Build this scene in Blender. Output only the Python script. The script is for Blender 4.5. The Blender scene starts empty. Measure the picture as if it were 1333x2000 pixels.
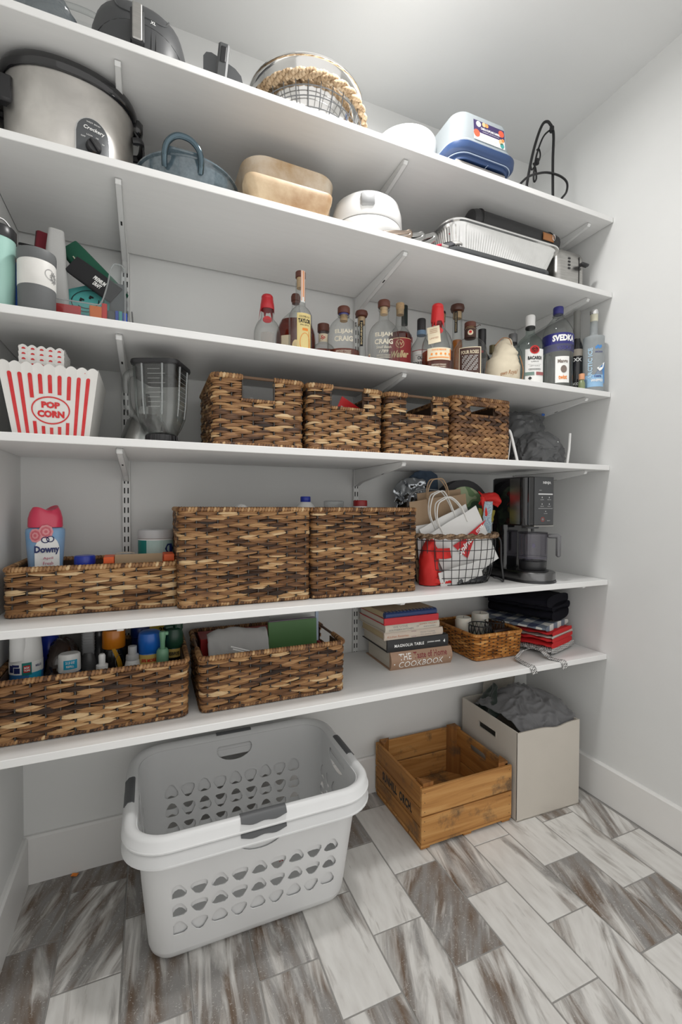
import bpy, math, random
from mathutils import Vector, Matrix, noise, geometry
PI = math.pi
random.seed(7)
SC = bpy.context.scene
COL = SC.collection

# ---------------------------------------------------------------- camera
W_PX = 1333.0
cam_d = bpy.data.cameras.new('camera')
cam = bpy.data.objects.new('camera', cam_d)
COL.objects.link(cam)
YAW, PITCH, ROLL, FPX = 0.3988, 0.0182, 0.0041, 889.72
cam.location = (0.0, -1.6356, 1.1548)
_f = Vector((math.sin(YAW) * math.cos(PITCH), math.cos(YAW) * math.cos(PITCH), -math.sin(PITCH)))
_r = Vector((math.cos(YAW), -math.sin(YAW), 0))
_u = _r.cross(_f)
_r2 = _r * math.cos(ROLL) + _u * math.sin(ROLL)
_u2 = _u * math.cos(ROLL) - _r * math.sin(ROLL)
_m = Matrix((_r2, _u2, -_f)).transposed()
cam.rotation_euler = _m.to_euler()
cam_d.sensor_fit = 'HORIZONTAL'
cam_d.sensor_width = 24.0
cam_d.lens = FPX * 24.0 / W_PX
cam_d.shift_y = 4.35 / W_PX
cam_d.clip_start = 0.02
SC.camera = cam

# ---------------------------------------------------------------- light
SC.view_settings.view_transform = 'Standard'
SC.view_settings.look = 'None'
SC.view_settings.gamma = 1.0
SC.view_settings.use_curve_mapping = False
SC.view_settings.exposure = 0.0
SC.cycles.transparent_max_bounces = 48      # many clear bottles stand one behind another
world = bpy.data.worlds.new('room_beyond')
SC.world = world
world.use_nodes = True
_bg = world.node_tree.nodes['Background']
_bg.inputs['Color'].default_value = (1.0, 0.985, 0.96, 1)
_bg.inputs['Strength'].default_value = 1.16          # soft light of the room the closet opens to
LAMP_XY = (0.65, -0.62)
lamp_d = bpy.data.lights.new('ceiling_lamp', 'AREA')
lamp_d.shape = 'DISK'; lamp_d.size = 0.20
lamp_d.energy = 14.0
lamp_d.color = (1.0, 0.985, 0.965)
lamp = bpy.data.objects.new('ceiling_lamp', lamp_d)
lamp.location = (LAMP_XY[0], LAMP_XY[1], 2.672)
COL.objects.link(lamp)
glow_d = bpy.data.lights.new('ceiling_lamp_glow', 'POINT')   # the sideways spill of the same fitting
glow_d.energy = 1.5; glow_d.color = lamp_d.color; glow_d.shadow_soft_size = 0.06
glow = bpy.data.objects.new('ceiling_lamp_glow', glow_d)
glow.location = (LAMP_XY[0], LAMP_XY[1], 2.57)
COL.objects.link(glow)

# ---------------------------------------------------------------- room numbers (metres)
XL, XR, HC = -0.3556, 1.6479, 2.74
YF = -1.42                      # the closet is open to the next room here
SH = [2.2667, 1.9808, 1.5990, 1.3166, 0.8714, 0.5799]   # tops of the six shelves
SD, ST = 0.4098, 0.0194         # shelf depth, thickness
SX = [-0.0678, 0.7488, 1.5621]  # slotted standards

# ---------------------------------------------------------------- mesh helpers
class MB:
    def __init__(s):
        s.v = []; s.f = []; s.mi = []; s.t = []
    def add(s, vs, fs, mi=0, tone=None, T=None):
        b = len(s.v)
        if T is not None:
            vs = [T @ Vector(p) for p in vs]
        s.v.extend([tuple(p) for p in vs])
        s.f.extend([tuple(b + i for i in f) for f in fs])
        s.mi.extend([mi] * len(fs))
        if tone is None: s.t.extend([0.5] * len(vs))
        elif isinstance(tone, (int, float)): s.t.extend([tone] * len(vs))
        else: s.t.extend(tone)
        return s

def mesh(name, mb, mats, smooth=40.0):
    me = bpy.data.meshes.new(name)
    me.from_pydata(mb.v, [], mb.f)
    for m in (mats if isinstance(mats, (list, tuple)) else [mats]):
        me.materials.append(m)
    if any(mb.mi):
        me.polygons.foreach_set('material_index', mb.mi)
    if any(x != 0.5 for x in mb.t):
        a = me.attributes.new('tone', 'FLOAT', 'POINT')
        a.data.foreach_set('value', mb.t)
    if smooth:
        me.polygons.foreach_set('use_smooth', [True] * len(me.polygons))
        me.set_sharp_from_angle(angle=math.radians(smooth))
    me.update()
    return me

def obj(name, mb, mats, parent=None, smooth=40.0, loc=None, rot=None, kind=None):
    o = bpy.data.objects.new(name, mb if isinstance(mb, bpy.types.Mesh) else mesh(name, mb, mats, smooth))
    COL.objects.link(o)
    if parent is not None: o.parent = parent
    if loc is not None: o.location = loc
    if rot is not None: o.rotation_euler = rot
    if kind: o['kind'] = kind
    return o

def tag(o, label, cat, group=None):
    o['label'] = label; o['category'] = cat
    if group: o['group'] = group
    return o

def thing(name, label, cat, loc=(0, 0, 0), rotz=0.0, group=None, rot=None):
    o = bpy.data.objects.new(name, None)
    o.empty_display_size = 0.02
    COL.objects.link(o)
    o.location = loc
    o.rotation_euler = rot if rot else (0, 0, rotz)
    return tag(o, label, cat, group)

def struct(name, mb, mat, smooth=None):
    o = obj(name, mb, mat, None, smooth); o['kind'] = 'structure'
    return o

def dup(root, loc=None, rotz=None, label=None):
    r = root.copy(); COL.objects.link(r)
    if loc is not None: r.location = loc
    if rotz is not None: r.rotation_euler = (0, 0, rotz)
    if label: r['label'] = label
    for c in list(root.children):
        d = c.copy(); COL.objects.link(d); d.parent = r
        for g in list(c.children):
            e = g.copy(); COL.objects.link(e); e.parent = d
    return r

def T3(loc=(0, 0, 0), rx=0, ry=0, rz=0):
    return Matrix.Translation(loc) @ Matrix.Rotation(rz, 4, 'Z') @ Matrix.Rotation(ry, 4, 'Y') @ Matrix.Rotation(rx, 4, 'X')

def box(mb, x0, x1, y0, y1, z0, z1, c=0.0, mi=0, T=None, tone=None):
    if c <= 0:
        vs = [(x, y, z) for x in (x0, x1) for y in (y0, y1) for z in (z0, z1)]
        fs = [(0, 1, 3, 2), (4, 6, 7, 5), (0, 4, 5, 1), (2, 3, 7, 6), (0, 2, 6, 4), (1, 5, 7, 3)]
        return mb.add(vs, fs, mi, tone, T)
    c = min(c, (x1 - x0) * .49, (y1 - y0) * .49, (z1 - z0) * .49)
    X, Y, Z = (x0, x1), (y0, y1), (z0, z1)
    vs = []; ix = {}
    for i in (0, 1):
        for j in (0, 1):
            for k in (0, 1):
                sx, sy, sz = (1, -1)[i], (1, -1)[j], (1, -1)[k]
                for a in range(3):
                    p = [X[i] + sx * c, Y[j] + sy * c, Z[k] + sz * c]
                    p[a] = (X[i], Y[j], Z[k])[a]
                    ix[i, j, k, a] = len(vs); vs.append(p)
    g = lambda i, j, k, a: ix[i, j, k, a]
    fs = []
    for e in (0, 1):
        q = [g(e, 0, 0, 0), g(e, 1, 0, 0), g(e, 1, 1, 0), g(e, 0, 1, 0)]; fs.append(q if e else q[::-1])
        q = [g(0, e, 0, 1), g(0, e, 1, 1), g(1, e, 1, 1), g(1, e, 0, 1)]; fs.append(q if e else q[::-1])
        q = [g(0, 0, e, 2), g(1, 0, e, 2), g(1, 1, e, 2), g(0, 1, e, 2)]; fs.append(q if e else q[::-1])
    for a in (0, 1):
        for b in (0, 1):
            fs.append((g(a, b, 0, 0), g(a, b, 1, 0), g(a, b, 1, 1), g(a, b, 0, 1)))
            fs.append((g(a, 0, b, 0), g(a, 1, b, 0), g(a, 1, b, 2), g(a, 0, b, 2)))
            fs.append((g(0, a, b, 1), g(1, a, b, 1), g(1, a, b, 2), g(0, a, b, 2)))
            for k in (0, 1):
                fs.append((g(a, b, k, 0), g(a, b, k, 1), g(a, b, k, 2)))
    cen = Vector(((x0 + x1) / 2, (y0 + y1) / 2, (z0 + z1) / 2))
    out = []
    for f in fs:
        p = [Vector(vs[i]) for i in f]
        n = (p[1] - p[0]).cross(p[2] - p[0])
        m = sum(p, Vector()) / len(p) - cen
        out.append(f if n.dot(m) > 0 else tuple(f)[::-1])
    return mb.add(vs, out, mi, tone, T)

def loft(mb, rings, c0=False, c1=False, mi=0, T=None, tone=None, closed=True):
    n = len(rings[0]); vs = [p for r in rings for p in r]; fs = []
    for a in range(len(rings) - 1):
        for i in range(n if closed else n - 1):
            j = (i + 1) % n
            fs.append((a * n + i, a * n + j, (a + 1) * n + j, (a + 1) * n + i))
    if c0: fs.append(tuple(range(n))[::-1])
    if c1: fs.append(tuple((len(rings) - 1) * n + i for i in range(n)))
    return mb.add(vs, fs, mi, tone, T)

def ring(z, rx, ry=None, n=28, p=2.0, cx=0.0, cy=0.0):
    """superellipse ring, p=2 round, larger p squarer"""
    ry = rx if ry is None else ry
    o = []
    for i in range(n):
        a = 2 * PI * i / n
        c, s = math.cos(a), math.sin(a)
        k = (abs(c) ** p + abs(s) ** p) ** (-1.0 / p)
        o.append((cx + rx * c * k, cy + ry * s * k, z))
    return o

def rrect(w, d, r, z=0.0, m=5, cx=0.0, cy=0.0):
    """rounded rectangle ring, counter-clockwise"""
    o = []
    r = min(r, w / 2 - 1e-5, d / 2 - 1e-5)
    for q, (sx, sy) in enumerate(((1, 1), (-1, 1), (-1, -1), (1, -1))):
        for i in range(m + 1):
            a = q * PI / 2 + (PI / 2) * i / m
            o.append((cx + sx * (w / 2 - r) + r * math.cos(a), cy + sy * (d / 2 - r) + r * math.sin(a), z))
    return o

def lathe(mb, prof, n=28, mi=0, T=None, c0=True, c1=True, tone=None, sy=1.0, p=2.0):
    return loft(mb, [ring(z, r, r * sy, n, p) for r, z in prof], c0, c1, mi, T, tone)

def tube(mb, pts, r, n=8, mi=0, T=None, closed=False, tone=None, caps=True, flat=1.0):
    P = [Vector(p) for p in pts]; m = len(P)
    R = r if isinstance(r, (list, tuple)) else [r] * m
    tan = []
    for i in range(m):
        a = P[(i - 1) % m] if (closed or i > 0) else P[i]
        b = P[(i + 1) % m] if (closed or i < m - 1) else P[i]
        t = (b - a)
        tan.append(t.normalized() if t.length > 1e-9 else Vector((0, 0, 1)))
    up = Vector((0, 0, 1)) if abs(tan[0].z) < .9 else Vector((1, 0, 0))
    nv = tan[0].cross(up).normalized()
    rings = []
    for i in range(m):
        nv = (nv - tan[i] * nv.dot(tan[i]))
        nv = nv.normalized() if nv.length > 1e-9 else tan[i].orthogonal().normalized()
        bv = tan[i].cross(nv)
        rings.append([P[i] + (nv * math.cos(2 * PI * k / n) + bv * (flat * math.sin(2 * PI * k / n))) * R[i] for k in range(n)])
    if closed: rings.append(rings[0])
    return loft(mb, rings, caps and not closed, caps and not closed, mi, T, tone)

def spline(pts, k=6, closed=False):
    P = [Vector(p) for p in pts]; n = len(P); o = []
    for i in range(n if closed else n - 1):
        p0 = P[(i - 1) % n] if (closed or i > 0) else P[0]
        p1 = P[i]; p2 = P[(i + 1) % n]
        p3 = P[(i + 2) % n] if (closed or i < n - 2) else P[n - 1]
        for j in range(k):
            t = j / k
            o.append(.5 * ((2 * p1) + (p2 - p0) * t + (2 * p0 - 5 * p1 + 4 * p2 - p3) * t * t + (3 * p1 - p0 - 3 * p2 + p3) * t ** 3))
    if not closed: o.append(P[-1])
    return o

def prism(mb, poly, h0, h1, mi=0, T=None, axis='Z', tone=None):
    """extrude a flat outline (list of (a,b)); axis Y puts the outline in the XZ plane"""
    n = len(poly)
    f3 = (lambda a, b, h: (a, b, h)) if axis == 'Z' else ((lambda a, b, h: (a, h, b)) if axis == 'Y' else (lambda a, b, h: (h, a, b)))
    vs = [f3(a, b, h0) for a, b in poly] + [f3(a, b, h1) for a, b in poly]
    fs = [tuple(range(n)), tuple(range(n, 2 * n))[::-1]] + [(i, i + n, (i + 1) % n + n, (i + 1) % n) for i in range(n)]
    area = sum(poly[i][0] * poly[(i + 1) % n][1] - poly[(i + 1) % n][0] * poly[i][1] for i in range(n))
    flip = (area > 0) == (h1 > h0)
    if axis == 'Y': flip = not flip
    if flip: fs = [f[::-1] for f in fs]
    return mb.add(vs, fs, mi, tone, T)

def sheet(mb, f, nu, nv, mi=0, T=None, tone=None):
    vs = [f(i / nu, j / nv) for j in range(nv + 1) for i in range(nu + 1)]
    fs = [(j * (nu + 1) + i, j * (nu + 1) + i + 1, (j + 1) * (nu + 1) + i + 1, (j + 1) * (nu + 1) + i) for j in range(nv) for i in range(nu)]
    return mb.add(vs, fs, mi, tone, T)

def patch(mb, r, z0, z1, a0, a1, n=10, off=0.0004, mi=0, sy=1.0):
    """curved label on a round body of radius r; angles from the front (-Y)"""
    R = r + off
    return sheet(mb, lambda u, v: (R * math.sin(a0 + (a1 - a0) * u), -R * sy * math.cos(a0 + (a1 - a0) * u), z0 + (z1 - z0) * v), n, 1, mi)

# ---------------------------------------------------------------- lettering
_txt = {}
def text_geo(s, bold=0.0, shear=0.0, space=1.0):
    k = (s, bold, shear, space)
    if k not in _txt:
        cu = bpy.data.curves.new('lettering', 'FONT')
        cu.body = s; cu.align_x = 'CENTER'; cu.align_y = 'CENTER'
        cu.offset = bold; cu.shear = shear; cu.space_character = space; cu.resolution_u = 2
        o = bpy.data.objects.new('lettering', cu); COL.objects.link(o)
        me = bpy.data.meshes.new_from_object(o.evaluated_get(bpy.context.evaluated_depsgraph_get()))
        vs = [tuple(v.co) for v in me.vertices]; fs = [tuple(p.vertices) for p in me.polygons]
        bpy.data.objects.remove(o); bpy.data.curves.remove(cu); bpy.data.meshes.remove(me)
        xs = [v[0] for v in vs]; ys = [v[1] for v in vs]
        cx, cy = (min(xs) + max(xs)) / 2, (min(ys) + max(ys)) / 2
        _txt[k] = ([(x - cx, y - cy) for x, y, _ in vs], fs, max(xs) - min(xs), max(ys) - min(ys))
    return _txt[k]

def write(mb, s, f, w=None, h=None, bold=0.0, shear=0.0, space=1.0, rot=0.0, mi=0):
    """f maps (u,v) in metres about the text's centre to 3-D; w or h fixes the size (both stretch)"""
    vs, fs, W0, H0 = text_geo(s, bold, shear, space)
    kx = w / W0 if w else h / H0
    ky = h / H0 if h else w / W0
    c, q = math.cos(rot), math.sin(rot)
    mb.add([f(x * kx * c - y * ky * q, x * kx * q + y * ky * c) for x, y in vs], fs, mi)

def on_cyl(r, z, a=0.0, off=0.0008, sy=1.0):
    return lambda u, v: ((r + off) * math.sin(a + u / r), -(r + off) * sy * math.cos(a + u / r), z + v)
def on_front(x, y, z, off=0.0006):
    return lambda u, v: (x + u, y - off, z + v)
def disc(mb, f, rx, ry=None, n=20, mi=0, inner=0.0):
    ry = ry or rx
    a = [f(rx * math.cos(2 * PI * i / n), ry * math.sin(2 * PI * i / n)) for i in range(n)]
    if inner:
        b = [f((rx - inner) * math.cos(2 * PI * i / n), (ry - inner) * math.sin(2 * PI * i / n)) for i in range(n)]
        mb.add(a + b, [(i, (i + 1) % n, (i + 1) % n + n, i + n) for i in range(n)], mi)
    else:
        mb.add(a, [tuple(range(n))], mi)
def quad(mb, f, u0, u1, v0, v1, n=1, mi=0):
    sheet(mb, lambda a, b: f(u0 + (u1 - u0) * a, v0 + (v1 - v0) * b), n, 1, mi)

# ---------------------------------------------------------------- materials
_mats = {}
def nt(name):
    m = bpy.data.materials.new(name); m.use_nodes = True
    t = m.node_tree
    return m, t, t.nodes['Principled BSDF']
def N(t, typ, **kw):
    n = t.nodes.new(typ)
    for k, v in kw.items():
        if k in n.inputs.keys(): n.inputs[k].default_value = v
        else: setattr(n, k, v)
    return n
def ramp(t, stops):
    r = t.nodes.new('ShaderNodeValToRGB'); e = r.color_ramp.elements
    while len(e) > 1: e.remove(e[-1])
    e[0].position = stops[0][0]; e[0].color = (*stops[0][1], 1)
    for p, c in stops[1:]:
        x = e.new(p); x.color = (*c, 1)
    return r
def mat(name, col, rough=0.5, metal=0.0, vary=0.0, vscale=30.0, bump=0.0, bscale=200.0, stretch=(1, 1, 1), spec=0.5, coat=0.0, dark=None, sheen=0.0, sub=0.0):
    """principled surface with grain: vary mixes towards dark by noise, bump adds relief"""
    if name in _mats: return _mats[name]
    m, t, b = nt(name)
    b.inputs['Base Color'].default_value = (*col, 1)
    b.inputs['Roughness'].default_value = rough
    b.inputs['Metallic'].default_value = metal
    b.inputs['Specular IOR Level'].default_value = spec
    b.inputs['Coat Weight'].default_value = coat
    b.inputs['Sheen Weight'].default_value = sheen
    if sub: b.inputs['Subsurface Weight'].default_value = sub; b.inputs['Subsurface Scale'].default_value = .01
    L = t.links.new
    tc = N(t, 'ShaderNodeTexCoord'); mp = N(t, 'ShaderNodeMapping'); mp.inputs['Scale'].default_value = stretch
    L(tc.outputs['Object'], mp.inputs['Vector'])
    nz = N(t, 'ShaderNodeTexNoise', Scale=vscale, Detail=5.0, Roughness=0.6)
    L(mp.outputs['Vector'], nz.inputs['Vector'])
    d = dark or tuple(c * .6 for c in col)
    r = ramp(t, [(0.35, col), (0.75, tuple(col[i] * (1 - max(vary, .02)) + d[i] * max(vary, .02) for i in range(3)))])
    L(nz.outputs['Fac'], r.inputs['Fac']); L(r.outputs['Color'], b.inputs['Base Color'])
    if bump:
        n2 = N(t, 'ShaderNodeTexNoise', Scale=bscale, Detail=3.0)
        L(mp.outputs['Vector'], n2.inputs['Vector'])
        bp = N(t, 'ShaderNodeBump', Strength=bump, Distance=0.002)
        L(n2.outputs['Fac'], bp.inputs['Height']); L(bp.outputs['Normal'], b.inputs['Normal'])
    _mats[name] = m
    return m

def glass(name, tint=(0.96, 0.97, 0.965), edge=(0.55, 0.58, 0.57), rough=0.03, gloss=0.5, body=0.0, bodycol=(.8, .8, .8)):
    """thin-walled glass or clear plastic: lets light straight through, darkens and mirrors towards its edges"""
    if name in _mats: return _mats[name]
    m, t, b = nt(name)
    out = t.nodes['Material Output']; L = t.links.new
    t.nodes.remove(b)
    tr = N(t, 'ShaderNodeBsdfTransparent'); gl = N(t, 'ShaderNodeBsdfGlossy', Roughness=rough)
    lw = N(t, 'ShaderNodeLayerWeight', Blend=0.35)
    r = ramp(t, [(0.0, tint), (0.55, tuple(.8 * a + .2 * c for a, c in zip(tint, edge))), (1.0, edge)])
    L(lw.outputs['Facing'], r.inputs['Fac']); L(r.outputs['Color'], tr.inputs['Color'])
    lf = N(t, 'ShaderNodeLayerWeight', Blend=0.5)
    pw = N(t, 'ShaderNodeMath', operation='POWER'); pw.inputs[1].default_value = 4.0; L(lf.outputs['Facing'], pw.inputs[0])
    mu = N(t, 'ShaderNodeMath', operation='MULTIPLY_ADD'); mu.inputs[1].default_value = gloss * .75; mu.inputs[2].default_value = gloss * .055
    L(pw.outputs[0], mu.inputs[0])
    cl = N(t, 'ShaderNodeClamp'); L(mu.outputs[0], cl.inputs['Value'])
    base = tr
    if body > 0:
        df = N(t, 'ShaderNodeBsdfDiffuse', Color=(*bodycol, 1)); tl = N(t, 'ShaderNodeBsdfTranslucent', Color=(*bodycol, 1))
        m2 = N(t, 'ShaderNodeMixShader', Fac=.4); L(df.outputs[0], m2.inputs[1]); L(tl.outputs[0], m2.inputs[2])
        m1 = N(t, 'ShaderNodeMixShader', Fac=body)
        L(tr.outputs[0], m1.inputs[1]); L(m2.outputs[0], m1.inputs[2]); base = m1
    mx = N(t, 'ShaderNodeMixShader')
    L(cl.outputs[0], mx.inputs['Fac']); L(base.outputs[0], mx.inputs[1]); L(gl.outputs[0], mx.inputs[2])
    L(mx.outputs[0], out.inputs['Surface'])
    _mats[name] = m
    return m

def tone_mat(name, stops, rough=0.55, bump=0.4, bscale=90.0, gloss=.4, grain=.35, gs=(60, 60, 60)):
    """fibre surface whose colour follows each strand's own 'tone' value plus fine grain"""
    if name in _mats: return _mats[name]
    m, t, b = nt(name); L = t.links.new
    at = N(t, 'ShaderNodeAttribute', attribute_name='tone')
    tc = N(t, 'ShaderNodeTexCoord'); mp = N(t, 'ShaderNodeMapping'); mp.inputs['Scale'].default_value = gs
    L(tc.outputs['Object'], mp.inputs['Vector'])
    nz = N(t, 'ShaderNodeTexNoise', Scale=1.0, Detail=4.0); L(mp.outputs['Vector'], nz.inputs['Vector'])
    ma = N(t, 'ShaderNodeMath', operation='MULTIPLY_ADD'); ma.inputs[1].default_value = grain; ma.inputs[2].default_value = -grain / 2
    L(nz.outputs['Fac'], ma.inputs[0])
    ad = N(t, 'ShaderNodeMath', operation='ADD'); L(at.outputs['Fac'], ad.inputs[0]); L(ma.outputs[0], ad.inputs[1])
    r = ramp(t, stops); L(ad.outputs[0], r.inputs['Fac']); L(r.outputs['Color'], b.inputs['Base Color'])
    b.inputs['Roughness'].default_value = rough; b.inputs['Specular IOR Level'].default_value = gloss
    bp = N(t, 'ShaderNodeBump', Strength=bump, Distance=0.0015)
    L(nz.outputs['Fac'], bp.inputs['Height']); L(bp.outputs['Normal'], b.inputs['Normal'])
    _mats[name] = m
    return m

def metal(name, col=(.6, .6, .6), rough=.25, smudge=.2, stretch=(1, 1, 1), scale=14.0):
    if name in _mats: return _mats[name]
    m, t, b = nt(name); L = t.links.new
    b.inputs['Metallic'].default_value = 1.0
    tc = N(t, 'ShaderNodeTexCoord'); mp = N(t, 'ShaderNodeMapping'); mp.inputs['Scale'].default_value = stretch
    L(tc.outputs['Object'], mp.inputs['Vector'])
    nz = N(t, 'ShaderNodeTexNoise', Scale=scale, Detail=6.0, Distortion=.6); L(mp.outputs['Vector'], nz.inputs['Vector'])
    r = ramp(t, [(.3, col), (.7, tuple(c * (1 - smudge) for c in col))]); L(nz.outputs['Fac'], r.inputs['Fac']); L(r.outputs['Color'], b.inputs['Base Color'])
    ma = N(t, 'ShaderNodeMath', operation='MULTIPLY_ADD'); ma.inputs[1].default_value = smudge; ma.inputs[2].default_value = rough - smudge / 2
    L(nz.outputs['Fac'], ma.inputs[0]); L(ma.outputs[0], b.inputs['Roughness'])
    _mats[name] = m
    return m

WALLP = mat('wall_paint', (.70, .705, .695), .6, vary=.08, vscale=4, bump=.06, bscale=350, spec=.25)
CEILP = mat('ceiling_paint', (.72, .725, .72), .7, vary=.05, vscale=3, bump=.08, bscale=260, spec=.2)
TRIMP = mat('trim_paint', (.74, .735, .72), .35, vary=.05, vscale=8, spec=.4)
SHELFP = mat('shelf_laminate', (.775, .775, .765), .38, vary=.07, vscale=9, stretch=(1, 8, 8), bump=.03, bscale=120, spec=.4)
STEELP = mat('white_steel', (.72, .725, .715), .4, vary=.04)
GROUT = mat('grout', (.30, .29, .275), .85, vary=.4, vscale=60, bump=.3, bscale=300)
SLOT = mat('dark_slot', (.012, .012, .012), .8)
WHITEPL = mat('white_plastic', (.75, .75, .735), .35, vary=.04)
BLACKPL = mat('black_plastic', (.018, .018, .02), .32, vary=.2)
GREYPL = mat('dark_grey_plastic', (.075, .078, .08), .38, vary=.15)
INKK = mat('black_ink', (.015, .015, .015), .6)
INKW = mat('white_ink', (.85, .85, .83), .5)
INKR = mat('red_ink', (.55, .012, .012), .5)
INKG = mat('grey_ink', (.25, .25, .25), .6)
# ---------------------------------------------------------------- room shell
def plate(x0, x1, y0, y1, z0, z1, c=0):
    return box(MB(), x0, x1, y0, y1, z0, z1, c)
struct('wall_back', plate(XL - .1, XR + .1, 0, .1, -.02, HC + .1), WALLP)
struct('wall_left', plate(XL - .1, XL, YF, 0, -.02, HC + .1), WALLP)
struct('wall_right', plate(XR, XR + .1, YF, 0, -.02, HC + .1), WALLP)
struct('ceiling', plate(XL - .1, XR + .1, YF, .1, HC, HC + .1), CEILP)
BBH, BBT = .1458, .0142
def base_prof(f, a0, a1):
    pr = [(0, 0), (BBT, 0), (BBT, BBH - .006), (BBT - .005, BBH), (0, BBH)]
    mb = MB(); n = len(pr)
    vs = [f(a0, d, z) for d, z in pr] + [f(a1, d, z) for d, z in pr]
    fs = [tuple(range(n)), tuple(range(n, 2 * n))[::-1]] + [(i, (i + 1) % n, (i + 1) % n + n, i + n) for i in range(n)]
    return mb.add(vs, fs)
struct('baseboard_back', base_prof(lambda s, d, z: (s, -d, z), XL, XR), TRIMP)
struct('baseboard_left', base_prof(lambda s, d, z: (XL + d, s, z), YF, -BBT), TRIMP)
struct('baseboard_right', base_prof(lambda s, d, z: (XR - d, s, z), YF, -BBT), TRIMP)

# ---------------------------------------------------------------- floor: every tile its own piece
def tile_mat():
    m, t, b = nt('veined_stone_tile'); L = t.links.new
    oi = N(t, 'ShaderNodeObjectInfo'); tc = N(t, 'ShaderNodeTexCoord')
    sep = N(t, 'ShaderNodeSeparateColor'); L(oi.outputs['Color'], sep.inputs['Color'])
    ang = N(t, 'ShaderNodeMath', operation='MULTIPLY_ADD'); ang.inputs[1].default_value = 3.0; ang.inputs[2].default_value = -1.5
    L(sep.outputs['Blue'], ang.inputs[0])
    off = N(t, 'ShaderNodeVectorMath', operation='SCALE'); L(oi.outputs['Color'], off.inputs[0]); off.inputs['Scale'].default_value = 0.0
    cmb = N(t, 'ShaderNodeCombineXYZ')
    sd = N(t, 'ShaderNodeMath', operation='MULTIPLY'); sd.inputs[1].default_value = 37.0; L(sep.outputs['Green'], sd.inputs[0])
    L(sd.outputs[0], cmb.inputs['X']); L(sd.outputs[0], cmb.inputs['Z'])
    rot = N(t, 'ShaderNodeVectorRotate', rotation_type='Z_AXIS'); L(tc.outputs['Object'], rot.inputs['Vector']); L(ang.outputs[0], rot.inputs['Angle'])
    st = N(t, 'ShaderNodeMapping'); st.inputs['Scale'].default_value = (26, 4.2, 1); L(rot.outputs['Vector'], st.inputs['Vector'])
    ad = N(t, 'ShaderNodeVectorMath', operation='ADD'); L(st.outputs['Vector'], ad.inputs[0]); L(cmb.outputs['Vector'], ad.inputs[1])
    v1 = N(t, 'ShaderNodeTexNoise', Scale=1.0, Detail=7.0, Roughness=.62, Distortion=.7); L(ad.outputs[0], v1.inputs['Vector'])
    s2 = N(t, 'ShaderNodeMapping'); s2.inputs['Scale'].default_value = (9, 2.2, 1); L(rot.outputs['Vector'], s2.inputs['Vector'])
    ad2 = N(t, 'ShaderNodeVectorMath', operation='ADD'); L(s2.outputs['Vector'], ad2.inputs[0]); L(cmb.outputs['Vector'], ad2.inputs[1])
    v2 = N(t, 'ShaderNodeTexNoise', Scale=1.0, Detail=2.0); L(ad2.outputs[0], v2.inputs['Vector'])
    # vein amount = strength * broad mask, plus streaks
    mr = N(t, 'ShaderNodeMapRange'); mr.inputs['From Min'].default_value = .66; mr.inputs['From Max'].default_value = .34; mr.inputs['To Min'].default_value = -.25; mr.inputs['To Max'].default_value = 1.0
    mr.clamp = False
    L(v2.outputs['Fac'], mr.inputs['Value'])
    sb = N(t, 'ShaderNodeMath', operation='MULTIPLY_ADD'); sb.inputs[1].default_value = 1.9; sb.inputs[2].default_value = -1.0; L(sep.outputs['Red'], sb.inputs[0])
    am = N(t, 'ShaderNodeMath', operation='ADD'); L(mr.outputs[0], am.inputs[0]); L(sb.outputs[0], am.inputs[1])
    sm = N(t, 'ShaderNodeMath', operation='MULTIPLY_ADD'); sm.inputs[1].default_value = 4.6; sm.inputs[2].default_value = -2.3; L(v1.outputs['Fac'], sm.inputs[0])
    am2 = N(t, 'ShaderNodeMath', operation='ADD'); L(am.outputs[0], am2.inputs[0]); L(sm.outputs[0], am2.inputs[1]); am2.use_clamp = True
    # colours
    br = N(t, 'ShaderNodeTexNoise', Scale=1.4, Detail=3.0); L(ad.outputs[0], br.inputs['Vector'])
    rc = ramp(t, [(.40, (.255, .245, .235)), (.52, (.21, .185, .165)), (.66, (.15, .105, .075))]); L(br.outputs['Fac'], rc.inputs['Fac'])
    wv = N(t, 'ShaderNodeTexNoise', Scale=5.0, Detail=6.0); L(ad2.outputs[0], wv.inputs['Vector'])
    wr = ramp(t, [(.35, (.66, .65, .625)), (.62, (.59, .575, .55)), (.75, (.47, .45, .425))]); L(wv.outputs['Fac'], wr.inputs['Fac'])
    mx = N(t, 'ShaderNodeMix', data_type='RGBA'); L(am2.outputs[0], mx.inputs['Factor']); L(wr.outputs['Color'], mx.inputs['A']); L(rc.outputs['Color'], mx.inputs['B'])
    # pale mineral flecks inside the veins
    fl = N(t, 'ShaderNodeTexNoise', Scale=130.0, Detail=4.0, Distortion=2.2); L(tc.outputs['Object'], fl.inputs['Vector'])
    fr = ramp(t, [(.62, (0, 0, 0)), (.67, (1, 1, 1))]); L(fl.outputs['Fac'], fr.inputs['Fac'])
    fm = N(t, 'ShaderNodeMath', operation='MULTIPLY'); L(fr.outputs['Color'], fm.inputs[0]); L(am2.outputs[0], fm.inputs[1])
    f2 = N(t, 'ShaderNodeMath', operation='MULTIPLY'); f2.inputs[1].default_value = .6; L(fm.outputs[0], f2.inputs[0])
    mx2 = N(t, 'ShaderNodeMix', data_type='RGBA'); L(f2.outputs[0], mx2.inputs['Factor']); L(mx.outputs['Result'], mx2.inputs['A']); mx2.inputs['B'].default_value = (.62, .60, .57, 1)
    L(mx2.outputs['Result'], b.inputs['Base Color'])
    b.inputs['Roughness'].default_value = .42; b.inputs['Specular IOR Level'].default_value = .35
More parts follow.
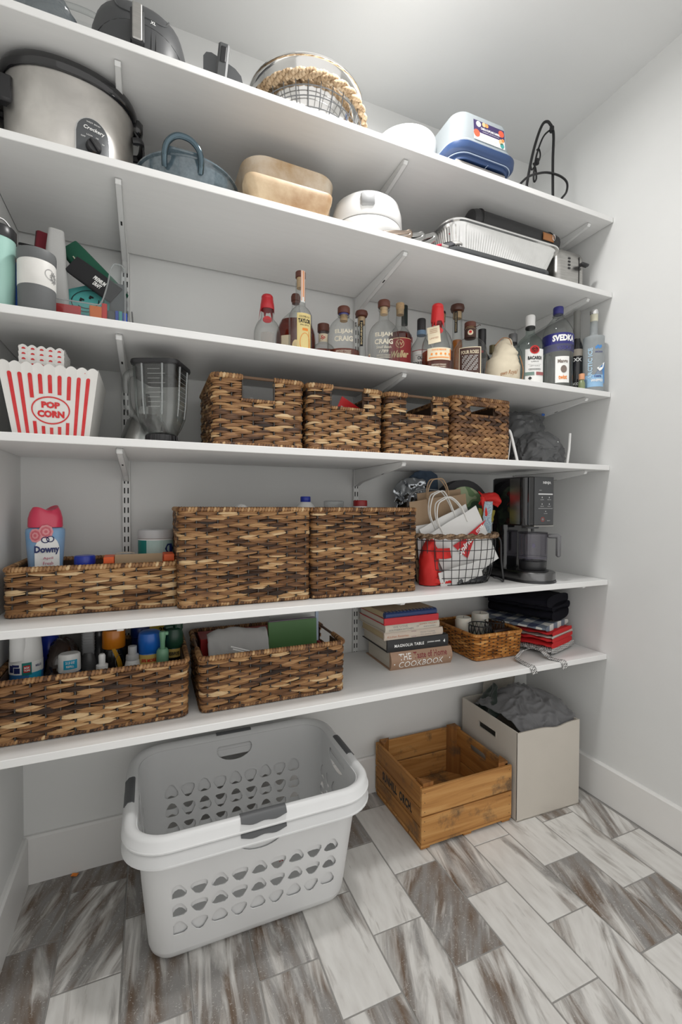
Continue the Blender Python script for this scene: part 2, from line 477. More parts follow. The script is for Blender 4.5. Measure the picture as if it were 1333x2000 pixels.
    bp = N(t, 'ShaderNodeBump', Strength=.08, Distance=.001); L(v1.outputs['Fac'], bp.inputs['Height']); L(bp.outputs['Normal'], b.inputs['Normal'])
    return m
TILE = tile_mat()
floor = struct('floor', plate(XL - .1, XR + .1, YF, .1, -.06, -.0018), GROUT)
TW, TL, TG = .15436, .3095, .0042
X0T = -.2205
VE = {  # (column, joint index): (vein strength, vein angle)
 (-1, 0): (.95, .62), (-1, 1): (.98, .45), (0, 0): (.95, .6), (0, 1): (.85, .68), (0, 2): (.12, .5), (1, 0): (1., .5), (1, 1): (.92, .5), (1, 2): (.62, .5),
 (2, 0): (.2, .5), (2, 1): (.3, .5), (2, 2): (.85, .52), (3, 0): (.3, .5), (3, 1): (.85, .5), (3, 2): (.62, .5), (4, 0): (.3, .5), (4, 1): (.45, .5), (4, 2): (.18, .5), (4, 3): (.62, .5),
 (5, 0): (.95, .5), (5, 1): (.12, .55), (5, 2): (.55, .65), (6, 0): (.7, .5), (6, 1): (.12, .5), (6, 2): (.95, .72), (6, 3): (.42, .6), (7, 0): (.3, .5), (7, 1): (.75, .55), (7, 2): (.22, .52), (7, 3): (.5, .6),
 (8, 0): (.1, .5), (8, 1): (.12, .5), (8, 2): (.2, .5), (8, 3): (.42, .7), (9, 0): (.2, .5), (9, 1): (.14, .5), (9, 2): (.86, .62), (9, 3): (.12, .5), (9, 4): (.15, .5),
 (10, 0): (.6, .5), (10, 1): (.62, .5), (10, 2): (.14, .5), (10, 3): (.8, .6), (11, 0): (.3, .5), (11, 1): (.62, .65), (11, 2): (.12, .5), (11, 3): (.15, .5)}
k = -1
tile_meshes = {}
rt = random.Random(5)
while X0T + k * TW < XR - BBT - .02:
    xa, xb = max(X0T + k * TW + TG / 2, XL + .002), min(X0T + (k + 1) * TW - TG / 2, XR - BBT - .012)
    j0 = -.0965 if k % 2 == 0 else -.2515
    if k % 2 == 0: ys = [(-.0965, -.006)]
    else: ys = [(-.2515, -.006)]
    y = ys[0][0]
    while y - TL > YF: ys.append((y - TL, y)); y -= TL
    for j, (ya, yb) in enumerate(ys):
        ya += TG / 2; yb -= TG / 2 if j else 0
        w, d = round(xb - xa, 4), round(yb - ya, 4)
        if (w, d) not in tile_meshes:
            tile_meshes[w, d] = mesh('tile', box(MB(), -w / 2, w / 2, -d / 2, d / 2, -.004, 0, .0009), TILE, 30)
        o = obj('tile', tile_meshes[w, d], None, floor, loc=((xa + xb) / 2, (ya + yb) / 2, rt.uniform(-.0003, .0003)))
        s, a = VE.get((k, j), (rt.choice([.12, .2, .5, .85]), rt.uniform(.4, .65)))
        o.color = (s, rt.random(), a, 1)
    k += 1

# ---------------------------------------------------------------- ceiling lamp fitting (just above the picture)
LAMPG, _t, _b = nt('lamp_glass')
_b.inputs['Base Color'].default_value = (.9, .9, .88, 1); _b.inputs['Emission Color'].default_value = (1, .98, .95, 1); _b.inputs['Emission Strength'].default_value = 4.0
t = thing('ceiling_light', 'round white flush ceiling light in the middle of the closet ceiling', 'light', (LAMP_XY[0], LAMP_XY[1], HC))
obj('mounting_plate', lathe(MB(), [(.085, -.022), (.09, -.018), (.09, 0)]), STEELP, t)
obj('diffuser', lathe(MB(), [(.02, -.060), (.05, -.054), (.07, -.040), (.08, -.0225)]), LAMPG, t)

# ---------------------------------------------------------------- shelves, standards, brackets
ORD = ['topmost', 'second from the top', 'third from the top', 'fourth from the top', 'fifth from the top', 'lowest']
HOLD = ['holding the air fryer and the rope basket', 'under the slow cooker and the foil pan', 'holding the row of liquor bottles', 'holding the popcorn tub and the blender', 'holding the coffee maker', 'holding the stack of cookbooks']
for i, z in enumerate(SH):
    o = obj('shelf_board', box(MB(), XL + .0012, XR - .0015, -SD, -.0125, z - ST, z, .0012), SHELFP, None, 30)
    tag(o, 'white laminate shelf board, %s, %s' % (ORD[i], HOLD[i]), 'shelf', 'wall shelves')
slot_mb = MB(); z = .47
while z < 2.25:
    for s in (-1, 1):
        box(slot_mb, s * .0052 - .0019, s * .0052 + .0019, -.0126, -.0118, z, z + .018)
    z += .0314
slot_me = mesh('slots', slot_mb, SLOT, 0)
std = MB()
box(std, -.0125, .0125, -.0122, -.0105, .44, 2.262)
box(std, -.0125, -.0108, -.0122, 0, .44, 2.262); box(std, .0108, .0125, -.0122, 0, .44, 2.262)
std_me = mesh('channel', std, STEELP, 0)
for i, x in enumerate(SX):
    r = thing('shelf_standard', 'white slotted metal wall standard, ' + ['the one nearest the left wall', 'the middle one, behind the cookbooks', 'the one nearest the right wall'][i], 'shelf standard', (x, 0, 0), 0, 'slotted wall standards')
    obj('channel', std_me, None, r); obj('slots', slot_me, None, r, kind='stuff')
# bracket: tapered folded steel arm
bk = MB()
prof = [(-.0125, -.001), (-.372, -.001), (-.376, -.006), (-.370, -.014), (-.060, -.052), (-.030, -.062), (-.0125, -.066)]
for s in (-1, 1):
    prism(bk, prof, s * .008, s * .0065, axis='X')
low = [p for p in prof[1:]]
for a, b in zip(low[:-1], low[1:]):
    bk.add([(-.008, a[0], a[1]), (.008, a[0], a[1]), (.008, b[0], b[1]), (-.008, b[0], b[1])], [(0, 1, 2, 3)])
bk_me = mesh('arm', bk, STEELP, 25)
hb = MB(); box(hb, -.0022, .0022, -.236, -.218, -.0335, -.0285, T=None)
hole = MB()
hole.add([(-.0022, -.238, -.0307), (.0022, -.238, -.0307), (.0022, -.222, -.0326), (-.0022, -.222, -.0326)], [(3, 2, 1, 0)])
hole.add([(-.0022, -.238, -.0303), (.0022, -.238, -.0303), (.0022, -.222, -.0322), (-.0022, -.222, -.0322)], [(0, 1, 2, 3)])
hole_me = mesh('slot', hole, SLOT, 0)
WHERE = ['left', 'middle', 'right']
for i, z in enumerate(SH):
    for j, x in enumerate(SX):
        r = thing('shelf_bracket', 'white folded steel bracket under the %s shelf on the %s standard' % (ORD[i], WHERE[j]), 'bracket', (x, 0, z - ST), 0, 'shelf brackets')
        obj('arm', bk_me, None, r); obj('slot', hole_me, None, r)
# ---------------------------------------------------------------- woven baskets
WSTOPS = [(0.0, (.018, .009, .005)), (.22, (.06, .026, .011)), (.45, (.17, .078, .030)), (.66, (.30, .155, .062)), (.85, (.44, .26, .115)), (1.0, (.60, .43, .24))]
WICK = tone_mat('banana_leaf_weave', WSTOPS, .55, .5, gs=(40, 40, 260), grain=.42)
HONEY = tone_mat('honey_willow', [(0, (.13, .042, .008)), (.4, (.36, .135, .026)), (.75, (.52, .23, .055)), (1, (.66, .36, .12))], .4, .3, grain=.3)
STAKE = mat('stake_wire', (.045, .038, .032), .5)
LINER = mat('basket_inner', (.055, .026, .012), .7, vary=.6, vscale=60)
DOWEL = mat('dark_dowel', (.13, .07, .035), .45, vary=.5, vscale=20, stretch=(1, 12, 12))

def perim(w, d, r):
    """length and point function of a rounded rectangle, starting at the left end of the front"""
    segs = []; q = PI * r / 2
    a, b = w - 2 * r, d - 2 * r
    L = 2 * a + 2 * b + 4 * q
    def P(s):
        s %= L
        if s < a: return (-w / 2 + r + s, -d / 2, 0, -1)
        s -= a
        for cx, cy, t0, ln in ((w / 2 - r, -d / 2 + r, -PI / 2, b), (w / 2 - r, d / 2 - r, 0, a), (-w / 2 + r, d / 2 - r, PI / 2, b), (-w / 2 + r, -d / 2 + r, PI, 0)):
            if s < q:
                t = t0 + s / r; return (cx + r * math.cos(t), cy + r * math.sin(t), math.cos(t), math.sin(t))
            s -= q
            if s < ln:
                nx, ny = math.cos(t0 + PI / 2), math.sin(t0 + PI / 2)
                return (cx + r * nx - ny * s, cy + r * ny + nx * s, nx, ny)
            s -= ln
        return (-w / 2 + r, -d / 2, 0, -1)
    marks = {'front': (0, a), 'right': (a + q, b), 'back': (a + b + 2 * q, a), 'left': (2 * a + b + 3 * q, b)}
    return L, P, marks

def strand(mb, P, s0, s1, z, hz, ht, amp, tilt, tone, flare, n=5, k=5):
    rings = []
    for i in range(n + 1):
        u = i / n
        x, y, nx, ny = P(s0 + (s1 - s0) * u)
        e = math.sin(PI * (0.10 + 0.8 * u))
        o = amp * (2 * e - 1.15) + flare(z)
        hh = hz * (.28 + .72 * e ** .8); tt = ht * (.4 + .6 * e)
        zz = z + tilt * (u - .5)
        rings.append([(x + nx * (o + tt * math.sin(2 * PI * j / k)), y + ny * (o + tt * math.sin(2 * PI * j / k)), zz + hh * math.cos(2 * PI * j / k)) for j in range(k)])
    loft(mb, rings, True, True, tone=tone)

def rope(mb, pts, r, pitch, rnd, lobes=1, base=.55, n=9, closed=False, depth=.3, step=None):
    """coiled or twisted strand along a path: its skin winds round in ridges"""
    P = [Vector(p) for p in pts]
    cum = [0]
    for a, b in zip(P[:-1], P[1:]): cum.append(cum[-1] + (b - a).length)
    step = step or pitch / 4
    m = max(2, int(cum[-1] / step)); Q = []; i = 0
    for k in range(m + 1):
        s = cum[-1] * k / m
        while i < len(cum) - 2 and cum[i + 1] < s: i += 1
        f = (s - cum[i]) / max(1e-9, cum[i + 1] - cum[i])
        Q.append(P[i].lerp(P[i + 1], f))
    rings = []; tones = []
    tr = [rnd.gauss(base, .17) for _ in range(int(cum[-1] / pitch) * lobes + 8)]
    nv = None
    for k, q in enumerate(Q):
        t = (Q[min(k + 1, m)] - Q[max(k - 1, 0)]).normalized()
        if nv is None: nv = t.orthogonal().normalized()
        nv = (nv - t * nv.dot(t)).normalized(); bv = t.cross(nv)
        s = cum[-1] * k / m; rg = []
        for j in range(n):
            a = 2 * PI * j / n
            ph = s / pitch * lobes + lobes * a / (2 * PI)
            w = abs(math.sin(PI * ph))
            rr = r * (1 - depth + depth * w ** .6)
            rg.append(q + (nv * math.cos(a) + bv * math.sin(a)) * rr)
            tones.append(tr[int(ph) % len(tr)] - .5 * (1 - w) ** 3)  # shade painted into the grooves between ridges as a darker tone
        rings.append(rg)
    loft(mb, rings, True, True, tone=tones)

def panels(mb, w, d, H, off, th, cuts, z0=.004):
    """plain inner walls, leaving the hand holes open"""
    wi, di = w - 2 * off, d - 2 * off
    for side in ('front', 'back', 'left', 'right'):
        ln = wi if side in ('front', 'back') else di
        def put(a, b, z1, z2):
            if b - a < .002 or z2 - z1 < .002: return
            if side == 'front': box(mb, a, b, -di / 2, -di / 2 + th, z1, z2)
            if side == 'back': box(mb, a, b, di / 2 - th, di / 2, z1, z2)
            if side == 'left': box(mb, -wi / 2, -wi / 2 + th, a, b, z1, z2)
            if side == 'right': box(mb, wi / 2 - th, wi / 2, a, b, z1, z2)
        c = cuts.get(side)
        if not c: put(-ln / 2, ln / 2, z0, H)
        else:
            a, b, za, zb = c
            put(-ln / 2, a, z0, H); put(b, ln / 2, z0, H); put(a, b, z0, za); put(a, b, zb, H)
    box(mb, -wi / 2, wi / 2, -di / 2, di / 2, z0, z0 + .004)

def woven(name, label, loc, w, d, H, seed, sp=.029, rowh=.0112, cuts=None, flare=0.0, base=.5, spread=.13, rotz=0.0, group='dark woven baskets', style='twine', rim_r=.0075, wickm=None, cat='basket', linerm=None, hz=.6, band=.12):
    """cuts: side -> (a, b, z0, z1) hand hole along that side (measured from its middle); z1 above the rim leaves a notch bridged by a dowel"""
    cuts = cuts or {}; rnd = random.Random(seed); wickm = wickm or WICK
    t = thing(name, label, cat, loc, rotz, group)
    r = .016; L, P, marks = perim(w, d, r)
    n = int(round(L / sp / 2)) * 2; sp = L / n
    fl = lambda z: flare * (z / H)
    def ctr(side):
        s, ln = marks[side]; return s + ln / 2
    holes = []
    for side, (a, b, za, zb) in cuts.items():
        c = ctr(side)
        if side in ('front', 'right'): holes.append((c + a, c + b, za, zb))
        else: holes.append((c - b, c - a, za, zb))
    mb = MB()
    rows = int((H - .012) / rowh)
    for j in range(rows):
        z = .010 + (j + .5) * (H - .016) / rows
        rb = rnd.gauss(0, band)
        spans = []
        if style == 'braid':
            for k in range(n):
                for half in (0, 1):
                    spans.append((k * sp, k * sp + sp * 1.55, z + (half - .5) * rowh * .50, (1 if half == 0 else -1) * rowh * .55))
        else:
            for k in range(n):
                if (k + j) % 2 == 0:
                    spans.append((k * sp - .96 * sp, k * sp + .96 * sp, z, rnd.uniform(-.1, .35) * rowh))
        for s0, s1, zz, tilt in spans:
            ok = True
            for ha, hb, za, zb in holes:
                if za - .2 * rowh < zz < zb:
                    m = (s0 + s1) / 2
                    for sh in (-L, 0, L):
                        A, B = ha + sh, hb + sh
                        if s1 > A and s0 < B:
                            if A <= m <= B: ok = False
                            elif m < A: s1 = A - .001
                            else: s0 = B + .001
            if not ok or s1 - s0 < .006: continue
            tone = min(1, max(0.02, rnd.gauss(base, spread) + rb))
            nseg = 6 if s1 - s0 > 1.2 * sp else 4
            if style == 'braid':
                strand(mb, P, s0, s1, zz, rowh * .27, .0045, .0030, tilt, tone, fl, 4, 5)
            else:
                for q in (-1, 1):
                    tq = min(1, max(0.02, tone + rnd.gauss(0, .17)))
                    strand(mb, P, s0 + rnd.uniform(-.1, .1) * sp, s1 + rnd.uniform(-.1, .1) * sp, zz + (q * .26 + rnd.uniform(-.08, .08)) * rowh, rowh * hz * .62 * rnd.uniform(.75, 1.2), .0033 * rnd.uniform(.8, 1.25), .0028, tilt + q * rnd.uniform(-.25, .45) * rowh, tq, fl, nseg, 5)
    obj('weave', mb, wickm, t, 50, kind='stuff')
    if style != 'braid':
        sm = MB()
        for k in range(n):
            x, y, nx, ny = P(k * sp)
            zt = H
            for ha, hb, za, zb in holes:
                if ha < k * sp < hb: zt = za
            tube(sm, [(x + nx * (.0006 + fl(0)), y + ny * (.0006 + fl(0)), .004), (x + nx * (.0006 + fl(zt)), y + ny * (.0006 + fl(zt)), zt)], .0022, 5)
        obj('stakes', sm, STAKE, t, 50, kind='stuff')
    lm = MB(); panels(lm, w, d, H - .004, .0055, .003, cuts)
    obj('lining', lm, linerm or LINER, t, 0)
    # rims
    rm = MB()
    def path(s0, s1, z, off=0.0):
        m = max(2, int(abs(s1 - s0) / .008)); o = []
        for i in range(m + 1):
            x, y, nx, ny = P(s0 + (s1 - s0) * i / m); o.append((x + nx * (fl(z) + off), y + ny * (fl(z) + off), z))
        return o
    notch = sorted([h for h in holes if h[3] >= H])
    if not notch:
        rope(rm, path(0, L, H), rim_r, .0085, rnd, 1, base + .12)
    else:
        for i, h in enumerate(notch):
            nx_ = notch[(i + 1) % len(notch)][0] + (L if i == len(notch) - 1 else 0)
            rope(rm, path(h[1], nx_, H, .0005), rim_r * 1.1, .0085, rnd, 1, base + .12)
    for ha, hb, za, zb in holes:
        rope(rm, path(ha - .004, hb + .004, za), .006, .0075, rnd, 1, base + .05)
        if zb < H:
            rope(rm, path(ha - .004, hb + .004, zb + .004), .006, .0075, rnd, 1, base + .05)
    obj('rim', rm, wickm, t, 50)
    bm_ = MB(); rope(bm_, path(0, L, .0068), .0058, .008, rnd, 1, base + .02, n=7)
    obj('foot_coil', bm_, wickm, t, 50)
    for h in notch:
        rd = MB(); tube(rd, path(h[0] - .012, h[1] + .012, H), .0042, 8)
        obj('handle_rod', rd, DOWEL, t)
    return t

# the row of four on the shelf below the bottles
z4 = SH[3]
woven('woven_basket', 'dark woven basket beside the blender, white cloth showing in its notch', (.285, -.222, z4), .247, .30, .190, 11, cuts={'front': (-.048, .040, .128, .30), 'back': (-.044, .044, .128, .30)}, flare=.002, base=.56, group='baskets on the shelf under the bottles', rowh=.0125)
woven('woven_basket', 'woven basket with a red packet showing in its notch', (.5485, -.222, z4), .236, .30, .190, 12, cuts={'front': (-.046, .056, .13, .30), 'back': (-.05, .05, .13, .30)}, flare=.002, base=.60, group='baskets on the shelf under the bottles', sp=.025)
woven('woven_basket', 'woven basket with an empty notch, left of the braided one', (.806, -.222, z4), .232, .30, .190, 13, cuts={'front': (-.048, .048, .128, .30), 'back': (-.05, .05, .128, .30)}, flare=.002, base=.56, group='baskets on the shelf under the bottles', sp=.027)
woven('woven_basket', 'braided herringbone basket with a closed rectangular handle hole, beside the grey plastic bags', (1.060, -.222, z4), .236, .30, .205, 14, sp=.0245, rowh=.0255, cuts={'front': (-.048, .052, .148, .182), 'back': (-.05, .05, .148, .182)}, flare=.002, base=.46, spread=.13, band=.08, group='baskets on the shelf under the bottles', style='braid')
# shelf with the coffee maker
z5 = SH[4]
woven('woven_basket', 'tall woven basket directly right of the low basket holding the scent beads', (.2605, -.196, z5), .372, .27, .272, 21, base=.58, flare=.001, group='tall woven baskets')
woven('woven_basket', 'tall woven basket directly left of the wire basket of shopping bags', (.638, -.199, z5), .366, .27, .272, 22, base=.50, flare=.001, group='tall woven baskets')
woven('woven_basket', 'long low woven basket holding the bottle of scent beads and an orange carton', (-.128, -.168, z5), .402, .235, .121, 23, base=.62, group='long low woven baskets', sp=.031)
# lowest shelf
z6 = SH[5]
woven('woven_basket', 'long woven basket packed with cleaning bottles and spray cans', (-.126, -.19, z6), .437, .30, .152, 31, base=.46, group='long low woven baskets', sp=.031, flare=.003)
woven('woven_basket', 'long woven basket with a green folder and white cloth, left of the cookbooks', (.343, -.19, z6), .424, .30, .152, 32, base=.5, group='long low woven baskets', cuts={'left': (-.055, .055, .098, .30), 'right': (-.055, .055, .098, .30)}, flare=.003)
# ---------------------------------------------------------------- nested laundry baskets
LAUN = mat('laundry_plastic', (.66, .665, .665), .38, vary=.05, vscale=12, bump=.02, bscale=300)
GRIP = mat('grip_rubber', (.085, .088, .092), .5, vary=.1)
def laundry_mesh():
    w1, d1, r1, w0, d0, r0, H = .592, .410, .075, .540, .300, .060, .332
    def outline(v):
        return (w0 + (w1 - w0) * v, d0 + (d1 - d0) * v, r0 + (r1 - r0) * v)
    La, _, mk = perim(*outline(.55))
    def S(u, v):          # u along the mid perimeter, v height 0..1
        w, d, r = outline(max(v, 0))
        L2, P2, m2 = perim(w, d, r)
        # keep each side aligned with the same side of the mid outline
        ks = ['front', 'right', 'back', 'left']
        u %= La
        for i, k in enumerate(ks):
            s, ln = mk[k]; s2, ln2 = m2[k]
            if s <= u <= s + ln:
                x, y, nx, ny = P2(s2 + (u - s) / ln * ln2); break
            e = s + ln; nxt = mk[ks[(i + 1) % 4]][0] + (La if i == 3 else 0)
            if e < u < nxt:
                e2 = s2 + ln2; n2 = m2[ks[(i + 1) % 4]][0] + (L2 if i == 3 else 0)
                x, y, nx, ny = P2(e2 + (u - e) / (nxt - e) * (n2 - e2)); break
        return Vector((x, y, .030 + v * (H - .030)))
    def pick(cx, cy, up, s=.0202, n=15):
        o = []
        for i in range(n):
            a = 2 * PI * i / n + PI / 2
            rr = s * (1 + .13 * math.cos(3 * (a - PI / 2)))
            x, y = rr * math.cos(a), rr * math.sin(a) * .98
            o.append((cx + x, cy + (y if up else -y)))
        return o
    holes = []
    k = 1 / (H - .03)
    for side, cnt in (('front', 9), ('back', 9), ('right', 5), ('left', 5)):
        s, ln = mk[side]; c = s + ln / 2
        for r_ in range(3):
            for q in range(cnt):
                holes.append(pick(c + (q - (cnt - 1) / 2) * .0505, .068 + r_ * .054, (q + r_ * 0) % 2 == 0))
        o = []
        for i in range(24):
            a = 2 * PI * i / 24
            x = .058 * math.cos(a); y = .034 * math.sin(a)
            if y > 0: y = min(y, .014)
            o.append((c + x, .268 + y))
        holes.append(o)
    hv = (H - .03)
    pts = []; edges = []
    for h in holes:
        b = len(pts); pts += [Vector((x, y)) for x, y in h]
        edges += [(b + i, b + (i + 1) % len(h)) for i in range(len(h))]
    from math import hypot
    def inside(p, h):
        c = False
        for i in range(len(h)):
            (x1, y1), (x2, y2) = h[i], h[i - 1]
            if (y1 > p[1]) != (y2 > p[1]) and p[0] < (x2 - x1) * (p[1] - y1) / (y2 - y1) + x1: c = not c
        return c
    nu, nv = 150, 8
    for i in range(nu + 1):
        for j in range(nv + 1):
            p = (La * i / nu, hv * j / nv)
            if j in (0, nv) or i in (0, nu) or not any(abs(p[0] - h[0][0]) < .13 and (inside(p, h) or min(hypot(p[0] - a, p[1] - b) for a, b in h) < .004) for h in holes):
                pts.append(Vector(p))
    vs, _, fs, *_r = geometry.delaunay_2d_cdt(pts, edges, [], 0, 1e-6)
    mb = MB()
    keep = []
    for f in fs:
        c = (sum(vs[i].x for i in f) / len(f), sum(vs[i].y for i in f) / len(f))
        if any(abs(c[0] - h[0][0]) < .13 and inside(c, h) for h in holes): continue
        keep.append(f)
    mb.add([S(min(v.x, La - 1e-7) if v.x > La - 1e-6 else v.x, v.y / hv) for v in vs], keep)
    # weld the seam and round the foot
    R = []
    m = 9
    for z, ins in ((.030, 0), (.018, .004), (.008, .012), (.002, .024), (0, .040)):
        w, d, r = outline(0); R.append(rrect(w - 2 * ins, d - 2 * ins, max(.02, r - ins), z, m))
    loft(mb, R[::-1], True, False)
    # rolled rim: lip over, then the outer skirt
    R = []
    for ins, z in ((0.0, H), (-.004, H + .010), (-.012, H + .015), (-.022, H + .014), (-.029, H + .006), (-.031, H - .013), (-.034, H - .0145), (-.034, H - .018), (-.030, H - .0175)):
        R.append(rrect(w1 - 2 * ins, d1 - 2 * ins, r1 - ins, z, m))
    rim = MB(); loft(rim, R)
    grips = []
    for side in ('front', 'back', 'right', 'left'):
        g = MB(); half = .058
        ln = 2 * half; n = 12
        def prof(x):
            e = max(0.0, 1 - (abs(x) / half) ** 4)
            wv = .0035 * math.cos(x / half * PI * 2.0)
            lo = .0030 - .004 * e + wv * .6
            return [(.006, .0125), (.0075, .0162), (.013, .0178 + .001 * e), (.0225, .0165), (.0305, .0085), (.0328, lo), (.0305, lo - .001)]
        rings = []
        for i in range(n + 1):
            x = -half + ln * i / n
            row = []
            for off, dz in prof(x):
                if side == 'front': p = (x, -d1 / 2 - off, H + dz)
                elif side == 'back': p = (-x, d1 / 2 + off, H + dz)
                elif side == 'right': p = (w1 / 2 + off, x, H + dz)
                else: p = (-w1 / 2 - off, -x, H + dz)
                row.append(p)
            rings.append(row)
        loft(g, rings, True, True, closed=False)
        grips.append(g)
    # lip across the top of each hand hole
    return mesh('shell', mb, LAUN, 45), mesh('rim', rim, LAUN, 60), [mesh('grip', g, GRIP, 50) for g in grips]
sh_me, rim_me, gr_me = laundry_mesh()
LB = (.264, -.287, 0)
for i, z in enumerate((0.0, .035)):
    t = thing('laundry_basket', ['lower white plastic laundry basket, standing on the tiles around the upper one', 'upper white plastic laundry basket, nested inside the lower one'][i], 'laundry basket', (LB[0], LB[1], z), 0, 'nested white laundry baskets')
    o = obj('shell', sh_me, None, t)
    if i == 0:
        md = o.modifiers.new('wall', 'SOLIDIFY'); md.thickness = .0022; md.offset = -1
        es = o.modifiers.new('edges', 'EDGE_SPLIT'); es.split_angle = math.radians(40)
    else:
        md = o.modifiers.new('wall', 'SOLIDIFY'); md.thickness = .0022; md.offset = -1
        es = o.modifiers.new('edges', 'EDGE_SPLIT'); es.split_angle = math.radians(40)
    obj('rim', rim_me, None, t)
    for g in gr_me: obj('grip', g, None, t)
# printed card caught low in the basket
CARD = mat('card_white', (.72, .71, .69), .6)
mb = MB(); box(mb, -.035, .035, -.001, .001, 0, .075, .0003)
for i in range(4):
    for j in range(3): disc(mb, lambda u, v, i=i, j=j: (.006 + i * .007 + u, -.0016, .03 + j * .009 + v), .0022, n=8, mi=1)
quad(mb, lambda u, v: (u, -.0015, v), -.034, -.006, .045, .073, mi=2)
o = obj('printed_card', mb, [CARD, INKR, mat('blue_print', (.05, .13, .35), .5)], None, 0, loc=(.335, -.405, .128), rot=(.30, 0, .0))
o.location = (.335, -.378, .112)
tag(o, 'small white printed card with red dots seen through a laundry basket hole', 'card')

# ---------------------------------------------------------------- wooden crate
def wood(name, a, b, c, sx):
    m, t, bs = nt(name); L = t.links.new
    tc = N(t, 'ShaderNodeTexCoord'); oi = N(t, 'ShaderNodeObjectInfo')
    ad = N(t, 'ShaderNodeVectorMath', operation='ADD')
    cb = N(t, 'ShaderNodeCombineXYZ'); mm = N(t, 'ShaderNodeMath', operation='MULTIPLY'); mm.inputs[1].default_value = 9
    L(oi.outputs['Random'], mm.inputs[0])
    for s in 'XYZ': L(mm.outputs[0], cb.inputs[s])
    L(tc.outputs['Object'], ad.inputs[0]); L(cb.outputs[0], ad.inputs[1])
    mp = N(t, 'ShaderNodeMapping'); mp.inputs['Scale'].default_value = sx; L(ad.outputs[0], mp.inputs['Vector'])
    g = N(t, 'ShaderNodeTexNoise', Scale=1.0, Detail=7.0, Distortion=.5); L(mp.outputs['Vector'], g.inputs['Vector'])
    r = ramp(t, [(.3, a), (.5, b), (.72, c)]); L(g.outputs['Fac'], r.inputs['Fac'])
    st = N(t, 'ShaderNodeTexNoise', Scale=7.0, Detail=5.0, Roughness=.7); L(ad.outputs[0], st.inputs['Vector'])
    sr = ramp(t, [(.54, (0, 0, 0)), (.66, (.75, .75, .75))]); L(st.outputs['Fac'], sr.inputs['Fac'])
    mx = N(t, 'ShaderNodeMix', data_type='RGBA'); L(sr.outputs['Color'], mx.inputs['Factor']); L(r.outputs['Color'], mx.inputs['A']); mx.inputs['B'].default_value = (.085, .065, .045, 1)
    L(mx.outputs['Result'], bs.inputs['Base Color']); bs.inputs['Roughness'].default_value = .6; bs.inputs['Specular IOR Level'].default_value = .3
    bp = N(t, 'ShaderNodeBump', Strength=.25, Distance=.001); L(g.outputs['Fac'], bp.inputs['Height']); L(bp.outputs['Normal'], bs.inputs['Normal'])
    return m
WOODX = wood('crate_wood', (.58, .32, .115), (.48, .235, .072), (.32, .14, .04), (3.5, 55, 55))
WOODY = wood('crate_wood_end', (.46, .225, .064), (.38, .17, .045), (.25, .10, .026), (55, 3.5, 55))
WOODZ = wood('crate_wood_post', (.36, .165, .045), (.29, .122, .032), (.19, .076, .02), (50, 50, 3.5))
def slat(parent, name, x0, x1, y0, y1, z0, z1, m, rot=None):
    cx, cy, cz = (x0 + x1) / 2, (y0 + y1) / 2, (z0 + z1) / 2
    return obj(name, box(MB(), x0 - cx, x1 - cx, y0 - cy, y1 - cy, z0 - cz, z1 - cz, .0015), m, parent, 30, loc=(cx, cy, cz), rot=rot)
t = thing('wooden_crate', 'open orange-brown wooden slat fruit crate with black stencilled lettering', 'crate', (1.029, -.190, 0))
cw, cd = .388, .336
for y in (-1, 1):      # long faces, two boards each
    yy = sorted((y * cd / 2, y * (cd / 2 - .010)))
    slat(t, 'plank', -cw / 2, cw / 2, yy[0], yy[1], .022, .112, WOODX)
    slat(t, 'plank', -cw / 2, cw / 2, yy[0], yy[1], .117, .208, WOODX)
for x in (-1, 1):      # ends
    xx = sorted((x * cw / 2, x * (cw / 2 - .011)))
    y0, y1 = -cd / 2 + .0105, cd / 2 - .0105
    lo = slat(t, 'plank', xx[0], xx[1], y0, y1, .022, .074, WOODY)
    mid = slat(t, 'plank', xx[0], xx[1], y0, y1, .077, .138, WOODY)
    if x < 0:
        slat(t, 'plank', xx[0], xx[1], y0, y1, .141, .212, WOODY)
        mb = MB()
        write(mb, 'SUNHILL  ORCH.', lambda u, v: (xx[0] - .0006, -u, .108 + v), w=.215, h=.034, bold=.05, space=1.1)
        obj('stencil', mb, INKK, t, 0)
    else:                # top board with a rounded hand hole
        n = 22; o = [(.055 * (1 if math.cos(a) > 0 else -1) * .62 + .02 * math.cos(a), .1765 + .014 * math.sin(a)) for a in [2 * PI * i / n for i in range(n)]]
        mb = MB(); P = [Vector(p) for p in [(y0, .141), (y1, .141), (y1, .212), (y0, .212)] + o]
        E = [(0, 1), (1, 2), (2, 3), (3, 0)] + [(4 + i, 4 + (i + 1) % n) for i in range(n)]
        vs, _, fs, *_q = geometry.delaunay_2d_cdt(P, E, [], 0, 1e-6)
        fs = [f for f in fs if not (abs(sum(vs[i].x for i in f) / 3) < .05 and abs(sum(vs[i].y for i in f) / 3 - .1765) < .0125 and all(abs(vs[i].x) < .06 and abs(vs[i].y - .1765) < .016 for i in f))]
        mb.add([(xx[0], v.x, v.y) for v in vs], fs)
        o_ = obj('plank', mb, WOODY, t, 0)
        md = o_.modifiers.new('board', 'SOLIDIFY'); md.thickness = .011; md.offset = -1
for x in (-1, 1):
    for y in (-1, 1):  # three-cornered posts standing proud of the boards
        ax, ay = x * (cw / 2 - .0115), y * (cd / 2 - .0105)
        mb = MB(); poly = [(ax, ay), (ax - x * .042, ay), (ax - x * .030, ay - y * .012), (ax - x * .010, ay - y * .032), (ax, ay - y * .042)]
        prism(mb, poly if x * y > 0 else poly[::-1], .010, .221)
        obj('corner_post', mb, WOODZ, t, 20)
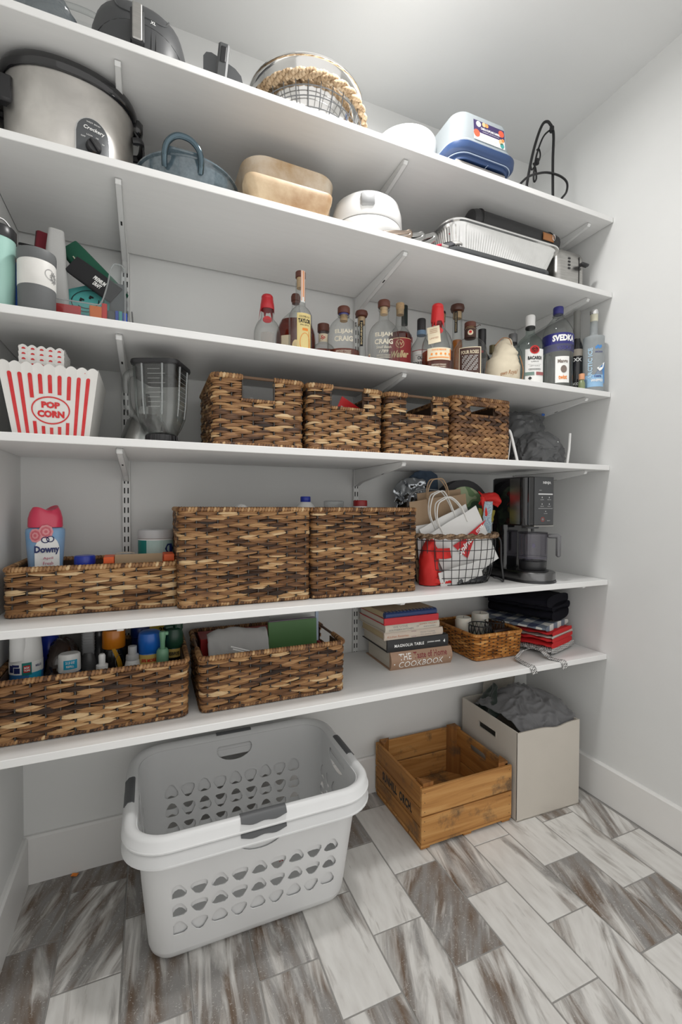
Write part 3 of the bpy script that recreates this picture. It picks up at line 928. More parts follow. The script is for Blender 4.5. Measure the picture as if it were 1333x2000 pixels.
for i in range(4):
    y0 = -cd / 2 + .002 + i * .084
    slat(t, 'base_plank', -cw / 2 + .0, cw / 2 - .0, y0, y0 + .079, .010, .0195, WOODX)
for x in (-1, 0, 1):
    slat(t, 'skid', x * (cw / 2 - .02) - .018, x * (cw / 2 - .02) + .018, -cd / 2 + .006, cd / 2 - .006, 0, .0095, WOODY)
mb = MB()
for x in (-1, 1):
    for z in (.035, .066, .098, .130, .162, .194):
        disc(mb, lambda u, v, x=x, z=z: (x * (cw / 2 - .012) + u, -cd / 2 - .0004, z + v), .0016, n=8)
obj('nails', mb, mat('nail', (.05, .04, .035), .5, .6), t, 0, kind='stuff')

# ---------------------------------------------------------------- crumpled cloth
def crumple(mb, f, nu, nv, amp, scale, seed, ridges=1.0, mi=0, T=None, closed=False, tone=None):
    """f(u,v) -> base point; pushed along its normal in sharp folds"""
    g = [[Vector(f(i / nu, j / nv)) for i in range(nu + 1)] for j in range(nv + 1)]
    off = Vector((seed * 3.1, seed * 1.7, seed * .9)); vs = []
    for j in range(nv + 1):
        for i in range(nu + 1):
            a = g[j][min(i + 1, nu)] - g[j][max(i - 1, 0)]; b = g[min(j + 1, nv)][i] - g[max(j - 1, 0)][i]
            n = a.cross(b); n = n.normalized() if n.length > 1e-12 else Vector((0, 0, 1))
            p = g[j][i]; q = p * scale + off
            w = Vector((noise.noise(q * .7), noise.noise(q * .7 + Vector((5, 2, 1))), noise.noise(q * .7 + Vector((1, 8, 3))))) * 1.3
            h = 1 - 2.2 * abs(noise.noise(q + w)); h2 = 1 - 2 * abs(noise.noise(q * 2.3 + w * 1.5))
            vs.append(p + n * amp * (h * .65 + h2 * .28 * ridges + noise.noise(q * .45) * .5))
    fs = [(j * (nu + 1) + i, j * (nu + 1) + i + 1, (j + 1) * (nu + 1) + i + 1, (j + 1) * (nu + 1) + i) for j in range(nv) for i in range(nu)]
    mb.add(vs, fs, mi, tone, T)
def dome(cx, cy, z0, rx, ry, h, p=2.4, lean=(0, 0), low=-.15):
    def f(u, v):
        a = 2 * PI * u; b = (PI / 2) * (low + (1 - low) * v)
        k = max(0.0, math.cos(b)) ** .8
        c, s = math.cos(a), math.sin(a); q = (abs(c) ** p + abs(s) ** p) ** (-1 / p)
        zz = math.sin(b)
        return (cx + rx * c * q * k + lean[0] * max(zz, 0), cy + ry * s * q * k + lean[1] * max(zz, 0), z0 + h * zz)
    return f

# ---------------------------------------------------------------- cream bin with clothes
CREAM = mat('cream_board', (.56, .52, .46), .6, vary=.12, vscale=6, bump=.05, bscale=400)
CREAMD = mat('cream_hem', (.47, .43, .375), .65)
t = thing('storage_bin', 'cream fabric-covered storage bin full of dark clothes, right of the crate', 'storage bin', (1.3915, -.209, 0), math.radians(-2))
bw, bd, bh, th = .302, .336, .330, .005
mb = MB(); box(mb, -bw / 2, bw / 2, -bd / 2, bd / 2, 0, th)
obj('base', mb, CREAM, t, 0)
for sgn, nm in ((-1, 'front_panel'), (1, 'back_panel')):
    mb = MB()
    for k, off in enumerate((0, th)):
        sheet(mb, lambda u, v, off=off: (-bw / 2 + bw * u, sgn * (bd / 2 - off), v * (bh + (-.010 * math.exp(-((u - .62) / .14) ** 2) if sgn < 0 else 0) + .004 * (u - .5))), 16, 6)
    sheet(mb, lambda u, v: (-bw / 2 + bw * u, sgn * (bd / 2 - th * v), bh + (-.010 * math.exp(-((u - .62) / .14) ** 2) if sgn < 0 else 0) + .004 * (u - .5)), 16, 1, mi=1)
    obj(nm, mb, [CREAM, CREAMD], t, 40)
for sgn in (-1, 1):
    P = [Vector(p) for p in [(-bd / 2 + th, 0.0), (bd / 2 - th, 0.0), (bd / 2 - th, bh), (-bd / 2 + th, bh)]]
    hz0, hz1, hy = .256, .281, .052
    Hh = [Vector(p) for p in [(-hy, hz0), (hy, hz0), (hy, hz1), (-hy, hz1)]]
    vs, _, fs, *_q = geometry.delaunay_2d_cdt(P + Hh, [(0, 1), (1, 2), (2, 3), (3, 0), (4, 5), (5, 6), (6, 7), (7, 4)], [], 0, 1e-6)
    fs = [f for f in fs if not all(abs(vs[i].x) < hy + .001 and hz0 - .001 < vs[i].y < hz1 + .001 for i in f)]
    mb = MB(); mb.add([(sgn * bw / 2, v.x, v.y) for v in vs], fs)
    o = obj('side_panel', mb, CREAM, t, 0); md = o.modifiers.new('board', 'SOLIDIFY'); md.thickness = th; md.offset = 1 if sgn < 0 else -1
    mb = MB()
    for a, b in (((-hy, hz0), (hy, hz0)), ((hy, hz0), (hy, hz1)), ((hy, hz1), (-hy, hz1)), ((-hy, hz1), (-hy, hz0))):
        tube(mb, [(sgn * (bw / 2 + .0006), a[0], a[1]), (sgn * (bw / 2 + .0006), b[0], b[1])], .0018, 6)
    obj('handle_binding', mb, CREAMD, t)
GREYC = mat('grey_jersey', (.15, .15, .155), .75, vary=.25, vscale=25, bump=.3, bscale=900, sheen=.2)
GREENC = mat('dark_green_fleece', (.016, .028, .022), .9, vary=.3, vscale=40, bump=.4, bscale=500, sheen=.3)
def drape(u, v):      # shirt heaped in the bin, spilling over its right side
    x = 1.272 + .318 * u; y = -.358 + .275 * v
    e = math.sin(PI * min(1, max(0, v))) ** .5
    z = .300 + .078 * e * (math.sin(PI * min(1, .10 + .80 * u)) ** .7) + .030 * math.exp(-((u - .45) ** 2 + (v - .62) ** 2) / .05)
    if u > .80: z = max(z, .352 * e + .30 * (1 - e)) - max(0, u - .90) * .55
    return (x, y + .035 * max(0, u - .85) / .15 * (1 - v), z)
mb = MB(); crumple(mb, drape, 110, 84, .017, 15, 3, 1.5)
o = obj('grey_shirt', mb, GREYC, None, 80); md = o.modifiers.new('cloth', 'SOLIDIFY'); md.thickness = .004; tag(o, 'grey crumpled shirt heaped in the cream bin', 'clothes')
mb = MB()
def coll(u, v):
    return (1.275 + .055 * v + .02 * math.sin(u * 5), -.100 - .12 * u + .02 * v, .29 + .118 * math.sin(PI * (.15 + .75 * u)) * v ** .7)
crumple(mb, coll, 30, 20, .010, 20, 5); o = obj('green_sweater', mb, GREENC, None, 80)
md = o.modifiers.new('cloth', 'SOLIDIFY'); md.thickness = .006
tag(o, 'dark green fleece sweater standing up behind the grey shirt in the bin', 'clothes')
MESHW = mat('white_mesh_fabric', (.50, .47, .41), .8, vary=.7, vscale=420, bump=.6, bscale=600)
mb = MB(); sheet(mb, lambda u, v: (1.365 + .175 * u + .004 * math.sin(9 * v), -.034 + .006 * math.sin(7 * u + 3 * v), .02 + .43 * v), 12, 12)
o = obj('mesh_bag', mb, MESHW, None, 60); md = o.modifiers.new('cloth', 'SOLIDIFY'); md.thickness = .003
tag(o, 'folded white mesh laundry bag standing behind the cream bin', 'laundry bag')
# ================================================================ topmost shelf
z1 = SH[0]
CHAR = mat('charcoal_plastic', (.060, .062, .065), .42, vary=.15)
SILV = metal('brushed_silver', (.50, .49, .47), .38, .12, stretch=(1, 1, 12), scale=30)
STEEL = metal('bowl_steel', (.72, .71, .69), .12, .08)
STEELD = metal('smudged_steel', (.70, .675, .64), .36, .26, scale=11)
CHROME = metal('chrome', (.72, .72, .72), .08, .05)
# air fryer
t = thing('air_fryer', 'dark grey rounded air fryer with a steel drawer handle on the topmost shelf', 'air fryer', (-.020, -.215, z1), .04)
mb = MB(); R = []
for z, k in ((0, .90), (.006, .94), (.05, .985), (.09, 1.0), (.124, .985), (.150, .93), (.169, .82), (.180, .60), (.184, .3), (.185, .02)):
    R.append(ring(z, .122 * k, .150 * k, 44, 2.5))
loft(mb, R, True, True); obj('body', mb, CHAR, t, 50)
def af(u, v, off=.001):   # front skin of the body
    k = .985 if v < .11 else .985 - .25 * ((v - .11) / .09) ** 2
    a = u / .135
    c, s = math.cos(a - PI / 2), math.sin(a - PI / 2); q = (abs(c) ** 2.5 + abs(s) ** 2.5) ** (-1 / 2.5)
    return (.122 * k * c * q * (1 + off * 8), .150 * k * s * q * (1 + off * 8), v)
mb = MB()
pts = [af(-.16 + .32 * i / 24, .062 + .036 * (1 - ((i - 12) / 12) ** 2)) for i in range(25)]
tube(mb, pts, .0012, 5); tube(mb, [af(.026, .02), af(.026, .095)], .0010, 4); tube(mb, [af(.038, .02), af(.038, .093)], .0010, 4)
obj('drawer_seam', mb, BLACKPL, t)
mb = MB(); tube(mb, spline([af(-.075, .155), af(-.06, .128), af(-.03, .118), af(.02, .118), af(.06, .122), af(.078, .150)], 5), .0018, 6)
obj('crease', mb, GREYPL, t)
mb = MB(); write(mb, '8', lambda u, v: af(u - .026, .112 + v, .0012), h=.007, bold=.02); write(mb, 'XL', lambda u, v: af(u + .030, .112 + v, .0012), h=.008, bold=.02, shear=.2)
obj('lettering', mb, INKW, t, 0)
mb = MB(); box(mb, -.026, .006, -.184, -.150, .020, .100, .004); obj('handle_bracket', mb, BLACKPL, t, 30)
mb = MB(); box(mb, -.0215, .0005, -.189, -.1845, .020, .108, .003); obj('handle', mb, SILV, t, 30)
# air fryer pan handle
t = thing('pan_handle', 'small dark grey removable pan handle clipped to a rounded plate, beside the air fryer', 'pan handle', (.193, -.315, z1), -.12)
mb = MB(); pl = [(-.052, 0), (.056, 0), (.056, .070), (.050, .094), (.034, .110), (0, .126), (-.030, .138), (-.044, .136), (-.052, .124)]
prism(mb, pl, -.004, .004, axis='Y'); obj('plate', mb, mat('gunmetal', (.13, .135, .14), .35, .6), t, 30)
mb = MB(); box(mb, -.026, .004, -.030, -.006, .0, .152, .005, T=T3((0, 0, 0), ry=.10)); obj('grip', mb, GREYPL, t, 30)
mb = MB(); box(mb, -.018, -.003, -.0325, -.029, .095, .138, .002, T=T3((0, 0, 0), ry=.10)); obj('release_button', mb, BLACKPL, t, 30)
# clear plastic packets at the far left
CLEARP = glass('clear_plastic', (.93, .94, .94), (.45, .48, .49), .08, .6)
CRINK = glass('crinkled_grey_film', (.62, .66, .68), (.22, .25, .27), .10, .9, .35, (.30, .33, .35))
mb = MB(); crumple(mb, dome(-.235, -.30, z1, .085, .075, .135, low=-.02), 60, 26, .010, 24, 6)
tag(obj('plastic_packet', mb, CRINK, None, 30), 'crinkled grey clear plastic packet at the left end of the topmost shelf', 'packet')
t = thing('plastic_tray', 'clear moulded plastic tray lying behind the air fryer, at the left', 'tray', (-.165, -.13, z1))
mb = MB(); tube(mb, spline([(-.12, -.07, .20), (-.02, -.085, .215), (.07, -.07, .21), (.10, .02, .205), (.02, .08, .20), (-.10, .06, .20)], 6, True), .007, 8, closed=True); obj('rim', mb, CLEARP, t, 60)
mb = MB(); loft(mb, [rrect(.13, .10, .03, 0, 5, -.01), rrect(.15, .11, .03, .10, 5, -.01), rrect(.20, .14, .04, .200, 5, -.01)], True); obj('bowl', mb, CLEARP, t, 60)

# rope-rimmed wire basket with a steel bowl resting in it
WIRE = mat('dark_wire', (.05, .05, .052), .42, .6)
WIREG = mat('grey_wire', (.20, .205, .21), .35, .8)
JUTE = tone_mat('jute_rope', [(0, (.15, .09, .045)), (.4, (.38, .265, .155)), (.75, (.54, .41, .27)), (1, (.70, .58, .43))], .85, .9, gs=(300, 300, 300), grain=.5)
def grid_basket(t, rt, rb, h, nv, nh, wire, wr, sx=1.0, sy=1.0, p=2.0):
    mb = MB()
    def pt(a, k):
        r = rb + (rt - rb) * math.sin(k * PI / 2) ** .9
        c, s = math.cos(a), math.sin(a); q = (abs(c) ** p + abs(s) ** p) ** (-1 / p)
        return (r * sx * c * q, r * sy * s * q, h * k ** 1.15 + wr)
    for i in range(nv):
        a = 2 * PI * i / nv
        tube(mb, [pt(a, k / 8) for k in range(9)], wr, 5)
    for j in range(nh + 1):
        tube(mb, [pt(2 * PI * i / 48, j / nh * .96) for i in range(48)], wr, 5, closed=True)
    b = pt(0, 0)[0]
    for i in range(-3, 4):
        y = i / 4 * rb * sy; x = rb * sx * math.sqrt(max(0, 1 - (i / 4) ** 2))
        tube(mb, [(-x, y, wr), (x, y, wr)], wr, 5)
    obj('wire_grid', mb, wire, t, kind='stuff')
    return pt
t = thing('wire_basket', 'round wire basket with a thick jute rope rim holding the steel bowl', 'wire basket', (.474, -.222, z1))
grid_basket(t, .176, .118, .112, 30, 5, WIREG, .0016)
rnd = random.Random(3)
for ph in range(3):
    mb = MB(); n = 150; pts = []
    for i in range(n + 1):
        a = 2 * PI * i / n; b = a * 11 + ph * 2 * PI / 3
        rr = .178 + .0068 * math.cos(b); pts.append((rr * math.cos(a), rr * math.sin(a), .110 + .0072 * math.sin(b)))
    rope(mb, pts, .0080, .010, rnd, 1, .55, 8, depth=.22)
    obj('rope_strand', mb, JUTE, t, 60)
mb = MB(); tube(mb, [(-.185, -.06, .10), (-.195, -.075, .07), (-.187, -.085, .04)], [.006, .008, .010], 7); obj('rope_tail', mb, JUTE, t)
t = thing('steel_bowl', 'polished stainless steel mixing bowl resting in the rope-rimmed wire basket', 'bowl', (.470, -.213, z1 + .022))
mb = MB(); pr = [(.045, .0), (.055, .001), (.085, .012), (.120, .038), (.148, .075), (.165, .112), (.172, .140), (.176, .146), (.183, .147), (.184, .149), (.182, .151), (.174, .150), (.170, .142), (.160, .108), (.143, .074), (.115, .040), (.080, .016), (.05, .005)]
lathe(mb, pr, 56); obj('bowl', mb, STEEL, t, 50)
# white bowl
t = thing('white_bowl', 'plain white glazed bowl between the rope basket and the cake carrier', 'bowl', (.845, -.205, z1))
mb = MB(); lathe(mb, [(.05, 0), (.055, 0), (.055, .006), (.080, .03), (.096, .075), (.107, .125), (.110, .158), (.109, .161), (.106, .158), (.101, .125), (.090, .075), (.07, .034), (.03, .018)], 48)
obj('bowl', mb, mat('white_glaze', (.85, .85, .84), .16, coat=.3), t, 50)

# cake carrier on a flat paper box
t = thing('paper_box', 'flat grey printed paper box lying under the cake carrier', 'box', (1.055, -.235, z1))
GREYCARD = mat('grey_card', (.36, .345, .33), .6, vary=.3, vscale=18)
mb = MB(); box(mb, -.105, .105, -.125, .125, .0005, .052, .001); obj('carton', mb, GREYCARD, t, 0)
mb = MB(); quad(mb, lambda u, v: (-.1056, v, .026 + u), -.02, .02, -.12, -.06); obj('orange_print', mb, mat('orange_print', (.75, .30, .05), .5), t, 0)
mb = MB()
for (u, v, r) in ((-.055, .030, .014), (-.030, .022, .011), (-.010, .034, .010)): disc(mb, on_front(u, -.1252, v), r, r * .7)
obj('picture_print', mb, INKG, t, 0)
NAVY = mat('navy_plastic', (.028, .060, .155), .35, vary=.1)
TRANS = glass('milky_plastic', (.80, .85, .87), (.62, .68, .70), .25, .35, .42, (.78, .83, .85))
t = thing('cake_carrier', 'translucent cake carrier with a navy blue base and a paper sleeve, on the topmost shelf', 'cake carrier', (1.062, -.238, z1 + .0525), .0)
mb = MB()
loft(mb, [rrect(.232, .262, .05, .010, 8), rrect(.232, .262, .05, .0008, 8), rrect(.240, .270, .052, .0008, 8), rrect(.244, .274, .054, .014, 8), rrect(.270, .300, .060, .020, 8), rrect(.280, .310, .062, .026, 8), rrect(.284, .314, .064, .042, 8), rrect(.278, .308, .062, .046, 8), rrect(.250, .280, .052, .046, 8)], True, True)
obj('base', mb, NAVY, t, 40)
mb = MB(); tube(mb, [(x, y, -.0005 + .0145) for x, y, _ in rrect(.256, .286, .056, 0, 8)], .0016, 5, closed=True)
tube(mb, [(.01, -.136, .0015), (.01, .12, .0015)], .0012, 4); obj('base_rib', mb, mat('pale_blue_edge', (.40, .48, .60), .4), t)
mb = MB(); loft(mb, [rrect(.262, .292, .056, .047, 8), rrect(.262, .292, .056, .060, 8), rrect(.246, .276, .050, .064, 8), rrect(.232, .262, .046, .150, 8), rrect(.226, .256, .044, .160, 8), rrect(.205, .235, .038, .165, 8)], False, True)
obj('cover', mb, TRANS, t, 45)
fy = lambda v: -.1475 + (v - .05) * .10
SL = lambda u, v: (.010 + u, fy(.108 + v) - .0014, .108 + v)
def slf(u, v, o=0): return (.012 + u, -.138 - .0008 - o + .085 * (v), .104 + v)
mb = MB(); quad(mb, lambda u, v: slf(u, v), -.066, .066, -.034, .034); obj('paper_sleeve', mb, INKW, t, 0)
mb = MB(); quad(mb, lambda u, v: slf(u, v, .0004), -.066, .066, -.006, .034); obj('purple_band', mb, mat('purple_print', (.045, .03, .10), .5), t, 0)
mb = MB(); write(mb, 'CAKE & CUPCAKE CARRIER', lambda u, v: slf(u + .006, v + .010, .0008), w=.084, h=.008, bold=.03)
write(mb, 'container with lid and tray', lambda u, v: slf(u + .006, v - .000, .0008), w=.07, h=.0042); disc(mb, lambda u, v: slf(u - .045, v + .022, .0007), .010)
obj('lettering', mb, INKW, t, 0)
mb = MB(); FOOD = [mat('print_red', (.70, .10, .05), .5), mat('print_orange', (.75, .28, .08), .5), mat('print_teal', (.05, .30, .28), .5), mat('print_tan', (.62, .42, .22), .5)]
for u, v, r, m in ((-.054, -.012, .013, 0), (-.022, .026, .008, 3), (-.010, .026, .007, 1), (.052, .018, .012, 0), (.050, -.012, .010, 3), (.054, -.024, .009, 2), (.058, -.004, .006, 1)): disc(mb, lambda a, b, u=u, v=v: slf(u + a, v + b, .0009), r, mi=m)
for i in range(4): disc(mb, lambda a, b, i=i: slf(-.028 + i * .017 + a, -.020 + b, .0009), .005, mi=3, inner=.001)
obj('food_print', mb, FOOD, t, 0)

# wrought iron stand
IRON = mat('black_iron', (.014, .014, .015), .45, .3)
t = thing('iron_stand', 'black wrought iron scroll stand at the right end of the topmost shelf', 'stand', (1.40, -.28, z1))
def L_(x, y, z): return (x - 1.40, y + .28, z - z1)
mb = MB(); tube(mb, spline([L_(1.438, -.30, 2.632), L_(1.452, -.30, 2.60), L_(1.450, -.30, 2.50), L_(1.452, -.30, 2.38), L_(1.455, -.30, 2.2715)], 5), .0052, 7); obj('upright', mb, IRON, t)
mb = MB(); tube(mb, spline([L_(1.445, -.298, 2.628), L_(1.425, -.295, 2.644), L_(1.400, -.29, 2.622), L_(1.368, -.285, 2.53), L_(1.345, -.28, 2.42), L_(1.338, -.275, 2.345), L_(1.336, -.27, 2.2715)], 5), .0052, 7); obj('curved_leg', mb, IRON, t)
mb = MB(); tube(mb, spline([L_(1.444, -.295, 2.620), L_(1.415, -.285, 2.590), L_(1.392, -.275, 2.52), L_(1.384, -.27, 2.45), L_(1.391, -.265, 2.425), L_(1.402, -.265, 2.44), L_(1.398, -.265, 2.475), L_(1.386, -.265, 2.495)], 6), .0034, 6)
tube(mb, spline([L_(1.400, -.275, 2.500), L_(1.412, -.27, 2.512), L_(1.416, -.27, 2.535), L_(1.408, -.27, 2.552), L_(1.398, -.27, 2.545)], 6), .003, 6)
tube(mb, spline([L_(1.400, -.275, 2.500), L_(1.386, -.272, 2.478), L_(1.374, -.27, 2.462), L_(1.368, -.27, 2.475)], 6), .003, 6); obj('scroll', mb, IRON, t)
mb = MB()
for p in ((1.445, -.298, 2.618), (1.341, -.277, 2.372), (1.397, -.272, 2.498)): tube(mb, [L_(p[0], p[1], p[2] - .009), L_(p[0], p[1], p[2] + .009)], .0085, 8)
obj('collar', mb, IRON, t, kind='stuff')
mb = MB(); tube(mb, spline([L_(x, -.32 + dy, z) for x, dy, z in ((1.262, 0, 2.340), (1.30, 0, 2.379), (1.35, .01, 2.412), (1.415, .015, 2.440), (1.481, .015, 2.446), (1.514, .01, 2.427), (1.507, .005, 2.385), (1.475, 0, 2.347), (1.45, 0, 2.31), (1.445, 0, 2.2715))], 6), .0042, 7)
tube(mb, spline([L_(1.420, -.30, 2.30), L_(1.46, -.30, 2.345), L_(1.51, -.29, 2.35), L_(1.545, -.28, 2.32), L_(1.555, -.28, 2.2715)], 6), .0042, 7)
tube(mb, spline([L_(1.262, -.32, 2.340), L_(1.252, -.322, 2.31), L_(1.250, -.322, 2.2715)], 5), .0042, 7); obj('hoop', mb, IRON, t)

# ================================================================ second shelf
z2 = SH[1]
t = thing('slow_cooker', 'large oval brushed steel slow cooker with a black rim and dial on the left', 'slow cooker', (-.186, -.218, z2), .10)
mb = MB(); R = []
for z, k in ((.012, .93), (.02, .96), (.10, .985), (.20, 1.0), (.226, 1.005)): R.append(ring(z, .149 * k, .118 * k, 52, 2.2))
loft(mb, R, True, True); obj('body', mb, STEELD, t, 50)
mb = MB(); loft(mb, [ring(z, .149 * k, .118 * k, 52, 2.2) for z, k in ((0, .86), (0, .90), (.012, .92), (.013, .8))], True, True); obj('foot', mb, BLACKPL, t, 40)
mb = MB(); loft(mb, [ring(z, .149 + o, .118 + o, 52, 2.2) for z, o in ((.222, -.004), (.222, .003), (.228, .009), (.244, .011), (.252, .008), (.252, .0), (.246, -.006))], False, True); obj('crock_rim', mb, mat('black_glaze', (.012, .012, .013), .12, coat=.4), t, 50)
for s in (-1, 1):
    mb = MB(); box(mb, .142, .172, -.030, .030, .205, .250, .010, T=T3((0, 0, 0), rz=0 if s > 0 else PI)); obj('crock_lug', mb, mat('black_glaze', (0, 0, 0)), t, 60)
    mb = MB(); pts = [(s * .144, -.036, .175), (s * .166, -.034, .180), (s * .170, 0, .182), (s * .166, .034, .180), (s * .144, .036, .175)]
    tube(mb, spline(pts, 4), .0065, 8, flat=1.6); obj('handle', mb, BLACKPL, t)
    if s < 0:
        mb = MB(); box(mb, -.158, -.120, -.075, -.045, .140, .205, .006); obj('handle_mount', mb, BLACKPL, t, 40)
    if s > 0:
        mb = MB(); tube(mb, spline([(.150, -.03, .205), (.172, -.028, .17), (.168, -.026, .12), (.150, -.028, .10)], 4), .0028, 6); obj('lid_clip', mb, BLACKPL, t)
def sc(u, v, off=.001, phi=.33):
    a = phi + u / .125 - PI / 2
    c, s = math.cos(a), math.sin(a); q = (abs(c) ** 2.2 + abs(s) ** 2.2) ** (-1 / 2.2); k = .985 + .00012 * v * 100
    return ((.149 * k + off) * c * q, (.118 * k + off) * s * q, v)
def arch(mb, w, z0, zs, zt, off, mi=0):
    zs += .010; zt += .012
    sheet(mb, lambda a, b: sc(-w + 2 * w * a, z0 + (zs + (zt - zs) * math.sqrt(max(0, 1 - (2 * a - 1) ** 2)) - z0) * b, off), 24, 1, mi)
mb = MB(); arch(mb, .034, .014, .085, .128, .0012); obj('panel_frame', mb, CHROME, t, 0)
mb = MB(); arch(mb, .0315, .014, .086, .1255, .0022); obj('panel', mb, mat('panel_grey', (.085, .09, .095), .35, .3), t, 0)
mb = MB(); write(mb, 'Crockery', lambda u, v: sc(u + .002, .111 + v, .0032), w=.040, h=.012, bold=.02, shear=.25); write(mb, 'WEST BEND', lambda u, v: sc(u, .1265 + v, .0032), w=.026, h=.0035)
for a, s in ((-.9, 'OFF'), (-.3, 'LOW'), (.3, 'HI'), (.9, 'W')): write(mb, s, lambda u, v, a=a: sc(u + .024 * math.sin(a), .072 + v + .024 * math.cos(a), .0032), h=.0035)
obj('lettering', mb, INKW, t, 0)
c = Vector(sc(0, .068, 0)); n = Vector((c.x / .149 ** 2, c.y / .118 ** 2, 0)).normalized()
Tk = Matrix.Translation(c + n * .002) @ n.to_track_quat('Z', 'Y').to_matrix().to_4x4()
mb = MB(); lathe(mb, [(.0175, 0), (.0172, .008), (.0155, .013), (.003, .0135)], 24, T=Tk); box(mb, -.004, .004, -.0155, .0155, .010, .019, .002, T=Tk @ Matrix.Rotation(.7, 4, 'Z')); obj('dial', mb, BLACKPL, t, 40)
c = Vector(sc(.003, .036, 0)); Tk = Matrix.Translation(c + n * .0025) @ n.to_track_quat('Z', 'Y').to_matrix().to_4x4()
mb = MB(); lathe(mb, [(.0075, 0), (.007, .0025), (.004, .0042), (.001, .0045)], 16, T=Tk); obj('pilot_lamp', mb, mat('amber_lens', (.62, .27, .015), .15, coat=.5), t)

# blue-grey enamel roaster
ENAM = mat('blue_grey_enamel', (.055, .085, .105), .10, coat=.6, vary=.6, vscale=90, dark=(.15, .20, .23), spec=.8)
t = thing('roasting_pot', 'low round glossy blue-grey enamel pot with a big arched handle', 'pot', (.108, -.225, z2), -.02)
mb = MB(); lathe(mb, [(.09, 0), (.105, .002), (.122, .025), (.133, .065), (.137, .088), (.143, .091), (.143, .095), (.136, .095), (.130, .072), (.118, .025), (.06, .01)], 52); obj('pot', mb, ENAM, t, 50)
mb = MB(); tube(mb, spline([(-.066, -.122, .060), (-.066, -.146, .076), (-.058, -.158, .098), (-.036, -.162, .116), (-.006, -.162, .115), (.016, -.159, .098), (.024, -.150, .078), (.024, -.130, .058)], 5), .0075, 10, flat=.9); obj('handle', mb, mat('glossy_blue_steel', (.09, .13, .155), .12, .85), t, 60)
mb = MB(); box(mb, -.060, .018, -.150, -.110, .090, .096, .002); obj('lip', mb, ENAM, t)

# two stoneware bakers, one in the other
STONE = mat('seasoned_stoneware', (.68, .60, .49), .55, vary=1.0, vscale=11, dark=(.42, .27, .125), bump=.05, bscale=300)
STONEB = mat('browned_stoneware', (.62, .48, .31), .5, vary=1.0, vscale=8, dark=(.26, .115, .03), bump=.05, bscale=300)
def baker(w, d, h, wl=.006):
    mb = MB(); R = []
    for z, k in ((.004, .80), (0, .84), (.006, .88), (.5 * h, .94), (h - .02, .985), (h - .012, 1.0), (h, 1.01), (h + .001, 1.0), (h - .004, .955), (.5 * h, .90), (.012, .82)):
        R.append(rrect(w * k, d * k, min(w, d) * .30 * k, z, 8))
    loft(mb, R, True, True); return mb
t = thing('stoneware_baker', 'larger beige stoneware baking dish, the rear of the two beside the white grill', 'baking dish', (.400, -.195, z2), .03, 'stoneware baking dishes'); obj('dish', baker(.292, .235, .188), STONE, t, 50)
t = thing('stoneware_baker', 'smaller brown-stained stoneware dish in front of the larger beige one', 'baking dish', (.368, -.364, z2), .0, 'stoneware baking dishes'); obj('dish', baker(.252, .084, .066), STONEB, t, 50)

# white round grill
t = thing('waffle_maker', 'round glossy white waffle maker with a grey latch, between stoneware dishes and foil pan', 'waffle maker', (.666, -.262, z2), -.42)
WGL = mat('gloss_white', (.78, .78, .77), .18, coat=.3)
mb = MB(); lathe(mb, [(.085, .006), (.10, .008), (.113, .03), (.116, .058), (.115, .066), (.05, .068)], 52); obj('lower_shell', mb, WGL, t, 45)
mb = MB(); lathe(mb, [(.05, .069), (.115, .070), (.117, .074), (.115, .112), (.107, .142), (.088, .158), (.05, .165), (.01, .166)], 52); obj('upper_shell', mb, WGL, t, 45)
mb = MB()
for a in range(4): tube(mb, [(.07 * math.cos(a * PI / 2 + .7), .07 * math.sin(a * PI / 2 + .7), 0), (.07 * math.cos(a * PI / 2 + .7), .07 * math.sin(a * PI / 2 + .7), .008)], .008, 8)
obj('feet', mb, GREYPL, t)
mb = MB(); box(mb, -.022, .022, -.1225, -.100, .092, .134, .006); obj('latch', mb, mat('latch_grey', (.36, .365, .37), .4), t, 50)

# tongs, cord, towel
for i, (x, y, h, r_) in enumerate(((.728, -.392, .036, .0125), (.775, -.390, .042, .0135), (.822, -.386, .052, .0150))):
    mb = MB(); pts = [(x - .075, y + .005, z2 + .006), (x - .03, y, z2 + h * .45), (x + .008, y, z2 + h - .012), (x + .026, y, z2 + h - .004), (x + .026, y, z2 + h - .018), (x - .012, y, z2 + h * .5 - .016), (x - .06, y + .005, z2 + .004)]
    tube(mb, spline(pts, 6), .0045, 7, flat=1.6)
    tag(obj('tongs', mb, [metal('bronze_steel', (.42, .34, .28), .25), metal('dull_steel', (.42, .42, .41), .25)][min(i, 1)], None, 60), ['small bronze-tinted tongs loop, nearest the white waffle maker', 'middle grey steel tongs loop on the second shelf', 'largest grey steel tongs loop, nearest the foil pan'][i], 'tongs', 'tongs on the second shelf')
mb = MB(); tube(mb, spline([(.985, -.30, z2 + .004), (.955, -.305, z2 + .06), (.965, -.30, z2 + .095), (1.02, -.28, z2 + .115), (1.10, -.25, z2 + .112), (1.16, -.22, z2 + .09), (1.18, -.2, z2 + .004)], 6), .0042, 8)
tag(obj('power_cord', mb, BLACKPL, None), 'black power cord arching up beside the foil pan', 'cord')
mb = MB()
def towel(u, v): return (.852 + .105 * u + .01 * v, -.385 + .05 * v, z2 + .006 + (.085 * u ** .8) * (.35 + .65 * v) + .004 * math.sin(9 * u))
for k in range(4): sheet(mb, lambda u, v, k=k: towel((k + u) / 4, v), 6, 8, mi=(0, 1, 2, 1)[k])
o = obj('striped_towel', mb, [mat('towel_red', (.42, .02, .045), .9, bump=.4, bscale=700), mat('towel_grey', (.40, .39, .37), .9, bump=.4, bscale=700), mat('towel_black', (.04, .04, .045), .9, bump=.4, bscale=700)], None, 60)
md = o.modifiers.new('cloth', 'SOLIDIFY'); md.thickness = .006; md.offset = 1
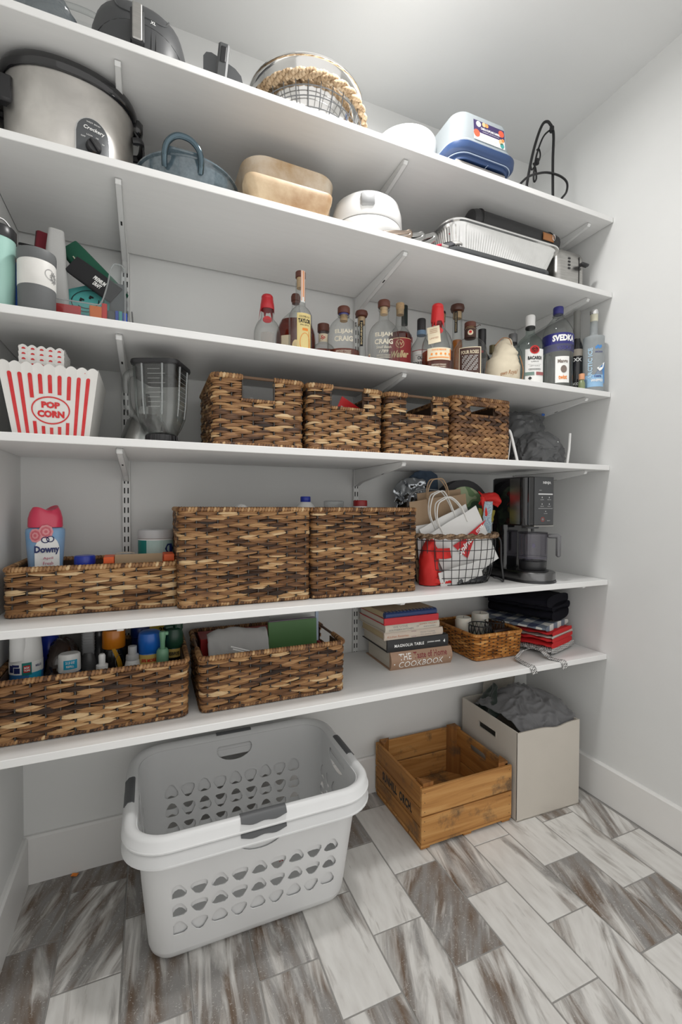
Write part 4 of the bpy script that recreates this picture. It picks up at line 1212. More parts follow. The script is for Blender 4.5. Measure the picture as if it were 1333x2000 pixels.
tag(o, 'red, grey and black striped kitchen towel tucked left of the foil pan', 'towel')
mb = MB(); crumple(mb, lambda u, v: (.925 + .045 * u, -.365 + .03 * v, z2 + .078 + .035 * math.sin(PI * u) + .01 * v), 16, 12, .006, 40, 2); o = obj('oven_mitt', mb, mat('towel_red', (0, 0, 0)), None, 60)
md = o.modifiers.new('cloth', 'SOLIDIFY'); md.thickness = .006
o.parent = bpy.data.objects['striped_towel']; o.name = 'red_corner'
# foil pan on a dark glass tray
FOIL = metal('foil', (.83, .83, .82), .22, .08, scale=40)
t = thing('foil_pan', 'large fluted aluminium foil roasting pan leaning on a dark tray', 'foil pan', (1.148, -.262, z2 + .022), rot=(0, 0, 0))
mb = MB(); n = 260
def fl_ring(w, d, z, r, amp):
    base = rrect(w, d, r, z, 14); L = len(base); o = []
    for i in range(n):
        f = i / n * L; a = base[int(f) % L]; b = base[(int(f) + 1) % L]; g = f - int(f)
        x, y = a[0] + (b[0] - a[0]) * g, a[1] + (b[1] - a[1]) * g
        k = 1 + amp * (1 if i % 2 else -1)
        o.append((x * k, y * k, z + (.0009 * math.sin(i * 2.3))))
    return o
def resamp(w, d, z, r, amp=0.0):
    P = [Vector(p) for p in rrect(w, d, r, 0, 10)]; P.append(P[0]); cum = [0]
    for a, b in zip(P[:-1], P[1:]): cum.append(cum[-1] + (b - a).length)
    o = []; j = 0
    for i in range(n):
        s = cum[-1] * i / n
        while cum[j + 1] < s: j += 1
        p = P[j].lerp(P[j + 1], (s - cum[j]) / (cum[j + 1] - cum[j]))
        k = 1 + amp * (1 if i % 2 else -1)
        o.append((p.x * k, p.y * k, z))
    return o
loft(mb, [resamp(.38, .20, .001, .04), resamp(.40, .215, .0, .045), resamp(.425, .232, .010, .05, .004), resamp(.470, .268, .072, .05, .005), resamp(.478, .276, .080, .052, .001), resamp(.484, .282, .084, .054), resamp(.500, .298, .085, .058, .0012), resamp(.504, .302, .088, .06), resamp(.500, .298, .091, .058), resamp(.482, .280, .088, .054), resamp(.466, .264, .072, .05, .004), resamp(.420, .228, .012, .05, .004)], True, True)
obj('pan', mb, FOIL, t, 20)
t = thing('baking_tray', 'dark grey glass baking tray under the foil pan', 'baking tray', (1.125, -.27, z2))
mb = MB(); loft(mb, [rrect(.40, .21, .04, .0, 6), rrect(.43, .235, .045, .010, 6), rrect(.455, .262, .05, .019, 6), rrect(.462, .268, .052, .021, 6), rrect(.45, .255, .05, .0205, 6), rrect(.42, .23, .045, .012, 6)], True, True)
obj('tray', mb, mat('dark_smoked_glass', (.05, .055, .06), .12, coat=.4), t, 50)
# leather roll and toaster
LEATH = mat('black_leather', (.022, .022, .023), .5, vary=.3, bump=.25, bscale=260)
t = thing('leather_pouch', 'black leather wine bag with a tan strap lying in the foil pan', 'pouch', (1.262, -.285, z2 + .196), rot=(0, 0, .02))
mb = MB(); R = []
for i, (x, k) in enumerate(((-.205, .55), (-.20, .80), (-.18, .92), (-.05, 1.0), (.10, 1.0), (.19, 1.0), (.205, .95), (.212, .7))):
    R.append([(x, .046 * k * math.cos(a) * 1.0, .043 * k * math.sin(a) * (1.15 if math.sin(a) > 0 and i < 3 else 1)) for a in [2 * PI * j / 22 for j in range(22)]])
loft(mb, R, True, True); obj('bag', mb, LEATH, t, 50)
mb = MB(); tube(mb, [(.165, .047 * math.cos(a), .044 * math.sin(a)) for a in [2 * PI * j / 22 for j in range(22)]], .0022, 5, closed=True); tube(mb, [(-.17, .048 * math.cos(a), .045 * math.sin(a)) for a in [2 * PI * j / 22 for j in range(22)]], .0022, 5, closed=True); obj('seam', mb, LEATH, t)
mb = MB(); sheet(mb, lambda u, v: (.108 + .055 * u, -.0485 * math.cos(.5 * v - .25), .0485 * math.sin(.55 * v - .30)), 6, 6); o = obj('tan_strap', mb, mat('tan_leather', (.38, .155, .05), .5, bump=.1), t); md = o.modifiers.new('strap', 'SOLIDIFY'); md.thickness = .003; md.offset = 1
mb = MB(); tube(mb, [(.160 + .006 * math.cos(a), -.0525, .002 + .011 * math.sin(a)) for a in [2 * PI * j / 14 for j in range(14)]], .0016, 6, closed=True); obj('ring', mb, CHROME, t)
mb = MB(); crumple(mb, dome(1.20, -.275, z2 + .030, .16, .075, .122, low=0), 40, 16, .006, 24, 14); tag(obj('dish_cloth', mb, GREYPL, None, 60), 'grey dish cloth bundled in the foil pan under the leather bag', 'cloth')
t = thing('toaster', 'brushed steel toaster with a black lever at the right end of the second shelf', 'toaster', (1.515, -.235, z2), .0)
mb = MB(); R = []
for z, k in ((.012, .985), (.02, 1), (.135, 1), (.155, .97), (.166, .9), (.170, .78)): R.append(rrect(.150 * k, .205 * (1 - (1 - k) * .8), .024 * k, z, 6))
loft(mb, R, True, True); obj('body', mb, metal('toaster_steel', (.50, .49, .47), .32, .2, stretch=(1, 1, 8), scale=20), t, 40)
mb = MB(); box(mb, -.068, .068, -.095, .095, 0, .0125, .003); obj('foot', mb, BLACKPL, t)
mb = MB(); box(mb, .037, .0405, -.1036, -.1022, .020, .150); obj('lever_slot', mb, SLOT, t, 0)
mb = MB(); box(mb, .026, .066, -.130, -.108, .108, .120, .005); box(mb, .036, .041, -.110, -.102, .110, .117); obj('lever', mb, BLACKPL, t, 50)
mb = MB()
for i in range(4): box(mb, -.020, -.008, -.105, -.1022, .094 + i * .0125, .101 + i * .0125, .002)
obj('buttons', mb, BLACKPL, t)
# ================================================================ third shelf
z3 = SH[2]
GLS = glass('clear_glass', (.955, .965, .96), (.40, .43, .42), .02, .85)
GLSG = glass('greenish_glass', (.87, .92, .90), (.46, .55, .51), .02, .75)
FROST = glass('frosted_glass', (.80, .83, .84), (.55, .58, .60), .30, .3, .55, (.62, .65, .66))
BOURB = glass('bourbon', (.66, .25, .09), (.34, .07, .02), .05, .3, .10, (.30, .06, .015))
AMBER = glass('amber_spirit', (.88, .50, .13), (.58, .22, .03), .05, .3, .16, (.55, .20, .02))
DARKR = glass('dark_red_spirit', (.55, .18, .11), (.22, .04, .03), .05, .3, .12, (.14, .018, .012))
BLKGL = mat('black_glass', (.012, .012, .013), .12, coat=.3)
WOODC = mat('brown_stopper', (.115, .032, .018), .45, vary=.4, vscale=60, stretch=(1, 1, .3))
CORK = mat('cork', (.52, .36, .20), .8, vary=.6, vscale=180)
WAXR = mat('red_wax', (.46, .008, .016), .28, coat=.2)
WAXB = mat('bright_red_wax', (.62, .012, .014), .3, coat=.2)
LABY = mat('label_yellow', (.74, .60, .26), .6); LABC = mat('label_cream', (.76, .66, .48), .6, vary=.1); LABW = mat('label_white', (.80, .80, .78), .55)
LABR = mat('label_red', (.30, .018, .02), .5); LABB = mat('label_brown', (.055, .022, .015), .55); LABN = mat('label_navy', (.022, .022, .17), .4); ORNG = mat('label_orange', (.80, .25, .03), .5); GOLD = mat('label_gold', (.70, .55, .30), .45)

def sprof(pts, k=5):
    return [(max(.0005, p.x), p.y) for p in spline([(r, z, 0) for r, z in pts], k)]
def bottle(label, pos, rot, prof, gm, liq=None, p=2.0, sy=1.0, name='liquor_bottle', n=40, k=5):
    t = thing(name, label, 'bottle', (pos[0], pos[1], z3), rot, 'liquor bottles')
    P = sprof(prof, k)
    mb = MB(); loft(mb, [ring(z, r, r * sy, n, p) for r, z in [(P[0][0] * .8, .0008)] + P], True, False); obj('glass', mb, gm, t, 50)
    if liq:
        lv, m = liq; Q = [(r - .003, max(z, .004)) for r, z in P if z < lv]
        mb = MB(); loft(mb, [ring(z, r, r * sy, n, p) for r, z in Q + [(Q[-1][0], lv)]], True, True); obj('liquid', mb, m, t, 50)
    return t
def part(t, nm, prof, m, n=26, sy=1.0):
    mb = MB(); lathe(mb, prof, n, sy=sy); return obj(nm, mb, m, t, 40)
def lab(t, nm, r, z0, z1, a0, a1, m, sy=1.0, off=.0006):
    mb = MB(); patch(mb, r, z0, z1, a0, a1, 14, off, sy=sy); return obj(nm, mb, m, t, 0)
def wax(t, m, r0, r1, z0, z1, zt, drips, seed):
    """dipped wax cap with runs of different length"""
    rr = random.Random(seed); n = 72
    low = [z0 - .0015 * rr.random() for _ in range(n)]
    for d in range(drips):
        i = rr.randrange(n); L = rr.uniform(.010, .032)
        for o, k in ((-2, .12), (-1, .55), (0, 1), (1, .6), (2, .15)): low[(i + o) % n] -= L * k
    mb = MB(); R = [[((r0 + .0014 + .16 * (z0 - low[i])) * math.cos(2 * PI * i / n), (r0 + .0014 + .16 * (z0 - low[i])) * math.sin(2 * PI * i / n), low[i]) for i in range(n)]]
    for r, z in ((r0 + .0026, z0 + .004), (r0 + .0018, (z0 + z1) / 2), (r1 + .003, z1 - .006), (r1 + .0026, z1), (r1 + .0014, z1 + .003), (r1 + .0020, z1 + .006), (r1 + .0012, zt - .004), (r1 - .002, zt), (.002, zt + .0006)): R.append(ring(z, r, r, n))
    loft(mb, R, False, True); return obj('wax_seal', mb, m, t, 60)

# empty red-wax bottle, far left
pm = [(.034, 0), (.040, .004), (.0415, .03), (.0415, .075), (.040, .100), (.032, .122), (.0215, .136), (.0195, .150), (.0185, .190)]
t = bottle('empty clear bottle with dripping dark red wax, the left end of the bottle row', (.343, -.22), -.237, pm, GLS, (.012, BOURB), p=2.6)
wax(t, WAXR, .0195, .0165, .168, .198, .213, 6, 4)
mb = MB(); disc(mb, on_cyl(.0225, .128, 0, .0035), .0125, .0105, 18); o = obj('wax_medallion', mb, WAXR, t, 0); md = o.modifiers.new('thick', 'SOLIDIFY'); md.thickness = .002; md.offset = 1
mb = MB(); quad(mb, on_cyl(.0415, .055, 0, .001), -.020, .020, -.03, .03, 8); obj('label', mb, glass('worn_paper', (.86, .84, .82), (.8, .78, .76), .5, .1, .35, (.66, .62, .58)), t, 0)
# round bottle behind
t = bottle('round bottle of dark red spirit with a brown stopper, behind the yellow-labelled bottle', (.464, -.128), -.30, [(.052, 0), (.060, .004), (.068, .06), (.0695, .10), (.066, .145), (.050, .185), (.026, .210), (.0145, .222), (.0130, .250)], GLS, (.188, DARKR), sy=.6)
part(t, 'stopper', [(.0125, .245), (.0125, .252), (.0155, .253), (.016, .268), (.013, .276), (.002, .277)], WOODC)
lab(t, 'label', .0695, .045, .125, -.75, -.25, LABC, sy=.6)
# tall yellow label
t = bottle('tall clear bottle with a yellow label and an orange strip over its stopper', (.442, -.25), -.309, [(.033, 0), (.036, .003), (.0365, .02), (.0365, .140), (.035, .156), (.028, .170), (.0185, .180), (.0155, .192), (.0148, .262)], GLS, (.010, BOURB))
part(t, 'stopper', [(.012, .262), (.012, .272), (.0158, .2725), (.0158, .289), (.0145, .2905), (.001, .291)], WOODC); part(t, 'cork', [(.0118, .24), (.0122, .2715)], CORK)
lab(t, 'label', .0365, .018, .150, -.28, 1.02, LABY)
mb = MB(); write(mb, 'TAYLOR', on_cyl(.0365, .126, .37, .0014), w=.040, h=.0135, bold=.04); write(mb, 'COLONEL E.H.', on_cyl(.0365, .139, .37, .0014), w=.034, h=.0058); write(mb, 'SMALL BATCH', on_cyl(.0365, .1135, .37, .0014), w=.028, h=.0042)
obj('lettering', mb, INKK, t, 0)
mb = MB(); disc(mb, on_cyl(.0365, .060, .42, .0012), .017, .030, 20, inner=.0016); quad(mb, on_cyl(.0365, .100, .42, .0012), -.009, .009, -.004, .004, 3)
quad(mb, on_cyl(.0365, .06, .42, .0012), .012, .0135, -.04, .036, 1); obj('orange_print', mb, ORNG, t, 0)
disc_mb = MB(); disc(disc_mb, on_cyl(.0365, .050, -.42, .001), .012, .018, 16); obj('round_print', disc_mb, GOLD, t, 0)
mb = MB(); quad(mb, on_cyl(.0155, .238, .55, .0012), -.0068, .0068, -.046, .052, 4); o = obj('tax_strip', mb, LABW, t, 0)
mb = MB()
for a, b, c, d in ((-.0055, -.004, -.042, .051), (.004, .0055, -.042, .051), (-.0055, .0055, -.042, -.0385), (-.0015, .0015, -.03, .051)): quad(mb, on_cyl(.0155, .238, .55, .0017), a, b, c, d)
obj('strip_print', mb, ORNG, t, 0)
# small brown-topped bottle
t = bottle('small squat bourbon bottle with a wide brown stopper, behind the first embossed bottle', (.562, -.137), -.36, [(.038, 0), (.042, .004), (.043, .05), (.042, .085), (.036, .105), (.024, .116), (.018, .124), (.0172, .160)], GLS, (.092, BOURB), p=2.8)
part(t, 'stopper', [(.016, .160), (.0205, .161), (.021, .172), (.0205, .186), (.002, .188)], WOODC); lab(t, 'neck_label', .0185, .122, .150, -1.0, 1.0, LABC)
mb = MB(); write(mb, 'Sp', on_cyl(.0185, .136, -.1, .0012), h=.016, shear=.3, bold=.02); obj('script', mb, INKR, t, 0)
# embossed bottles
EMB = mat('embossed_cream', (.62, .57, .46), .45)
def embossed(label, pos, rot, top, liq, neck, extra):
    t = bottle(label, pos, rot, [(.048, 0), (.0525, .004), (.054, .03), (.054, .105), (.0515, .130), (.043, .152), (.029, .168), (.0195, .176), (.0165, .184), (.0160, top - .030)], GLS, (liq, BOURB), sy=.72)
    part(t, 'glass_collar', [(.016, top - .034), (.0195, top - .031), (.0195, top - .025), (.0165, top - .023)], GLS); part(t, 'cork', [(.0125, top - .045), (.0128, top - .022)], CORK)
    part(t, 'stopper', [(.019, top - .022), (.0205, top - .020), (.0205, top - .003), (.018, top), (.001, top + .0005)], WOODC)
    f = lambda z: on_cyl(.054, z, 0, .0012, .72)
    mb = MB(); write(mb, 'ELIJAH', f(.118), w=.058, h=.0165, bold=.035); write(mb, 'CRAIG', f(.096), w=.062, h=.0175, bold=.035); obj('embossed_name', mb, EMB, t, 0)
    mb = MB()
    if extra:
        write(mb, 'Small Batch', f(.078), w=.050, h=.009, shear=.3); write(mb, '1789', f(.064), w=.030, h=.010, shear=.3); write(mb, 'KENTUCKY STRAIGHT', f(.051), w=.046, h=.0048); write(mb, 'BOURBON WHISKEY', f(.044), w=.046, h=.0048)
        lab(t, 'base_label', .054, .014, .034, -.50, .50, LABR, .72); lab(t, 'label_panel', .054, .019, .029, -.44, .44, LABC, .72, .0012)
    else:
        write(mb, 'KENTUCKY STRAIGHT', f(.056), w=.050, h=.0058, bold=.02); write(mb, 'BOURBON WHISKEY', f(.049), w=.050, h=.0058, bold=.02)
    obj('lettering', mb, EMB, t, 0)
    lab(t, 'side_label', .054, .012, .062, -1.25, -.95, LABC, .72); lab(t, 'side_label_band', .054, .040, .056, -1.22, -.98, LABR, .72, .0012)
    if neck: lab(t, 'neck_band', .0165, .183, .196, -1.3, 1.3, LABN, 1)
    return t
embossed('clear embossed bottle half empty of bourbon with a navy neck band', (.595, -.24), -.403, .211, .066, True, False)
embossed('clear embossed bottle with a glass-collared dome stopper and red base label', (.729, -.27), -.491, .243, .012, False, True)
# slim tall stopper bottle
t = bottle('slim clear bottle with a mushroom stopper, between the two embossed bottles', (.712, -.13), -.442, [(.020, 0), (.024, .003), (.0235, .06), (.019, .10), (.0155, .14), (.015, .236)], GLS, (.02, BOURB))
part(t, 'stopper', [(.012, .238), (.020, .241), (.0235, .250), (.021, .259), (.012, .262), (.001, .262)], WOODC); part(t, 'cork', [(.0128, .212), (.0132, .238)], CORK)
lab(t, 'strip_label', .0155, .130, .222, -.38, .38, INKK); mb = MB(); write(mb, 'BOURBON', on_cyl(.0155, .176, 0, .0014), w=.078, h=.0055, rot=PI / 2, bold=.02); obj('strip_lettering', mb, GOLD, t, 0)
# maroon label
t = bottle('dark bourbon bottle with a maroon label and a plain cork', (.858, -.155), -.526, [(.040, 0), (.0435, .004), (.044, .03), (.044, .165), (.040, .188), (.026, .208), (.0165, .225), (.0142, .285)], GLS, (.190, DARKR))
part(t, 'cork', [(.0135, .262), (.0145, .285), (.0155, .286), (.0155, .303), (.001, .304)], CORK)
lab(t, 'label', .044, .055, .165, -1.1, 1.1, LABR); mb = MB(); write(mb, 'Weller', on_cyl(.044, .105, .0, .0014), w=.066, h=.026, shear=.35, bold=.03); disc(mb, on_cyl(.044, .142, 0, .0014), .015, n=20, inner=.002); write(mb, 'W', on_cyl(.044, .142, 0, .0014), h=.014)
obj('script', mb, GOLD, t, 0)
mb = MB(); quad(mb, on_cyl(.044, .163, 0, .0012), -.046, .046, -.001, .0012, 10); quad(mb, on_cyl(.044, .057, 0, .0012), -.046, .046, -.001, .0012, 10); obj('label_rule', mb, GOLD, t, 0)
# dark capped bottle
t = bottle('clear bottle with a tall black-green capsule, behind the maroon-labelled bottle', (.932, -.062), -.535, [(.030, 0), (.032, .004), (.0325, .19), (.029, .222), (.016, .250), (.0115, .268), (.0112, .30)], GLS, (.18, BOURB))
part(t, 'capsule', [(.0125, .270), (.0125, .343), (.0115, .3455), (.001, .346)], mat('green_black_foil', (.012, .022, .019), .35)); lab(t, 'label', .0325, .07, .215, -1.2, 1.2, LABW); lab(t, 'label_band', .0325, .195, .216, -1.2, 1.2, LABR, 1, .0012)
# forester
t = bottle('bottle with a black cap and pale blue collar, left of the bright red wax one', (.940, -.172), -.570, [(.036, 0), (.040, .004), (.0405, .03), (.0405, .125), (.037, .148), (.026, .166), (.018, .180), (.0155, .196), (.0152, .212)], GLS, (.075, BOURB), p=2.6)
part(t, 'cap', [(.0158, .206), (.0162, .209), (.0162, .249), (.015, .253), (.001, .2535)], BLACKPL); part(t, 'collar', [(.0168, .193), (.0172, .195), (.0172, .207), (.0168, .209)], mat('pale_blue_foil', (.16, .26, .38), .4))
lab(t, 'label_edge', .0405, .038, .128, -.95, .95, LABR, 1); lab(t, 'label', .0405, .041, .125, -.90, .90, LABW, 1, .0014)
mb = MB(); write(mb, 'OLD', on_cyl(.0405, .098, .0, .0024), w=.026, h=.013, bold=.03); write(mb, 'FORESTER', on_cyl(.0405, .078, .0, .0024), w=.060, h=.0135, bold=.03); quad(mb, on_cyl(.0405, .108, .0, .0024), -.02, .02, -.0005, .0005, 4); obj('lettering', mb, INKK, t, 0)
# full red wax
t = bottle('half-full bourbon bottle dipped in bright red dripping wax with a hanging cream tag', (.930, -.29), -.603, [(.048, 0), (.053, .005), (.0545, .03), (.0545, .085), (.053, .115), (.043, .145), (.029, .165), (.0215, .180), (.0195, .20)], GLS, (.088, BOURB), p=2.5)
wax(t, WAXB, .0205, .0180, .196, .244, .258, 7, 9)
mb = MB(); disc(mb, on_cyl(.036, .154, .12, .003), .0135, .0105, 18); o = obj('wax_medallion', mb, WAXB, t, 0); md = o.modifiers.new('thick', 'SOLIDIFY'); md.thickness = .002; md.offset = 1
mb = MB(); quad(mb, on_cyl(.0545, .070, .10, .0045), -.038, .040, -.020, .021, 12); obj('label', mb, LABC, t, 0)
mb = MB(); write(mb, 'HANDMADE', on_cyl(.0545, .084, .10, .0056), w=.045, h=.005, bold=.02)
for i in range(5): disc(mb, on_cyl(.0545, .070, -.14 + i * .26 - .18, .0056), .0035, n=8)
quad(mb, on_cyl(.0545, .058, .10, .0056), -.032, .032, -.0015, .0015, 8); quad(mb, on_cyl(.0545, .070, .10, .0056), .036, .039, -.018, .018, 2); obj('label_print', mb, ORNG, t, 0)
mb = MB(); write(mb, 'KENTUCKY STRAIGHT', on_cyl(.0545, .034, .10, .0045), w=.046, h=.005, bold=.02); write(mb, 'BOURBON WHISKY', on_cyl(.0545, .027, .10, .0045), w=.046, h=.005, bold=.02); obj('lettering', mb, EMB, t, 0)
mb = MB(); Tt = T3((-.012, -.052, .136), rx=-.15, rz=-.15, ry=-.12); box(mb, -.021, .021, -.0008, .0008, -.030, .030, 0, T=Tt); write(mb, 'LIMITED', lambda u, v: Tt @ Vector((u, -.0014, v - .012)), w=.030, h=.0055, mi=1)
for i in range(3): quad(mb, lambda u, v, i=i: Tt @ Vector((u, -.0014, .008 + i * .006 + v)), -.013, .013, -.0007, .0007, mi=1)
obj('hang_tag', mb, [LABC, mat('tag_print', (.45, .20, .12), .6)], t, 0)
# cork bottle behind the red wax
t = bottle('tall clear bottle with a black-topped cork, behind the bright red wax bottle', (1.085, -.095), -.62, [(.034, 0), (.037, .004), (.0375, .15), (.034, .19), (.022, .235), (.0155, .262), (.014, .312)], GLS, (.02, BOURB))
part(t, 'cork', [(.013, .295), (.0138, .313), (.0150, .3135), (.0150, .324)], CORK); part(t, 'stopper_top', [(.0158, .324), (.0158, .332), (.014, .335), (.001, .335)], BLACKPL)
# stave bottle
t = bottle('slim amber bottle with a big mushroom stopper, right of the bright red wax one', (1.108, -.165), -.645, [(.022, 0), (.0245, .003), (.024, .13), (.0215, .18), (.0185, .22), (.018, .308)], GLS, (.200, AMBER))
part(t, 'stopper', [(.014, .309), (.024, .313), (.0275, .324), (.025, .335), (.014, .340), (.001, .3405)], mat('two_tone_stopper', (.075, .022, .012), .35, coat=.2)); part(t, 'cork', [(.0155, .285), (.016, .309)], CORK)
lab(t, 'strip_label', .0185, .225, .308, -.62, .05, INKK); mb = MB(); write(mb, 'STRAIGHT BOURBON', on_cyl(.0185, .266, -.28, .0014), w=.072, h=.005, rot=PI / 2); obj('strip_lettering', mb, GOLD, t, 0)
# small batch with brown label
t = bottle('rounded empty bottle with a square dark brown label and a cord round its neck', (1.068, -.293), -.674, [(.050, 0), (.056, .005), (.0595, .04), (.0595, .095), (.056, .125), (.043, .147), (.028, .158), (.0200, .164), (.0190, .192)], GLS, (.012, BOURB), sy=.66)
part(t, 'neck_label', [(.0200, .160), (.0205, .161), (.0205, .190), (.0200, .191)], LABB); part(t, 'cork', [(.017, .191), (.0175, .199)], CORK); part(t, 'stopper', [(.0195, .199), (.0205, .200), (.0205, .213), (.019, .216), (.001, .2165)], WOODC)
mb = MB(); disc(mb, on_cyl(.0205, .175, .05, .001), .0095, n=18); obj('neck_seal', mb, LABC, t, 0); mb = MB(); disc(mb, on_cyl(.0205, .177, .05, .0018), .0048, n=12); obj('rose_print', mb, INKR, t, 0)
mb = MB(); tube(mb, [(.0205 * math.cos(a), .0205 * math.sin(a), .1945) for a in [2 * PI * i / 20 for i in range(20)]], .0013, 5, closed=True); tube(mb, spline([(.012, -.017, .1945), (.022, -.022, .193), (.031, -.020, .199), (.036, -.018, .197)], 4), .0012, 5); obj('cord', mb, LABB, t)
f = lambda z, a=.0, o=.0014: on_cyl(.0595, z, a, o, .66)
mb = MB(); quad(mb, f(.070, 0, .0010), -.040, .040, -.066, .048, 12); obj('label_edge', mb, LABC, t, 0)
mb = MB(); quad(mb, f(.070), -.0365, .0365, -.066, .045, 12); obj('label', mb, LABB, t, 0)
mb = MB(); write(mb, 'FOUR ROSES', f(.100, 0, .0022), w=.060, h=.0125, bold=.02); write(mb, 'SMALL BATCH SELECT', f(.024, 0, .0022), w=.058, h=.0062, bold=.01); obj('lettering', mb, LABC, t, 0)
mb = MB()
for i in range(13):
    for j in range(10):
        if (i * 7 + j * 5) % 4: quad(mb, lambda u, v, i=i, j=j: f(.038 + j * .0054, 0, .0022)((i - 6) * .0042 + u, v), -.0016, .0016, -.0019, .0019)
obj('lace_print', mb, mat('label_silver', (.38, .37, .36), .5), t, 0, kind='stuff')
# black capsule bottle
t = bottle('dark wine-shaped bottle with a tall black capsule, behind the canvas bag', (1.262, -.125), -.706, [(.032, 0), (.034, .004), (.0345, .13), (.030, .165), (.018, .185), (.0145, .205), (.014, .25)], BLKGL)
part(t, 'capsule', [(.0150, .19), (.0158, .193), (.0158, .240), (.0162, .241), (.0160, .280), (.001, .282)], BLACKPL); lab(t, 'neck_sash', .020, .150, .190, -.9, .3, LABR)
t = bottle('tiny bottle with an olive cap, just behind the canvas bag', (1.352, -.085), -.718, [(.018, 0), (.020, .003), (.020, .17), (.014, .195), (.0105, .205), (.0105, .22)], GLS, (.15, AMBER), k=3)
part(t, 'cap', [(.0135, .207), (.0138, .209), (.0138, .241), (.001, .2425)], mat('olive_cap', (.16, .13, .06), .4, .3))
# grey cap bottle
t = bottle('clear bottle with a ribbed grey screw cap, between the canvas bag and the white-capped rum', (1.402, -.15), -.757, [(.034, 0), (.037, .004), (.0375, .17), (.033, .20), (.021, .222), (.0165, .232), (.016, .24)], GLS)
part(t, 'cap', [(.0170, .238), (.0175, .240), (.0175, .271), (.016, .274), (.001, .2745)], mat('grey_cap', (.22, .22, .225), .35, .4)); part(t, 'cap_ring', [(.0172, .231), (.0176, .232), (.0176, .2365), (.0172, .2375)], BLACKPL)
# canvas bag
CANV = mat('canvas', (.62, .55, .42), .85, vary=.15, vscale=40, bump=.35, bscale=700)
t = thing('canvas_bag', 'cream canvas drawstring bag with brown piping slumped in the bottle row', 'bag', (1.203, -.315, z3), -.74)
mb = MB()
def cb(u, v):
    a = 2 * PI * u
    pr = [(.0, .050), (.02, .056), (.06, .060), (.10, .051), (.135, .034), (.160, .026), (.167, .004)]
    i = min(int(v * 6), 5); fr = v * 6 - i
    z = pr[i][0] + (pr[i + 1][0] - pr[i][0]) * fr; r = pr[i][1] + (pr[i + 1][1] - pr[i][1]) * fr
    return (r * math.cos(a) + .008 * (z > .1) - .010 * z / .16, r * .62 * math.sin(a), z + (.008 * math.cos(a) if z > .05 else 0))
crumple(mb, cb, 48, 36, .0035, 26, 12); obj('sack', mb, CANV, t, 60)
BRP = mat('brown_piping', (.28, .13, .05), .7)
mb = MB(); tube(mb, spline([(-.062, -.012, .0), (-.063, -.014, .05), (-.058, -.016, .09)], 4), .0018, 5); tube(mb, spline([(.062, -.012, .0), (.067, -.012, .05), (.055, -.012, .10)], 4), .0018, 5); tube(mb, spline([(-.030, -.030, .140), (-.005, -.030, .164), (.018, -.027, .160), (.027, -.022, .14)], 4), .0016, 5); obj('piping', mb, BRP, t, kind='stuff')
mb = MB(); write(mb, 'Crown Royal', lambda u, v: (.012 + u, -.0405 - .0025 + .35 * (u * u) / .04, .034 + v + .08 * u), w=.072, h=.020, shear=.35, bold=.015); obj('script', mb, BRP, t, 0)
# white cap rum
t = bottle('greenish clear rum bottle with a white screw cap and white label', (1.345, -.30), -.790, [(.046, 0), (.050, .004), (.051, .03), (.051, .105), (.054, .115), (.0545, .135), (.051, .162), (.040, .188), (.024, .204), (.0165, .214), (.0158, .236)], GLSG)
part(t, 'cap', [(.0170, .242), (.0175, .244), (.0178, .279), (.016, .283), (.001, .284)], WHITEPL); part(t, 'cap_band', [(.0172, .233), (.0177, .234), (.0177, .2395), (.0172, .2405)], INKK)
lab(t, 'label', .0515, .018, .142, -.30, .95, LABW, 1, .004)
f = lambda z, a=.32: on_cyl(.0515, z, a, .0055)
mb = MB(); write(mb, 'BACARDI', f(.108), w=.046, h=.013, bold=.04); write(mb, 'SUPERIOR', f(.094), w=.026, h=.005); quad(mb, f(.084), -.022, .022, -.0003, .0003, 6); write(mb, 'CARTA BLANCA', f(.078), w=.034, h=.004)
for i in range(9): disc(mb, on_cyl(.0515, .066, -.02 + i * .085, .0055), .0035, n=9, inner=.0008)
disc(mb, f(.033, .02), .0065, n=4); obj('lettering', mb, INKK, t, 0)
mb = MB(); quad(mb, f(.050), -.032, -.002, -.006, .006, 4); quad(mb, f(.050), .004, .032, -.006, .006, 4, mi=1); obj('label_bands', mb, [mat('label_green', (.16, .24, .21), .5), mat('label_dull_red', (.32, .10, .10), .5)], t, 0)
mb = MB(); disc(mb, on_cyl(.0515, .138, .30, .0058), .0155, n=24); obj('round_seal', mb, INKR, t, 0); mb = MB(); disc(mb, on_cyl(.0515, .138, .30, .0066), .0105, n=18, inner=.0016)
tube(mb, [on_cyl(.0515, .138, .30, .0066)(u, v) for u, v in ((-.008, .003), (-.004, .0055), (0, .002), (.004, .0055), (.008, .003), (.003, -.003), (0, -.006), (-.003, -.003), (-.008, .003))], .0012, 4); obj('seal_bat', mb, INKK, t, 0)
# big vodka bottle
t = bottle('largest bottle, clear plastic vodka with a blue cap and blue and white band', (1.450, -.335), -.841, [(.046, 0), (.052, .005), (.0535, .02), (.0535, .060), (.0525, .10), (.0545, .150), (.0548, .205), (.051, .230), (.036, .258), (.022, .275), (.0175, .284), (.0168, .296)], GLS)
part(t, 'cap', [(.0178, .292), (.0184, .294), (.0184, .316), (.017, .319), (.001, .3195)], LABN); part(t, 'neck_ring', [(.0195, .284), (.0215, .2855), (.0195, .287)], GLS)
lab(t, 'blue_band', .0550, .165, .206, -1.5, 1.5, LABN); lab(t, 'pale_band', .0550, .138, .165, -1.5, 1.5, glass('violet_film', (.52, .52, .68), (.3, .3, .45), .2, .2, .35, (.20, .20, .40)), 1, .0004)
mb = MB(); write(mb, 'SVEDKA', on_cyl(.0552, .186, .42, .0014), w=.084, h=.024, bold=.05); obj('lettering', mb, INKW, t, 0)
